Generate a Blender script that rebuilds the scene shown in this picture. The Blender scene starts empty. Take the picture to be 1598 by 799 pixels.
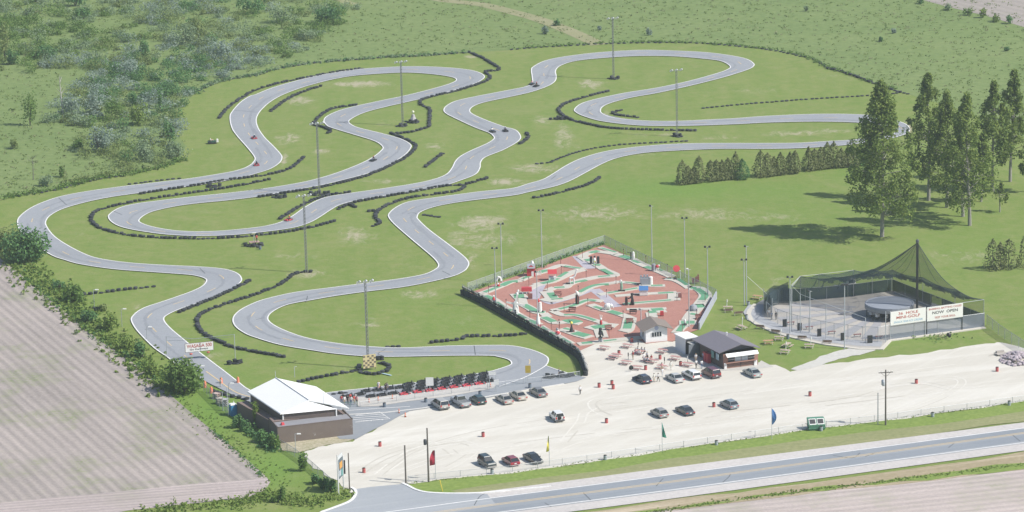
import bpy, bmesh, math, random
import numpy as np
from mathutils import Vector, Matrix
from mathutils.geometry import tessellate_polygon
R = math.radians
SC = bpy.context.scene
COL = SC.collection
rnd = random.Random(7)

# ---------------------------------------------------------------- camera
TH = R(14.5); ROLL = R(-1.4); F = 1400.0 / math.tan(TH); CX, CY = 799.0, 399.5
ZC607 = F / 8.4
HC = ZC607 * (math.sin(TH) + (207 / F) * math.cos(TH))
CM = Matrix.Rotation(math.pi / 2 - TH, 3, 'X') @ Matrix.Rotation(ROLL, 3, 'Z')
CMI = CM.transposed()
CP = Vector((0, 0, HC))
def G(p, z=0.0):
    """photo point -> the place on the level z it shows"""
    d = CM @ Vector(((p[0] - CX) / F, -(p[1] - CY) / F, -1))
    t = (z - HC) / d.z
    return CP + d * t
def PX(w):
    c = CMI @ (Vector(w) - CP)
    return (CX + F * c.x / -c.z, CY - F * c.y / -c.z, -c.z)
def ZT(base, ytop):
    """height of an upright thing standing at photo point base whose top shows at row ytop"""
    w = G(base); lo, hi = 0.0, 80.0
    for _ in range(40):
        m = (lo + hi) / 2
        if PX((w.x, w.y, m))[1] > ytop: lo = m
        else: hi = m
    return lo
def PPM(p): return F / PX(G(p))[2]
def DIR(a, b):
    v = G(b) - G(a); return math.atan2(v.y, v.x)
cam = bpy.data.cameras.new('camera'); co = bpy.data.objects.new('camera', cam); COL.objects.link(co)
co.location = CP; co.rotation_mode = 'QUATERNION'; co.rotation_quaternion = CM.to_quaternion()
cam.sensor_width = 36; cam.lens = F * 36 / 1598; cam.clip_start = 1; cam.clip_end = 20000
SC.camera = co

# ---------------------------------------------------------------- light
SUN_EL = R(46); SUN_AZ = R(-19)
sv = Vector((math.cos(SUN_AZ) * math.cos(SUN_EL), math.sin(SUN_AZ) * math.cos(SUN_EL), math.sin(SUN_EL)))
sl = bpy.data.lights.new('sun', 'SUN'); sl.energy = 4.2; sl.angle = R(0.5); sl.color = (1, .955, .88)
so = bpy.data.objects.new('sun', sl); COL.objects.link(so); so.location = (200, 0, 300)
so.rotation_mode = 'QUATERNION'; so.rotation_quaternion = sv.to_track_quat('Z', 'Y')
wd = bpy.data.worlds.new('World'); SC.world = wd; wd.use_nodes = True
nt = wd.node_tree; bg = nt.nodes['Background']
sk = nt.nodes.new('ShaderNodeTexSky'); sk.sky_type = 'NISHITA'; sk.sun_disc = False
sk.sun_elevation = SUN_EL; sk.sun_rotation = math.atan2(sv.x, sv.y); sk.dust_density = 1.2
nt.links.new(sk.outputs[0], bg.inputs[0]); bg.inputs[1].default_value = 0.10
SC.view_settings.view_transform = 'Standard'; SC.view_settings.look = 'None'
SC.view_settings.exposure = EXPO = 0.40; SC.view_settings.gamma = 1
SC.cycles.max_bounces = 5; SC.cycles.transparent_max_bounces = 16

# ---------------------------------------------------------------- materials
def newmat(name):
    m = bpy.data.materials.new(name); m.use_nodes = True
    return m, m.node_tree.nodes, m.node_tree.links, m.node_tree.nodes['Principled BSDF']
def c4(c): return (c[0], c[1], c[2], 1)
def sc(c, k): return tuple(min(1, x * k) for x in c[:3])
def noise(N, L, co, scale, detail=3, rough=.6, dist=0):
    n = N.new('ShaderNodeTexNoise'); n.inputs['Scale'].default_value = scale; n.inputs['Detail'].default_value = detail
    n.inputs['Roughness'].default_value = rough; n.inputs['Distortion'].default_value = dist
    L.new(co, n.inputs['Vector']); return n.outputs['Fac']
def ramp(N, L, fac, stops):
    r = N.new('ShaderNodeValToRGB'); e = r.color_ramp.elements
    while len(e) < len(stops): e.new(.5)
    for k, (p, c) in enumerate(stops): e[k].position = p; e[k].color = c4(c) if not isinstance(c, (int, float)) else (c, c, c, 1)
    L.new(fac, r.inputs[0]); return r.outputs[0]
def mix(N, L, fac, a, b, mode='MIX'):
    m = N.new('ShaderNodeMix'); m.data_type = 'RGBA'; m.blend_type = mode
    for s, v in ((m.inputs[0], fac), (m.inputs[6], a), (m.inputs[7], b)):
        if isinstance(v, (int, float)): s.default_value = v
        elif isinstance(v, tuple): s.default_value = c4(v)
        else: L.new(v, s)
    return m.outputs[2]
def attr(N, name):
    a = N.new('ShaderNodeAttribute'); a.attribute_name = name; return a
def ocoord(N, kind='Object'):
    return N.new('ShaderNodeTexCoord').outputs[kind]
def gcoord(N): return N.new('ShaderNodeNewGeometry').outputs['Position']
def bump(N, L, h, p, strength=.3, dist=.05):
    b = N.new('ShaderNodeBump'); b.inputs['Strength'].default_value = strength; b.inputs['Distance'].default_value = dist
    L.new(h, b.inputs['Height']); L.new(b.outputs[0], p.inputs['Normal'])
MC = {}
def plain(name, col, rough=.6, var=.12, scale=3.0, metal=0, spec=.5, coat=0):
    """paint, plastic, metal, cloth: base colour with a little noise of its own"""
    if name in MC: return MC[name]
    m, N, L, p = newmat(name)
    f = noise(N, L, ocoord(N), scale, 4)
    L.new(mix(N, L, f, sc(col, 1 - var), sc(col, 1 + var)), p.inputs['Base Color'])
    p.inputs['Roughness'].default_value = rough; p.inputs['Metallic'].default_value = metal
    p.inputs['Specular IOR Level'].default_value = spec; p.inputs['Coat Weight'].default_value = coat
    MC[name] = m; return m
def surface(name, c, scales=((.02, .5), (.15, .35), (1.3, .3)), rough=.9, bmp=.2):
    """ground surfaces: three scales of noise over base colour; c=(dark, mid, light)"""
    m, N, L, p = newmat(name); g = gcoord(N)
    a = noise(N, L, g, scales[0][0], 4); b = noise(N, L, g, scales[1][0], 5); d = noise(N, L, g, scales[2][0], 3)
    col = ramp(N, L, a, [(.3, c[0]), (.5, c[1]), (.72, c[2])])
    col = mix(N, L, scales[1][1], col, ramp(N, L, b, [(.3, c[0]), (.55, c[1]), (.75, c[2])]))
    col = mix(N, L, scales[2][1], col, ramp(N, L, d, [(.25, sc(c[0], .8)), (.5, c[1]), (.75, sc(c[2], 1.15))]))
    L.new(col, p.inputs['Base Color']); p.inputs['Roughness'].default_value = rough; p.inputs['Specular IOR Level'].default_value = .2
    bump(N, L, d, p, bmp, .1); return m
def foliage(name, cols, trans=.25, scale=.35):
    m, N, L, p = newmat(name); g = gcoord(N)
    geo = N.new('ShaderNodeNewGeometry')
    base = ramp(N, L, geo.outputs['Random Per Island'], [(0, cols[0]), (.5, cols[1]), (1, cols[2])])
    n = noise(N, L, g, scale, 3)
    base = mix(N, L, .35, base, ramp(N, L, n, [(.3, cols[0]), (.7, cols[2])]))
    L.new(base, p.inputs['Base Color']); p.inputs['Roughness'].default_value = .65; p.inputs['Specular IOR Level'].default_value = .25
    t = N.new('ShaderNodeBsdfTranslucent'); L.new(base, t.inputs[0])
    ms = N.new('ShaderNodeMixShader'); ms.inputs[0].default_value = trans
    L.new(p.outputs[0], ms.inputs[1]); L.new(t.outputs[0], ms.inputs[2])
    L.new(ms.outputs[0], N['Material Output'].inputs[0]); return m
def sheer(name, col, alpha, rough=.6):
    """woven or wire mesh much finer than the eye resolves from here: part cover, part gap"""
    m, N, L, p = newmat(name)
    L.new(mix(N, L, noise(N, L, gcoord(N), .8, 3), sc(col, .85), sc(col, 1.15)), p.inputs['Base Color'])
    p.inputs['Roughness'].default_value = rough
    w = noise(N, L, gcoord(N), .5, 2)
    mp = N.new('ShaderNodeMapRange'); mp.inputs[3].default_value = max(0, alpha - .07); mp.inputs[4].default_value = min(1, alpha + .07)
    L.new(w, mp.inputs[0]); L.new(mp.outputs[0], p.inputs['Alpha']); return m

# ---------------------------------------------------------------- mesh builder
class MB:
    def __init__(s): s.v = []; s.f = []; s.m = []; s.k = 0
    def add(s, vs, fs):
        b = len(s.v); s.v += [tuple(x) for x in vs]
        for f in fs: s.f.append(tuple(b + i for i in f)); s.m.append(s.k)
        return s
    def mat(s, k): s.k = k; return s
    def box(s, c, d, rz=0, taper=(1, 1), M=None):
        x, y, z = d[0] / 2, d[1] / 2, d[2] / 2; cr, sr = math.cos(rz), math.sin(rz); vs = []
        for k, (a, b) in ((-1, (1, 1)), (1, taper)):
            for (i, j) in ((-1, -1), (1, -1), (1, 1), (-1, 1)):
                px, py = i * x * a, j * y * b
                v = Vector((c[0] + px * cr - py * sr, c[1] + px * sr + py * cr, c[2] + k * z))
                vs.append(M @ v if M else v)
        return s.add(vs, [(3, 2, 1, 0), (4, 5, 6, 7), (0, 1, 5, 4), (1, 2, 6, 5), (2, 3, 7, 6), (3, 0, 4, 7)])
    def tube(s, pts, r, n=6, r2=None, cap=True):
        pts = [Vector(p) for p in pts]; rings = []
        for i, p in enumerate(pts):
            d = (pts[min(i + 1, len(pts) - 1)] - pts[max(i - 1, 0)])
            d = d.normalized() if d.length > 1e-9 else Vector((0, 0, 1))
            u = d.cross(Vector((0, 0, 1)))
            if u.length < 1e-3: u = d.cross(Vector((1, 0, 0)))
            u.normalize(); w = d.cross(u)
            rr = r if r2 is None else r + (r2 - r) * i / (len(pts) - 1)
            rings.append([p + (u * math.cos(2 * math.pi * k / n) + w * math.sin(2 * math.pi * k / n)) * rr for k in range(n)])
        vs = [v for q in rings for v in q]; fs = []
        for i in range(len(pts) - 1):
            for k in range(n):
                a = i * n + k; b = i * n + (k + 1) % n; fs.append((a, b, b + n, a + n))
        if cap: fs.append(tuple(range(n - 1, -1, -1))); fs.append(tuple((len(pts) - 1) * n + k for k in range(n)))
        return s.add(vs, fs)
    def lathe(s, prof, c=(0, 0, 0), n=12, sx=1, sy=1, M=None):
        vs = []; fs = []
        for (r, z) in prof:
            for k in range(n):
                a = 2 * math.pi * k / n
                v = Vector((c[0] + r * math.cos(a) * sx, c[1] + r * math.sin(a) * sy, c[2] + z)); vs.append(M @ v if M else v)
        for i in range(len(prof) - 1):
            for k in range(n):
                a = i * n + k; b = i * n + (k + 1) % n; fs.append((a, b, b + n, a + n))
        if prof[0][0] > 1e-6: fs.append(tuple(range(n - 1, -1, -1)))
        if prof[-1][0] > 1e-6: fs.append(tuple((len(prof) - 1) * n + k for k in range(n)))
        return s.add(vs, fs)
    def ball(s, c, r, n=10):
        if isinstance(r, (int, float)): r = (r, r, r)
        pr = [(math.sin(math.pi * i / 6), -math.cos(math.pi * i / 6)) for i in range(7)]
        vs = []; b = MB().lathe(pr, n=n)
        return s.add([(c[0] + v[0] * r[0], c[1] + v[1] * r[1], c[2] + v[2] * r[2]) for v in b.v], b.f)
    def poly(s, pts, z=None):
        pts = [Vector((p[0], p[1], p[2] if z is None else z)) for p in pts]
        tri = tessellate_polygon([pts]); vs = pts; fs = []
        for t in tri:
            a, b, c = (vs[i] for i in t)
            fs.append(t if (b - a).cross(c - a).z > 0 else (t[2], t[1], t[0]))
        return s.add(vs, fs)
    def prism(s, pts, z0, z1):
        n = len(pts); ar = sum(pts[i][0] * pts[(i + 1) % n][1] - pts[(i + 1) % n][0] * pts[i][1] for i in range(n))
        if ar < 0: pts = pts[::-1]
        s.poly(pts, z1)
        vs = [(p[0], p[1], z0) for p in pts] + [(p[0], p[1], z1) for p in pts]
        return s.add(vs, [(i, (i + 1) % n, n + (i + 1) % n, n + i) for i in range(n)])
    def ribbon(s, pts, w, z=0.0, closed=False, z0=None):
        """flat strip of width w along pts (world); z0 gives it sides down to z0"""
        pts = [Vector((p[0], p[1], 0)) for p in pts]; n = len(pts); Lf, Rt = [], []
        for i in range(n):
            a = pts[(i - 1) % n] if closed or i else pts[i]; b = pts[(i + 1) % n] if closed or i < n - 1 else pts[i]
            d = (b - a); d = d.normalized() if d.length > 1e-9 else Vector((1, 0, 0)); q = Vector((-d.y, d.x, 0))
            ww = w[i] if isinstance(w, (list, tuple)) else w
            Lf.append(pts[i] + q * ww / 2); Rt.append(pts[i] - q * ww / 2)
        vs = [(p.x, p.y, z) for p in Lf] + [(p.x, p.y, z) for p in Rt]; fs = []
        m = n if closed else n - 1
        for i in range(m):
            j = (i + 1) % n; fs.append((n + i, n + j, j, i))
        if z0 is not None:
            vs += [(p.x, p.y, z0) for p in Lf] + [(p.x, p.y, z0) for p in Rt]
            for i in range(m):
                j = (i + 1) % n; fs += [(i, j, 2 * n + j, 2 * n + i), (3 * n + i, 3 * n + j, n + j, n + i)]
            if not closed: fs += [(0, 2 * n, 3 * n, n), (n - 1, 2 * n - 1, 4 * n - 1, 3 * n - 1)]
        return s.add(vs, fs)
    def leaves(s, c, r, n, size, rg, inner=.55, squash=1.0):
        """n leaf clumps (bent quads) through an ellipsoid, denser towards its outside"""
        for _ in range(n):
            while True:
                d = Vector((rg.gauss(0, 1), rg.gauss(0, 1), rg.gauss(0, 1)))
                if d.length > .05: break
            d.normalize(); t = inner + (1 - inner) * rg.random() ** .6
            if rg.random() < .12: t *= 1.12
            p = Vector((c[0] + d.x * r[0] * t, c[1] + d.y * r[1] * t, c[2] + d.z * r[2] * t))
            s.leaf(p, d, size * rg.uniform(.6, 1.35), rg)
        return s
    def leaf(s, p, d, sz, rg):
        nrm = (d * .8 + Vector((rg.uniform(-1, 1), rg.uniform(-1, 1), rg.uniform(-.4, 1.2)))).normalized()
        u = nrm.cross(Vector((rg.uniform(-1, 1), rg.uniform(-1, 1), rg.uniform(-1, 1))))
        if u.length < .05: u = nrm.orthogonal()
        u.normalize(); w = nrm.cross(u); a = sz * .5; b = sz * .36; h = nrm * sz * .12
        s.add([p - u * a, p - w * b + h, p + u * a, p + w * b + h], [(0, 1, 2, 3)])
    def build(s, name, mats, parent=None, loc=None, smooth=False, rz=None):
        me = bpy.data.meshes.new(name); me.from_pydata(s.v, [], s.f)
        for m in (mats if isinstance(mats, (list, tuple)) else [mats]): me.materials.append(m)
        if any(s.m): me.polygons.foreach_set('material_index', s.m)
        if smooth: me.polygons.foreach_set('use_smooth', [True] * len(s.f))
        me.update(); o = bpy.data.objects.new(name, me); COL.objects.link(o)
        if parent: o.parent = parent
        if loc is not None: o.location = loc
        if rz is not None: o.rotation_euler.z = rz
        return o
def tag(o, label=None, cat=None, group=None, kind=None):
    if label: o['label'] = label
    if cat: o['category'] = cat
    if group: o['group'] = group
    if kind: o['kind'] = kind
    return o
def thing(name, label, cat, loc=(0, 0, 0), rz=0, group=None):
    o = bpy.data.objects.new(name, None); COL.objects.link(o); o.location = loc; o.rotation_euler = (0, 0, rz)
    o.empty_display_size = .2
    return tag(o, label, cat, group)
KIDS = {}
def copy_tree(o, parent=None, kids=None):
    c = o.copy(); COL.objects.link(c)
    if parent: c.parent = parent
    for ch in list(o.children): copy_tree(ch, c)
    return c
def put(o, loc, rz, label, group=None):
    o.location = loc; o.rotation_euler = (0, 0, rz); o['label'] = label
    if group: o['group'] = group
    return o
def spline(P, per=8, closed=False):
    """Catmull-Rom through P"""
    P = [Vector((p[0], p[1], 0)) for p in P]; n = len(P); out = []
    for i in range(n if closed else n - 1):
        if closed: p0, p1, p2, p3 = P[i - 1], P[i], P[(i + 1) % n], P[(i + 2) % n]
        else: p0, p1, p2, p3 = P[max(i - 1, 0)], P[i], P[i + 1], P[min(i + 2, n - 1)]
        for k in range(per):
            t = k / per
            out.append(.5 * ((2 * p1) + (p2 - p0) * t + (2 * p0 - 5 * p1 + 4 * p2 - p3) * t * t + (3 * p1 - p0 - 3 * p2 + p3) * t ** 3))
    if not closed: out.append(P[-1])
    return out
def GS(pts, per=8, closed=False): return spline([G(p) for p in pts], per, closed)
def resample(pts, step):
    out = [pts[0].copy()]; acc = 0.0
    for a, b in zip(pts, pts[1:]):
        L = (b - a).length
        if L < 1e-9: continue
        t = step - acc
        while t <= L: out.append(a + (b - a) * (t / L)); t += step
        acc = (acc + L) % step if True else 0
    return out
def struct(o): o['kind'] = 'structure'; return o
# ================================================================ the ground
# colours (base, sunlit values come from the light)
GRASS = ((.150, .215, .062), (.190, .250, .078), (.240, .280, .105))
DIRT = ((.36, .30, .235), (.45, .375, .30), (.55, .475, .395))
# dirt worn into the turf: photo centre, radii in photo px, amount
WEAR = [(560,131,48,5,.75),(468,157,24,7,.6),(448,216,22,10,.55),(502,236,12,5,.6),(480,428,34,8,.5),(575,452,1,1,0),
 (655,459,34,7,.5),(580,500,22,6,.35),(752,347,40,10,.8),(775,372,40,12,.45),(556,367,30,14,.55),(735,405,6,13,.9),(443,249,5,12,.7),
 (835,262,40,9,.55),(790,284,30,6,.7),(880,212,16,24,.5),(925,131,20,8,.6),(848,187,18,8,.45),(930,333,90,16,.45),(1100,335,120,12,.35),
 (1240,208,50,5,.5),(1300,204,30,4,.5),(735,89,14,3,.5),(1417,200,7,14,.95),(600,283,40,5,.4),(680,140,1,1,0),(320,441,6,8,.6),(215,485,5,20,.4),
 (680,228,20,8,.4),(1190,340,80,10,.3),(860,370,60,10,.25),(945,178,8,8,.4),(1030,210,50,5,.3),(640,415,30,10,.2),(400,225,1,1,0),(330,555,30,12,.3),
 (430,100,60,5,.3),(900,232,30,8,.25),(1180,142,60,8,.25),(1290,120,70,8,.22),(135,365,40,12,.2),(720,500,40,12,.2),(575,508,30,6,.4),(400,610,40,8,.2),(690,540,60,8,.2),
 (530,575,60,10,.2),(1500,400,70,14,.3),(1230,440,50,12,.3),(1400,340,60,10,.2),(1120,215,60,6,.3),(995,240,50,7,.25),(300,330,80,6,.2),(735,372,60,26,.35),
 (470,692,80,10,.7),(1470,522,14,5,.8),(1485,515,12,4,.7),(520,560,60,8,.15),(600,190,30,12,.2),(640,350,1,1,0),(460,400,60,12,.25)]
LUSH = [(1060,296,130,18,.9),(1200,300,90,22,.6),(1330,270,60,20,.5),(1260,330,100,30,.35),(560,170,60,20,.2),(700,500,60,20,.35),(120,480,60,30,.3),(1500,380,90,50,.3),(640,470,60,16,.25),
 (900,180,60,30,.2),(330,640,60,60,1.0),(420,730,70,40,1.0),(300,620,60,40,.8),(700,345,60,20,.2),(350,540,40,20,.3),(810,560,60,20,.4),(1430,530,90,12,.3),(1260,540,50,20,.5)]
def axis(lo, hi, step, far):
    a = [lo]
    while a[-1] < hi: a.append(a[-1] + step)
    pre = []; x = lo; st = step
    while x > -far: st *= 1.7; x -= st; pre.append(x)
    post = []; x = a[-1]; st = step
    while x < far: st *= 1.7; x += st; post.append(x)
    return np.array(pre[::-1] + a + post)
ya = G((799, 815)).y; yb = G((799, -20)).y; xw = max(abs(G((-20, 0)).x), abs(G((1620, 0)).x))
xs = axis(-xw, xw, 1.4, 9000); ys = axis(ya - 12, yb + 60, 2.0, 12000)
X, Y = np.meshgrid(xs, ys); nx, ny = len(xs), len(ys)
co3 = np.stack([X.ravel(), Y.ravel(), np.zeros(nx * ny)], 1)
me = bpy.data.meshes.new('ground'); idx = np.arange(nx * ny).reshape(ny, nx)
fq = np.stack([idx[:-1, :-1].ravel(), idx[:-1, 1:].ravel(), idx[1:, 1:].ravel(), idx[1:, :-1].ravel()], 1)
me.from_pydata(co3.tolist(), [], fq.tolist())
Minv = np.array([list(r) for r in CMI]); rel = co3 - np.array(CP); cc = rel @ Minv.T
dz = np.where(-cc[:, 2] < 1, 1e9, -cc[:, 2]); PXX = CX + F * cc[:, 0] / dz; PYY = CY - F * cc[:, 1] / dz
def field(blobs):
    w = np.zeros(len(co3))
    for (x, y, rx, ry, a) in blobs:
        if a > 0: w = np.maximum(w, a * np.exp(-((PXX - x) / rx) ** 2 - ((PYY - y) / ry) ** 2))
    return w
for nm, bl in (('wear', WEAR), ('lush', LUSH)):
    at = me.attributes.new(nm, 'FLOAT', 'POINT'); at.data.foreach_set('value', field(bl).astype(np.float32))
m, N, L, p = newmat('mown_turf'); g = gcoord(N)
a = noise(N, L, g, .018, 4, .6, .5); b = noise(N, L, g, .11, 5, .65); d = noise(N, L, g, .9, 4, .7); e = noise(N, L, g, 3.0, 2)
col = ramp(N, L, a, [(.32, GRASS[0]), (.5, GRASS[1]), (.70, GRASS[2])])
col = mix(N, L, .45, col, ramp(N, L, b, [(.32, (.135,.205,.055)), (.5, (.19,.25,.08)), (.72, (.27,.275,.125))]))
col = mix(N, L, .35, col, ramp(N, L, d, [(.25, (.10,.16,.04)), (.5, (.19,.25,.078)), (.78, (.27,.31,.12))]))
mp = N.new('ShaderNodeMapping'); mp.inputs['Rotation'].default_value = (0, 0, R(78)); mp.inputs['Scale'].default_value = (.055, .008, .02); L.new(g, mp.inputs[0])
st = noise(N, L, mp.outputs[0], 3.2, 4, .6)
col = mix(N, L, .36, col, ramp(N, L, st, [(.38, (.14,.22,.05)), (.60, (.28,.295,.125))]))
mo = noise(N, L, g, .33, 6, .75, .4); col = mix(N, L, .54, col, ramp(N, L, mo, [(.30, (.12,.20,.045)), (.46, (.18,.25,.07)), (.58, (.24,.265,.11)), (.74, (.33,.31,.19))]))
pt = noise(N, L, g, .045, 6, .72, 1.0); col = mix(N, L, ramp(N, L, pt, [(.55, 0.0), (.72, .5)]), col, (.31, .295, .165))
col = mix(N, L, .18, col, mix(N, L, e, (.10, .16, .03), (.30, .33, .12))); col = mix(N, L, 1.0, col, (.88, .91, .76), 'MULTIPLY')
la = attr(N, 'lush'); lm = N.new('ShaderNodeMath'); lm.operation = 'MULTIPLY'; L.new(la.outputs['Fac'], lm.inputs[0]); lm.inputs[1].default_value = .8
col = mix(N, L, lm.outputs[0], col, mix(N, L, d, (.10, .20, .035), (.17, .28, .055)))
wa = attr(N, 'wear'); wn = N.new('ShaderNodeMath'); wn.operation = 'MULTIPLY_ADD'
wmp = N.new('ShaderNodeMapping'); wmp.inputs['Scale'].default_value = (.6, .35, 1); L.new(g, wmp.inputs[0]); L.new(noise(N, L, wmp.outputs[0], .6, 8, .8, .8), wn.inputs[0]); wn.inputs[1].default_value = 3.0; wn.inputs[2].default_value = -1.62
w2 = N.new('ShaderNodeMath'); w2.operation = 'ADD'; L.new(wn.outputs[0], w2.inputs[0]); L.new(wa.outputs['Fac'], w2.inputs[1])
wr = ramp(N, L, w2.outputs[0], [(.10, 0.0), (.62, .66)])
w3 = N.new('ShaderNodeMath'); w3.operation = 'MULTIPLY'; L.new(wr, w3.inputs[0]); L.new(ramp(N, L, wa.outputs['Fac'], [(.08, 0.0), (.30, 1.0)]), w3.inputs[1])
col = mix(N, L, w3.outputs[0], col, mix(N, L, e, DIRT[0], DIRT[2]))
L.new(col, p.inputs['Base Color']); p.inputs['Roughness'].default_value = .95; p.inputs['Specular IOR Level'].default_value = .15
bump(N, L, d, p, .5, .2); M_TURF = m
me.materials.append(m); o = bpy.data.objects.new('ground', me); COL.objects.link(o); struct(o)

def rough_edge(pts, amp, per=6, closed=True, rg=rnd):
    q = GS(pts, per, closed); return [Vector((v.x + rg.uniform(-amp, amp), v.y + rg.uniform(-amp, amp) * 1.6, 0)) for v in q]
def sheet(name, pts, mat, z, amp=0, per=1, smooth=True):
    q = rough_edge(pts, amp, per) if per > 1 else [G(p) for p in pts]
    return struct(MB().poly(q, z).build(name, mat))
# overgrown meadow beyond the perimeter tyres
PERIM = [(-900,440),(-300,370),(-20,313),(40,305),(80,296),(150,280),(200,273),(250,262),(282,249),(290,228),(268,198),(285,165),(305,145),(340,129),(400,117.5),(420,111),(462,102.5),(500,97.5),(550,94),(612,89),(650,88),(700,84.5),(732,82),(800,78),(837,74.5),(900,71),(937,69),(1025,67),(1087,67.5),(1150,72.5),(1199,78),(1248,87.5),(1273,94),(1293,107.5),(1318,114),(1360,129),(1398,142.5),(1418,147.5),(1480,165),(1560,195),(1640,235),(1900,330),(2500,420)]
MEADOW = surface('meadow_grass', ((.120,.180,.060), (.160,.220,.075), (.210,.252,.105)), ((.022, .5), (.09, .45), (.55, .45)), .95, .5)
mw = [G(p) for p in PERIM]; far = [Vector((3000, 6000, 0)), Vector((-3000, 6000, 0))]
struct(MB().poly([Vector((v.x, v.y, 0)) for v in mw] + far, .02).build('meadow', MEADOW))
# bare fields
M_SOIL = None
def ploughed(name, ang, dark, light, freq, green=.25, curve=0):
    m, N, L, p = newmat(name); g = gcoord(N)
    mp = N.new('ShaderNodeMapping'); mp.inputs['Rotation'].default_value = (0, 0, -ang); L.new(g, mp.inputs[0])
    wv = N.new('ShaderNodeTexWave'); wv.wave_type = 'BANDS'; wv.bands_direction = 'Y'; wv.inputs['Scale'].default_value = freq
    wv.inputs['Distortion'].default_value = .5; wv.inputs['Detail'].default_value = 3; wv.inputs['Detail Scale'].default_value = .35; L.new(mp.outputs[0], wv.inputs[0])
    m2 = N.new('ShaderNodeMapping'); m2.inputs['Scale'].default_value = (.016, .42, 1); L.new(mp.outputs[0], m2.inputs[0])
    st = noise(N, L, m2.outputs[0], 1.0, 6, .8)
    a = noise(N, L, g, .03, 4); d = noise(N, L, g, 1.4, 4, .75)
    w2 = N.new('ShaderNodeTexWave'); w2.wave_type = 'BANDS'; w2.bands_direction = 'Y'; w2.inputs['Scale'].default_value = freq * .43; w2.inputs['Distortion'].default_value = 2.2; w2.inputs['Detail'].default_value = 4; w2.inputs['Detail Scale'].default_value = .12; L.new(mp.outputs[0], w2.inputs[0])
    col = mix(N, L, .46, mix(N, L, .5, dark, light), mix(N, L, wv.outputs['Fac'], dark, light)); col = mix(N, L, .30, col, mix(N, L, w2.outputs['Fac'], sc(dark, .9), light))
    col = mix(N, L, .62, col, ramp(N, L, st, [(.36, sc(dark, .82)), (.5, sc(dark, 1.15)), (.64, sc(light, 1.08))]))
    col = mix(N, L, .4, col, ramp(N, L, a, [(.35, dark), (.65, light)]))
    col = mix(N, L, .35, col, ramp(N, L, d, [(.3, sc(dark, .75)), (.7, sc(light, 1.1))]))
    gm = N.new('ShaderNodeMath'); gm.operation = 'MULTIPLY'; L.new(ramp(N, L, noise(N, L, g, .07, 5, .7), [(.50, 0.0), (.68, green)]), gm.inputs[0]); L.new(ramp(N, L, d, [(.4, 0.0), (.6, 1.0)]), gm.inputs[1])
    col = mix(N, L, gm.outputs[0], col, (.16, .22, .07))
    L.new(col, p.inputs['Base Color']); p.inputs['Roughness'].default_value = .95; p.inputs['Specular IOR Level'].default_value = .1
    hh_ = N.new('ShaderNodeMath'); hh_.operation = 'MULTIPLY_ADD'; L.new(wv.outputs['Fac'], hh_.inputs[0]); hh_.inputs[1].default_value = .9; L.new(st, hh_.inputs[2]); bump(N, L, hh_.outputs[0], p, .62, .2); return m
aF = DIR((20, 422), (400, 722))
FIELD = ploughed('ploughed_soil', aF, (.25,.225,.21), (.445,.39,.365), .165, .85)
FIELD2 = ploughed('headland_soil', DIR((0, 775), (380, 745)), (.33,.285,.275), (.49,.425,.41), .22, .2)
sheet('ploughed_field', [(-700,380),(-200,360),(-60,375),(0,403),(25,422),(52,447),(87,475),(125,507),(160,535),(190,553),(215,572),(245,597),(270,620),(300,646),(347,685),(399,729),(412,741),(395,750),(300,757),(150,772),(0,786),(-300,810),(-900,850),(-1400,700)], FIELD, .03)
sheet('headland', [(-900,850),(-300,809),(0,785),(150,771),(300,756),(395,749),(412,741),(422,752),(414,765),(385,777),(300,786),(200,797),(120,812),(-100,850),(-900,980)], FIELD2, .05)
SOIL = ploughed('pale_soil', DIR((1000, 799), (1598, 735)), (.38,.33,.31), (.53,.465,.435), .14, .6)
sheet('soil_field', [(985,803),(1060,794),(1150,782),(1240,772),(1330,762),(1450,750),(1598,733),(1900,700),(2400,640),(2600,1100),(900,1100)], SOIL, .05)
FARF = ploughed('far_soil', DIR((1440, 0), (1598, 40)), (.28,.25,.225), (.36,.325,.30), .08, .2)
sheet('far_field', [(1425,-4),(1480,11),(1540,25),(1600,43),(1900,120),(2600,60),(2000,-120),(1300,-60)], FARF, .05)
PATHM = surface('dirt_path', ((.21,.23,.11), (.27,.265,.145), (.34,.31,.20)), ((.05, .5), (.3, .4), (1.5, .3)))
def path(name, pts, w, mat, z, z0=None): return struct(MB().ribbon(GS(pts, 8), w, z, z0=z0).build(name, mat))
path('dirt_track', [(640,-12),(690,0),(750,7),(800,19),(840,30),(880,45),(910,58),(935,70)], 5, PATHM, .05)
path('faint_track', [(505,-8),(530,-1),(545,5),(560,6)], 3.5, surface('faint_track', ((.20,.24,.10),(.26,.27,.13),(.33,.30,.18))), .05)
# gravel car park
GRAVEL = surface('limestone_gravel', ((.50,.475,.42), (.59,.565,.505), (.66,.64,.585)), ((.035, .55), (.16, .4), (1.1, .2)), .95, .1)
def streak(m, ang, k, dark, light, sx=.012, sy=.16):
    N, L = m.node_tree.nodes, m.node_tree.links; p = N['Principled BSDF']; src = p.inputs['Base Color'].links[0].from_socket; g = gcoord(N)
    mp = N.new('ShaderNodeMapping'); mp.inputs['Rotation'].default_value = (0, 0, -ang); L.new(g, mp.inputs[0]); m2 = N.new('ShaderNodeMapping'); m2.inputs['Scale'].default_value = (sx, sy, 1); L.new(mp.outputs[0], m2.inputs[0])
    L.new(mix(N, L, k, src, ramp(N, L, noise(N, L, m2.outputs[0], 1.0, 6, .7, .8), [(.34, dark), (.5, sc(dark, 1.1)), (.66, light)])), p.inputs['Base Color'])
streak(GRAVEL, DIR((700, 690), (1500, 600)), .5, (.47, .45, .40), (.68, .665, .62)); streak(GRAVEL, DIR((900, 660), (1000, 620)), .3, (.50, .475, .42), (.66, .64, .59), .03, .4)
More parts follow.
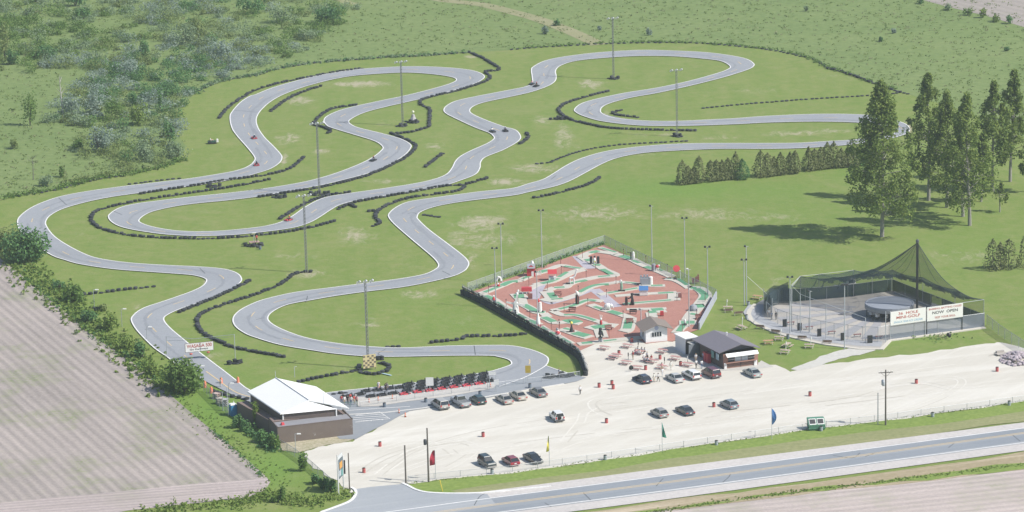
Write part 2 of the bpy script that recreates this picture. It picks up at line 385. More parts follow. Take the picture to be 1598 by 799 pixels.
sheet('car_park', [(474,714),(478,706),(500,698),(540,690),(556,684),(580,674),(600,655),(612,645),(640,636),(700,627),(760,616),(830,601),(880,596),(912,587),(913,574),(908,562),(903,548),(890,540),(905,534),(950,532),(990,526),(1041,531),(1062,533),(1082,548),(1094,568),(1180,572),(1200,568),(1235,580),(1265,574),(1300,568),(1340,562),(1400,556),(1450,550),(1500,543),(1550,536),(1575,538),(1640,556),(1800,590),(1800,600),(1640,622),(1598,628),(1500,642),(1382,658),(1250,674),(1100,695),(945,719),(800,739),(700,749),(634,757),(560,770),(540,762),(515,747),(492,731)], GRAVEL, .06, .5, 3)
# wheel tracks worn into the gravel
def offset(q, d):
    out = []
    for i, v in enumerate(q):
        t = (q[min(i + 1, len(q) - 1)] - q[max(i - 1, 0)]).normalized(); out.append(v + Vector((-t.y, t.x, 0)) * d)
    return out
wt = [MB(), MB()]; rt = random.Random(21); kz = 0
CURV = [[(600,735),(660,700),(760,672),(900,650),(1050,628),(1200,608),(1340,590),(1500,570)], [(590,742),(640,706),(700,690),(735,694),(738,706),(715,722),(690,735)], [(620,738),(700,712),(820,692),(950,676),(1100,660),(1250,640),(1400,622),(1540,600)], [(1480,606),(1440,598),(1380,604),(1330,618),(1240,630),(1120,642)], [(880,690),(905,660),(912,645),(935,634),(980,630)], [(950,650),(930,640),(925,628),(950,620),(1010,612)], [(600,700),(645,690),(690,697),(712,712)], [(1420,640),(1470,620),(1500,600),(1490,590),(1440,590)], [(560,740),(600,715),(650,700),(740,688)], [(1250,640),(1300,628),(1330,622),(1400,618)], [(850,712),(900,690),(1000,672),(1130,650)]]
for c in CURV:
    q = resample(GS(c, 10), .7)
    for d in (-.75, .75):
        o_ = offset(q, d); i = 0
        while i < len(o_) - 3:
            n_ = rt.randint(5, 26); seg = o_[i:i + n_]; i += n_ + rt.randint(0, 7)
            if len(seg) > 2: kz += 1; wt[rt.random() < .35].ribbon(seg, [.12] + [rt.uniform(.2, .42)] * (len(seg) - 2) + [.1], .068 + .00035 * (kz % 60))
struct(wt[0].build('wheel_tracks', surface('packed_gravel', ((.57,.545,.49), (.625,.605,.55), (.68,.66,.61)), ((.1, .5), (.5, .4), (2, .3))))); struct(wt[1].build('wheel_tracks', surface('damp_gravel', ((.44,.42,.365), (.50,.475,.42), (.56,.535,.48)), ((.1, .5), (.5, .4), (2, .3)))))
# lawn islands and verges
VERGE = surface('verge_grass', ((.135,.205,.045), (.185,.255,.060), (.25,.30,.085)), ((.05, .5), (.25, .45), (1.2, .5)), .95, .6)
DRYV = surface('dry_verge', ((.21,.22,.10), (.28,.28,.14), (.36,.33,.20)), ((.05, .5), (.3, .5), (1.2, .5)), .95, .5)
STRAW = surface('straw_verge', ((.27,.235,.15), (.42,.35,.25), (.56,.475,.37)), ((.05, .5), (.25, .55), (.9, .5)), .95, .4)
sheet('roadside_verge', [(634,757),(700,749),(800,739),(945,719),(1100,695),(1250,674),(1382,658),(1500,642),(1640,622),(1640,650),(1598,656),(1400,684),(1200,711),(1050,731),(900,752),(775,768),(700,771),(662,768),(644,763)], VERGE, .08, .3, 3)
sheet('mown_verge', [(712,764),(800,753),(945,733),(1100,710),(1250,689),(1400,670),(1598,644),(1640,639),(1640,652),(1598,657.5),(1400,685.5),(1200,712.5),(1050,732.5),(900,753.5),(775,769.5),(720,771)], DRYV, .1, .4, 3)
streak(STRAW, DIR((725, 795), (1598, 677)), .6, (.26, .22, .13), (.56, .47, .37), .02, .55); streak(DRYV, DIR((725, 795), (1598, 677)), .4, (.17, .20, .08), (.30, .29, .15), .02, .4)
sheet('far_verge', [(640,850),(760,822),(900,802),(1050,781),(1200,762),(1400,735),(1598,707),(1800,680),(1800,706),(1598,733),(1400,755),(1240,773),(1060,795),(960,806),(700,860)], STRAW, .08, .4, 3)
sheet('green_verge', [(820,826),(900,815),(1000,800),(1100,786),(1220,769.5),(1300,760),(1400,748),(1500,735.5),(1598,722),(1800,692),(1800,704),(1598,732),(1450,748),(1330,760),(1220,772),(1100,788),(985,803),(830,836)], VERGE, .1, .6, 3)
# highway
ASPH = surface('worn_asphalt', ((.225,.245,.270), (.265,.285,.310), (.31,.325,.345)), ((.03, .45), (.2, .35), (2.0, .2)), .85, .05)
HWY = surface('highway_asphalt', ((.30,.32,.345), (.34,.36,.385), (.39,.405,.42)), ((.03, .45), (.2, .35), (2.0, .2)), .85, .05)
LANE = surface('dark_lane', ((.22,.245,.275), (.265,.29,.32), (.31,.33,.36)), ((.03, .4), (.25, .35), (2.0, .2)), .85, .05)
SHLD = surface('gravel_shoulder', ((.42,.40,.385), (.50,.475,.46), (.58,.55,.53)), ((.05, .4), (.3, .4), (1.5, .3)), .95, .15)
WHITE = surface('white_line', ((.62,.62,.61), (.72,.72,.71), (.80,.80,.79)), ((.3, .4), (1.0, .4), (3.0, .3)), .7, 0)
YEL = surface('yellow_line', ((.50,.39,.23), (.58,.45,.27), (.66,.53,.33)), ((.3, .4), (1.0, .4), (3.0, .3)), .7, 0)
streak(HWY, DIR((725, 795), (1598, 677)), .35, (.27, .29, .315), (.40, .415, .43), .01, .5); streak(LANE, DIR((725, 795), (1598, 677)), .4, (.20, .22, .25), (.31, .33, .355), .008, .6)
def road_line(k):   # k=0 centre yellow; offsets in photo px at x=1050 / 1598
    return lambda a, b: [G((-400, a + 1450 * .1366)), G((1050, a)), G((1598, b)), G((2400, b - 802 * .1366))]
ctr = [(-300,928),(0,889),(350,846),(725,795),(1050,752.8),(1598,677),(2100,608),(2600,540)]
def off(d, e): return [(x, y + (d if x < 1050 else d + (e - d) * (x - 1050) / 548)) for x, y in ctr]
def between(name, t, b, mat, z): return struct(MB().poly([G(p) for p in t] + [G(p) for p in b][::-1], z).build(name, mat))
between('road_shoulder', off(-23, -17), off(26, 27), SHLD, .12)
between('highway', off(-12, -8.5), off(14.5, 16), HWY, .14)
between('eastbound_lane', off(2, 2), off(11, 12.5), LANE, .155)
between('westbound_lane', off(-10, -7), off(-2, -1.5), LANE, .155)
cl = MB()
for d in (-.28, .28):
    q = [G(p) for p in ctr]; n = (q[4] - q[3]).cross(Vector((0, 0, 1))).normalized(); cl.ribbon([v + n * d for v in q], .2, .17)
struct(cl.build('centre_line', YEL))
struct(MB().ribbon([G(p) for p in off(-11, -7.7)], .3, .17).ribbon([G(p) for p in off(13, 15)], .3, .17).build('shoulder_line', WHITE))
CRK = plain('road_crack', (.10, .11, .12), .9)
cr = MB()
for q in ([(740,790),(748,777),(756,772)], [(1024,760),(1031,752),(1035,748)], [(1128,754),(1137,746),(1140,741)], [(910,770),(922,782)], [(1350,714),(1366,708)], [(1480,700),(1489,693)], [(1300,712),(1330,716),(1342,708)], [(850,786),(860,792)], [(1580,680),(1592,690)]):
    cr.ribbon(GS(q, 4), .16, .168)
struct(cr.build('road_crack', CRK))
sheet('driveway', [(636,756),(644,763),(662,768.5),(700,771.5),(760,772),(775,790),(640,812),(480,835),(470,818),(505,798),(530,789),(548,781),(555,772),(551,765),(580,761)], HWY, .16)
struct(MB().ribbon(GS([(548,762),(555,767),(554,775),(545,784),(520,794),(500,801)], 8), .45, .26, z0=0).build('kerb', WHITE))
struct(MB().ribbon(GS([(628,755.5),(637,759.5),(650,766),(668,770),(700,771.5),(740,771),(775,768.5),(860,760)], 8), [.5] * 50 + [.22] * 7, .26, z0=0).build('kerb', WHITE))

# ================================================================ the kart track: outer edge A, inner edge B (photo points)
A = [(272,567),(261,558),(241,544),(222.5,526),(211,512.5),(205,500),(209,492.5),(217.5,485.5),(230,479.5),(250,473),(275,464.5),(300,455.5),(316,447.5),(322.5,439.5),(319,435),(302.5,430.5),(275,428),(225,424.5),(175,420.5),(125,413),(100,406),(82.5,400),(60,386),(43,373),(31,360),(27.5,347.5),(31,339),(45,327.5),(65,317.5),(95,307.5),(137,299.5),(187,292.5),(250,285),(300,279),(350,271),(375,265.5),(390,259),(397.5,251),(397,245),(387.5,232.5),(370,212.5),(362,200),(359,184),(362.5,175),(375,161),(390,151),(400,148),(425,138),(462.5,127),(500,118),(550,110),(600,106),(650,104.5),(700,106.5),(732.5,110),(750,115),(756,120.5),(751,126),(737.5,132.5),(700,144),(650,156.5),(600,168),(570,176),(552,184),(544,190.5),(550,196.5),(562,201),(595,209),(625,217.5),(640,226),(640.5,232.5),(630,244),(607,257.5),(575,271),(537.5,281),(500,290),(450,299),(400,308),(350,314),(300,319),(262.5,325),(232.5,333),(217,344),(222.5,350),(242.5,356),(275,361),(312.5,362.5),(350,361),(400,356),(425,351.5),(442,346),(457.5,337.5),(475,325),(495,314),(512.5,308),(550,302),(600,295),(650,287),(680,280),(697.5,272.5),(706,262.5),(711,252.5),(720,244),(737.5,235),(760,225),(771,217.5),(769.5,212.5),(762.5,207.5),(742.5,200),(712,186),(696,177.5),(693,171),(700,164),(715,157.5),(750,150),(799.5,140.5),(825,135),(831,129),(830.5,120),(829.5,110),(832.5,105),(850,96),(882.5,89),(937.5,82.5),(1000,79),(1050,80),(1100,82.5),(1140,87.5),(1165,93),(1176,100),(1175,105),(1162.5,111),(1125,122.5),(1075,135),(1025,146),(987.5,152.5),(957.5,160),(942.5,166),(937,172.5),(941,179),(960,185),(1000,189),(1050,190),(1100,188),(1150,185.5),(1198,182),(1273,179),(1338,179.5),(1373,183),(1398,189),(1415.5,196),(1419,205),(1410.5,211),(1385,218),(1338,225),(1298,229),(1248,232),(1199,233),(1125,233),(1050,236),(1000,240),(962.5,247.5),(937.5,257.5),(912.5,271),(887.5,284),(862.5,292.5),(825,300.5),(799.5,306),(725,315),(682.5,322.5),(657.5,331),(651,339),(654,345),(670,360),(700,382.5),(722.5,400),(731,410),(730,417.5),(722.5,425),(700,434),(637.5,447.5),(575,455.5),(525,462.5),(487.5,469),(450,476),(427.5,486),(418,496),(422.5,505),(442.5,516),(475,527.5),(512.5,535),(562.5,541),(625,544),(700,541),(775,540),(799.5,541),(820,544.6),(838,550),(851.6,556.6),(855.8,562.6),(851.6,571.6),(835,582),(817,591),(796,598.6),(760,605),(700,611),(620,618),(540,624),(480,633),(440,637),(400,631),(372,621),(340,606),(310,590)]
B = [(388,609),(371,596.6),(347,578),(335,569),(305,546),(282.5,527.5),(265,512.5),(255.5,500),(261,492.5),(282.5,482.5),(312.5,472.5),(342.5,460),(362.5,451),(374,442.5),(377,436),(370,427.5),(350,421),(312.5,417.5),(250,414.5),(200,411),(160,405.5),(136,399),(107.5,385),(85,370),(72.5,354),(72,345),(80,336),(100,326),(137.5,315.5),(175,308),(225,301),(300,291),(362.5,281),(400,271.5),(422.5,264),(436,255),(440,247.5),(437.5,241),(425,227.5),(412.5,215),(402.5,200),(400,186),(407.5,172.5),(425,157.5),(450,145),(487.5,132.5),(537.5,121),(587.5,116),(637.5,114),(680,117),(705,121),(712.5,125),(706,130),(682.5,137.5),(637.5,149),(587.5,159.5),(537.5,171),(512.5,181),(505.5,189),(510,196),(517.5,200),(550,210),(585,221),(597.5,230),(595,236),(582.5,246),(560,257.5),(525,271),(487.5,282),(450,289.5),(400,297),(350,303),(300,308),(250,314),(212.5,319),(187.5,325),(172.5,334),(169.5,340),(175,347.5),(190,355),(217.5,361),(262.5,367),(312.5,369),(362.5,367.5),(400,364),(437.5,359.5),(465,354.5),(485,347.5),(500,339),(517.5,327.5),(535,319),(575,310),(637.5,301),(687.5,292),(722.5,281),(742.5,272.5),(749,262.5),(750,254),(757.5,246),(782.5,236),(800,227),(810,220),(812.5,214),(807.5,206),(800,202),(787.5,199),(760,189),(737.5,179),(733,172.5),(740,166),(757.5,160),(800,151),(830,144),(855,135),(866,127.5),(868,120),(867,111),(875,103),(900,95.5),(950,90.5),(1000,88),(1050,88.5),(1095,92),(1125,96),(1139.5,104),(1136,109),(1120,115),(1075,127.5),(1025,138),(975,146),(932.5,155),(907.5,162.5),(897,171),(899,176),(912.5,182.5),(937.5,189.5),(975,194.5),(1012.5,197),(1075,197),(1150,194.5),(1199,192),(1273,190.5),(1338,192),(1375,196),(1397,203),(1397,208),(1380,214),(1338,219),(1298,221),(1248,224),(1198,224.5),(1125,224.5),(1075,225),(1025,227.5),(975,232.5),(937.5,239),(905,249),(882.5,260),(865,271),(847.5,281),(825,287.5),(799.5,295),(750,300),(675,310),(637.5,316),(617.5,325),(607.5,334),(607,340),(615,350),(637.5,370),(672.5,399.5),(682.5,410),(684.5,416),(680,421),(662.5,429),(625,436),(575,442.5),(512.5,450.5),(462.5,457),(425,465),(400,472.5),(375,485),(364,497.5),(367.5,510),(382.5,521),(400,528),(437.5,539),(487.5,547.5),(525,553),(575,557),(625,557.5),(700,556),(762.5,556),(778,557.8),(793,562),(798.5,567),(794.6,571.6),(772,579),(762.5,581),(706,590.6),(650,598),(575,606.6),(504,615),(460,624),(420,622)]
WA = GS(A, 4, True); WB = GS(B, 4, True)
def mesh_two_loops(outer, inner, z, mat, name):
    loops = [[Vector((v.x, v.y, z)) for v in outer], [Vector((v.x, v.y, z)) for v in inner]]
    vs = loops[0] + loops[1]; mb = MB(); fs = []
    for t in tessellate_polygon(loops):
        a, b, c = (vs[i] for i in t); fs.append(t if (b - a).cross(c - a).z > 0 else (t[2], t[1], t[0]))
    mb.add(vs, fs); return mb.build(name, mat)
TRK = surface('track_asphalt', ((.25,.265,.29), (.285,.30,.325), (.325,.34,.36)), ((.02, .45), (.12, .4), (1.6, .25)), .85, .05)
trk = struct(mesh_two_loops(WA, WB, .16, TRK, 'kart_track'))
# pit apron and pit road
sheet('pit_apron', [(520,622),(600,612),(700,603),(760,596),(800,591),(840,578),(852,571),(870,578),(900,586.5),(915,590),(900,596),(880,600),(830,606),(760,622),(700,633),(640,642),(622,651),(606,660),(578,674),(556,686),(530,686),(505,660),(500,635)], ASPH, .13)
sheet('pit_lane', [(548,622),(620,616),(700,606),(770,598),(776,601),(770,607),(700,620),(640,627),(590,635),(560,636)], surface('pit_concrete', ((.40,.385,.36),(.47,.45,.42),(.54,.515,.48))), .175)
eA = [i for i, p_ in enumerate(A) if True]
nA = len(A); cutA = A.index((760,605))           # the line stops where the pit begins
lineA = GS([(283,575)] + A[:cutA - 1] + [(796,598.6),(779,604.5)], 4)
lines = MB().ribbon(lineA, .26, .185)
lines.ribbon(GS(B[:], 4, True), .26, .185, closed=True)
lines.ribbon(GS([(851,571.5),(875,580),(900,587.5)], 4), .25, .19)
struct(lines.build('edge_line', WHITE))
# centre dashes: midway between the edges
ctrl = []
WBn = np.array([(v.x, v.y) for v in WB])
for v in WA[::2]:
    dd = ((WBn - np.array((v.x, v.y))) ** 2).sum(1); j = int(dd.argmin())
    if dd[j] < 12 ** 2: ctrl.append(Vector(((v.x + WBn[j][0]) / 2, (v.y + WBn[j][1]) / 2, 0)))
rs = resample(ctrl, .5); dm = MB(); k = 0; PER = 22
while k + 8 < len(rs):
    seg = rs[k:k + 8]; q = PX(seg[3])
    if (seg[-1] - seg[0]).length > 2.2 and not (q[1] > 585 and q[0] > 320 and q[0] < 790): dm.ribbon(seg, .2, .185)
    k += PER
dm.ribbon(GS([(322,581),(340,594),(356,606),(372,615),(392,621)], 6), .28, .185)
struct(dm.build('centre_dash', YEL))
# rubbered-in line, patches and cracks of the old asphalt
rb = MB(); rt = random.Random(8); sm_ = [sum((ctrl[max(0, min(len(ctrl) - 1, i + k))] for k in range(-3, 4)), Vector()) / 7 for i in range(len(ctrl))]; rq = resample(sm_, 1.0); i = 0; kz = 0
while i < len(rq) - 6:
    n_ = rt.randint(10, 40); seg = rq[i:i + n_]
    if len(seg) > 4 and max((a - b).length for a, b in zip(seg, seg[1:])) < 1.5:
        kz += 1; dd_ = rt.choice((-1.5, -1.1, 1.0, 1.4)); rb.ribbon(offset(seg, dd_), [.15] + [rt.uniform(.35, .9) for _ in seg[2:]] + [.15], .172 + .0004 * (kz % 20))
    i += n_ // 2 + rt.randint(0, 12)
struct(rb.build('rubber_line', surface('rubbered_asphalt', ((.215,.228,.252), (.25,.264,.288), (.29,.305,.33)), ((.1, .5), (.6, .4), (3, .3)), .8)))
ck_ = MB()
for q in ([(523,192),(533,191),(541,194)], [(602,546),(590,553),(596,556)], [(636,334),(645,333),(650,335)], [(92,310),(104,321)], [(226,516),(240,513)], [(400,500),(412,497)], [(690,424),(702,430)], [(842,118),(860,120)], [(400,176),(366,173)], [(320,428),(312,420)], [(480,463),(478,472)], [(860,281),(868,275)], [(740,540),(742,556)], [(910,178),(925,172)], [(176,330),(190,336)]): ck_.ribbon(GS(q, 4), .17, .182)
struct(ck_.build('track_crack', CRK))
# apron markings, patches
am = MB()
for q in ([(554,649.5),(592,644),(608.5,654.5),(554.4,660)], [(556,649.5),(606,653)], [(551,652.5),(598,656.3)], [(571,647),(600,649.5)], [(551,656),(580,658)], [(540,642),(640,635.5)]):
    am.ribbon([G(p_) for p_ in q], .22, .165 + .002 * am.f.__len__() / 8)
struct(am.build('hatch_marking', WHITE))
PALE = plain('pale_kerb', (.58,.57,.54), .9)
struct(MB().ribbon([G((545,648)), G((600,645)), G((660,638)), G((720,627)), G((800,613)), G((880,600))], .35, .2, z0=0).build('parking_kerb', PALE))
# low concrete edge by the white box sheds + lawn path
sheet('cage_path', [(1235,576),(1262,566),(1290,553),(1320,545),(1342,543),(1368,547),(1340,554),(1310,560),(1282,570),(1252,578)], surface('pale_path', ((.44,.43,.40),(.52,.51,.47),(.58,.56,.53))), .08, .2, 3)
sheet('building_rubble', [(432,700),(438,690),(480,686),(552,677),(560,682),(548,688),(500,697),(470,706),(450,704)], surface('rubble_bank', ((.24,.24,.13),(.40,.36,.26),(.55,.50,.41)), ((.1,.4),(.5,.6),(2.0,.5)), .95, .6), .09, .3, 3)
# ================================================================ tyres
RUB = plain('tyre_rubber', (.020, .024, .030), .75, .35, 2)
RUBG = plain('dusty_tyre', (.045, .050, .056), .85, .3, 2)
GREYT = plain('tyre_dust', (.30, .30, .29), .9, .3, 4)
def tyre_prof(r, h, z): return [(r * .72, z), (r * .97, z + h * .12), (r, z + h * .35), (r, z + h * .65), (r * .97, z + h * .88), (r * .74, z + h), (r * .56, z + h * .94)]
def stack_mesh(nm, n, r, h, rg):
    mb = MB()
    for k in range(n):
        dx, dy = rg.uniform(-.05, .05), rg.uniform(-.05, .05)
        mb.lathe(tyre_prof(r * rg.uniform(.93, 1.04), h, k * h), (dx, dy, 0), 12)
        mb.lathe([(r * .57, k * h + h * .9), (r * .55, k * h + h * .35), (0, k * h + h * .3)], (dx, dy, 0), 12)
    me = bpy.data.meshes.new(nm); me.from_pydata(mb.v, [], mb.f); me.materials.append(RUB if rg.random() < .8 else RUBG)
    me.polygons.foreach_set('use_smooth', [True] * len(mb.f)); me.update(); return me
STK = {}
for n in (1, 2, 3): STK[n] = [stack_mesh('tyre_stack', n, .47, .26, rnd) for _ in range(4)]
def barrier(pts, label, n=2, step=1.0, jit=.16, group='black tyre barriers round the kart track', sm=6):
    q = resample(GS(pts, sm), step * 1.12)
    b = thing('tyre_barrier', label, 'tyre barrier', q[0], 0, group)
    best = sorted(range(len(q)), key=lambda i: PX(q[i])[2])[:100]; keep = set(best); rest = MB()
    for i, v in enumerate(q):
        me = rnd.choice(STK[n if rnd.random() < .8 else max(1, n - 1)])
        x, y, a = v.x - q[0].x + rnd.uniform(-jit, jit), v.y - q[0].y + rnd.uniform(-jit, jit), rnd.uniform(0, 6.3)
        if i in keep:
            o = bpy.data.objects.new('tyre_stack', me); COL.objects.link(o); o.parent = b; o.location = (x, y, 0); o.rotation_euler = (rnd.uniform(-.12, .12), rnd.uniform(-.12, .12), a)
        else:
            ca, sa = math.cos(a), math.sin(a); rest.add([(x + v_.co.x * ca - v_.co.y * sa, y + v_.co.x * sa + v_.co.y * ca, v_.co.z) for v_ in me.vertices], [tuple(p_.vertices) for p_ in me.polygons])
    if rest.f: tag(rest.build('tyre_row', RUB, b, smooth=True), kind='stuff')
    return b
OUT = [(300,147.5),(340,128.5),(399.5,117.5),(420,111),(462,102.5),(500,97.5),(550,94),(612,89),(650,88),(700,84.5),(732,82)]
barrier(OUT, 'low overgrown row of tyres along the scrub edge behind the top left loop', 1, 1.5, .3)
barrier([(800,78),(837,74.5),(900,71),(937,69),(1025,67),(1087,67.5),(1150,72.5),(1199,78),(1248,87.5),(1273,94),(1293,107.5)], 'long low tyre row curving behind the farthest hairpin', 1, 1.5, .3)
barrier([(1293,107.5),(1318,114),(1360,129),(1398,142.5),(1418,147.5)], 'straight tyre row between mown turf and meadow, ending at the poplars', 2, 1.2)
barrier([(30,306),(80,298),(150,281),(200,274)], 'half buried tyre row along the scrub above the far left bend', 1, 1.6, .3)
barrier([(732,82),(755,92.5),(779,107.5),(770,111),(757,112.5),(765,120),(760,126),(745,132.5),(712,142.5),(675,151),(657,157.5),(657,164),(669,170),(671,180),(670,192.5),(667,199),(640,207),(612,209.5)], 'winding tyre wall from the top left hairpin down beside a light tower', 2, .85)
barrier([(610,209),(632,217.5),(647,226),(646,235),(625,251),(575,274),(525,287.5),(487.5,295.5),(450,301),(400,309)], 'thick tyre wall hugging the outside of the middle S-bend', 2, .85)
barrier([(420,281),(400,285),(350,294.5),(275,305),(212.5,315),(162,326),(146,334),(142.5,341),(146,350),(162.5,359),(212.5,369),(287.5,373),(350,372),(399.5,368),(450,362.5),(487,355),(522.5,346)], 'long tyre wall wrapped right round the left hairpin', 2, .95)
barrier([(220,303),(275,294.5),(312,289),(350,282.5),(399.5,276),(437.5,269),(460,259),(474,245)], 'tyre wall on the inside of the upper left straight, curling up at its right end', 2, .95)
barrier([(202.5,288),(245,282.5),(287.5,278)], 'short tyre row on the outside of the upper left straight', 1, 1.2)
barrier([(342,185),(357,167.5),(375,155),(399.5,141),(437.5,130),(475,122.5),(525,113),(571,107)], 'tyre row outside the first sweep of the top left loop', 2, 1.0)
barrier([(422.5,174),(445,157.5),(470,145),(501,135)], 'curved tyre row inside the top left loop', 2, .85)
barrier([(556,164.5),(545,166),(520,170),(500,181),(490,194),(507,200),(516,205),(510,209.5)], 'tyre wall bent round the nose of the inner left hairpin below the top loop', 2, .85)
barrier([(664,261),(678,250),(691,239.5)], 'short straight tyre row alone on the grass in the middle', 2, .85)
barrier([(821,209),(824,215),(812,225)], 'tiny curved tyre row right of the two karts', 2, .8)
barrier([(949,143),(912,152.5),(882,162.5),(872,172.5),(880,182.5),(900,190),(925,196),(947,200),(987,202.5),(1050,204),(1090,205)], 'tyre wall round the outside of the right inner hairpin', 2, .9)
barrier([(860,186.5),(872,186),(884,184)], 'stubby tyre row sticking out left of the right inner hairpin', 2, .85)
barrier([(970,172),(956,177.5),(970,181),(995,184)], 'V-shaped tyre row inside the right inner hairpin', 2, .9)
barrier([(1097,169.5),(1150,164),(1199.5,160),(1273,154.5),(1348,150),(1403,145.5)], 'straight tyre row across the infield reaching to the poplars', 1, 1.2)
barrier([(1072,220.5),(1025,223),(960,227),(912,235),(882,244),(857,254),(837,256)], 'long tyre row above the right hand straight by a light tower', 1, 1.15)
barrier([(936,278),(917,289),(887,297.5),(857,305),(831,310)], 'curved tyre row below the right hand straight', 2, .95)
barrier([(437,342.5),(475,319),(512,306),(550,300)], 'tyre row above the red kart', 2, .9)
barrier([(760,279),(722.5,289),(700,290),(650,299),(587.5,310),(550,317.5),(527.5,327)], 'tyre wall below the middle straight, forking at its right end', 2, .9)
barrier([(540,320),(548,321),(557,325)], 'tiny tyre spur beside the left end of the middle tyre wall', 2, .85)
barrier([(725,292),(710,299.5),(650,307.5),(612.5,317.5),(590,330),(586,340),(594,349),(579,354)], 'tyre row bent like a hook left of the middle right-hand bend', 2, .9)
barrier([(575,330.5),(590,329.5)], 'two tyre stacks poking left out of the hooked tyre row', 2, .9)
barrier([(662,336),(674,338),(687,339.5)], 'low tyre heap inside the middle bend by a dirt patch', 1, .9)
barrier([(485,425),(462,427.5),(437.5,444),(400,460),(350,476),(318,488),(307.5,499),(309,510),(320,523),(340,533),(362.5,542.5),(399.5,550),(447,559)], 'big C-shaped tyre wall left of the near left hairpin', 2, .85)
barrier([(390,439),(350,459),(312,475),(279,488)], 'tyre wall along the right side of the far left S-bend', 2, .85)
barrier([(131,460.5),(187.5,454),(242.5,447)], 'lone tyre row on the grass beside the ditch', 2, 1.1)
barrier([(465,597.5),(488,592),(512.5,587.5),(540,582),(558,579)], 'tyre row leading up to the chequered board', 2, .95)
barrier([(562,572),(559,577),(566,583),(580,585),(595,583),(607,577),(604,570),(590,567)], 'oval of tyres round the foot of the nearest light tower', 2, .85)
barrier([(578,563),(586,561.5),(597,562)], 'tyres heaped behind the chequered board', 3, .7)
barrier([(672.5,535.5),(700,532.5),(720,530),(727.5,526),(760,525.5),(799.5,524.5),(824,521)], 'kinked tyre row running to the mini-golf tyre wall', 2, .95)
barrier([(605,542),(615,541.5),(625,541.5)], 'short tyre row at the inner edge of the near straight', 1, .9)
barrier([(333,612),(340,615),(350,617),(362,620),(374,622),(388,625)], 'row of big tyres beside the blue portable toilet', 2, 1.0)
barrier([(521,616),(548,613.5)], 'tyre row behind the left end of the pit lane', 2, 1.0)
def heap(p, label, w=1.6, n=9):
    b = thing('tyre_heap', label, 'tyre heap', G(p), 0, 'tyre heaps on the infield')
    for k in range(n):
        a = 2 * math.pi * k / n; r = w * rnd.uniform(.3, 1)
        o = bpy.data.objects.new('tyre_stack', rnd.choice(STK[1 if k % 3 else 3])); COL.objects.link(o); o.parent = b
        o.location = (r * math.cos(a), r * math.sin(a) * .8, 0); o.rotation_euler = (rnd.uniform(-.3, .3), rnd.uniform(-.3, .3), a)
    return b
heap((498,303), 'tyres round the foot of the light tower on the middle left infield', 2.4, 13)
heap((438,308), 'loose low tyre heap left of the middle left light tower', 1.8, 8)
heap((628,197), 'tyres round the foot of the light tower in the top left infield', 1.5, 9)
heap((958,123), 'tyres round the foot of the farthest light tower', 1.6, 9)
heap((1057,213), 'tyres round the foot of the right hand light tower', 1.5, 9)
heap((368,567), 'tyres heaped round the right post of the banner gantry', 1.6, 10)
heap((332,291), 'messy tyre heap between the two left hand tyre walls', 1.8, 9)
heap((397,384), 'tyres round the little white marshal shelter', 2.0, 12)
heap((645,191), 'tyres round the marshal post by the top left light tower', 2.0, 12)
heap((876,186), 'tyre pile at the bend of the right inner hairpin wall', 1.5, 8)
heap((857.5,590), 'left tyre heap in the corner of the pit apron', 1.5, 9)
heap((881,588), 'right tyre heap in the corner of the pit apron', 1.6, 10)
heap((149,485), 'dark tyre heap at the foot of a lamp post beside the ditch', .9, 6)
# the big wall along the mini-golf: columns of tyres with a top row leaning outward
WALLP = [(722,460),(745,471),(770,484),(800,501),(840,523),(880,545),(900,557),(909,571),(915,588)]
q = resample(GS(WALLP, 8), .78); wb = thing('tyre_wall', 'tall black tyre wall with grey treads along the near edge of the mini-golf', 'tyre wall', q[0], 0)
colm = [stack_mesh('tyre_column', 4, .45, .27, rnd) for _ in range(3)]
lean = MB().lathe(tyre_prof(.45, .26, -.13), n=14); lean_g = MB()
def lean_mesh():
    me = bpy.data.meshes.new('leaning_tyre'); mb = MB(); mb.lathe(tyre_prof(.46, .25, -.12), n=14); mb.mat(1)
    mb.lathe([(.30, .10), (.42, .128), (.30, .135)], n=14); me.from_pydata(mb.v, [], mb.f); me.materials.append(RUBG); me.materials.append(GREYT)
    me.polygons.foreach_set('material_index', mb.m); me.update(); return me
LNM = lean_mesh(); LN2 = lean_mesh(); LN2.materials[0] = GREYT
for i, v in enumerate(q[:100]):
    d = (q[min(i + 1, len(q) - 1)] - q[max(i - 1, 0)]); a = math.atan2(d.y, d.x)
    o = bpy.data.objects.new('tyre_column', rnd.choice(colm)); COL.objects.link(o); o.parent = wb; o.location = v - q[0] + Vector((rnd.uniform(-.06, .06), 0, 0)); o.rotation_euler.z = rnd.uniform(0, 6)
    o = bpy.data.objects.new('leaning_tyre', LNM if rnd.random() < .55 else LN2); COL.objects.link(o); o.parent = wb
    o.location = v - q[0] + Vector((-math.sin(a) * .25, math.cos(a) * .25, 1.08 + .36)); o.rotation_euler = (R(62 + rnd.uniform(-14, 14)), 0, a + R(180) + rnd.uniform(-.35, .35))

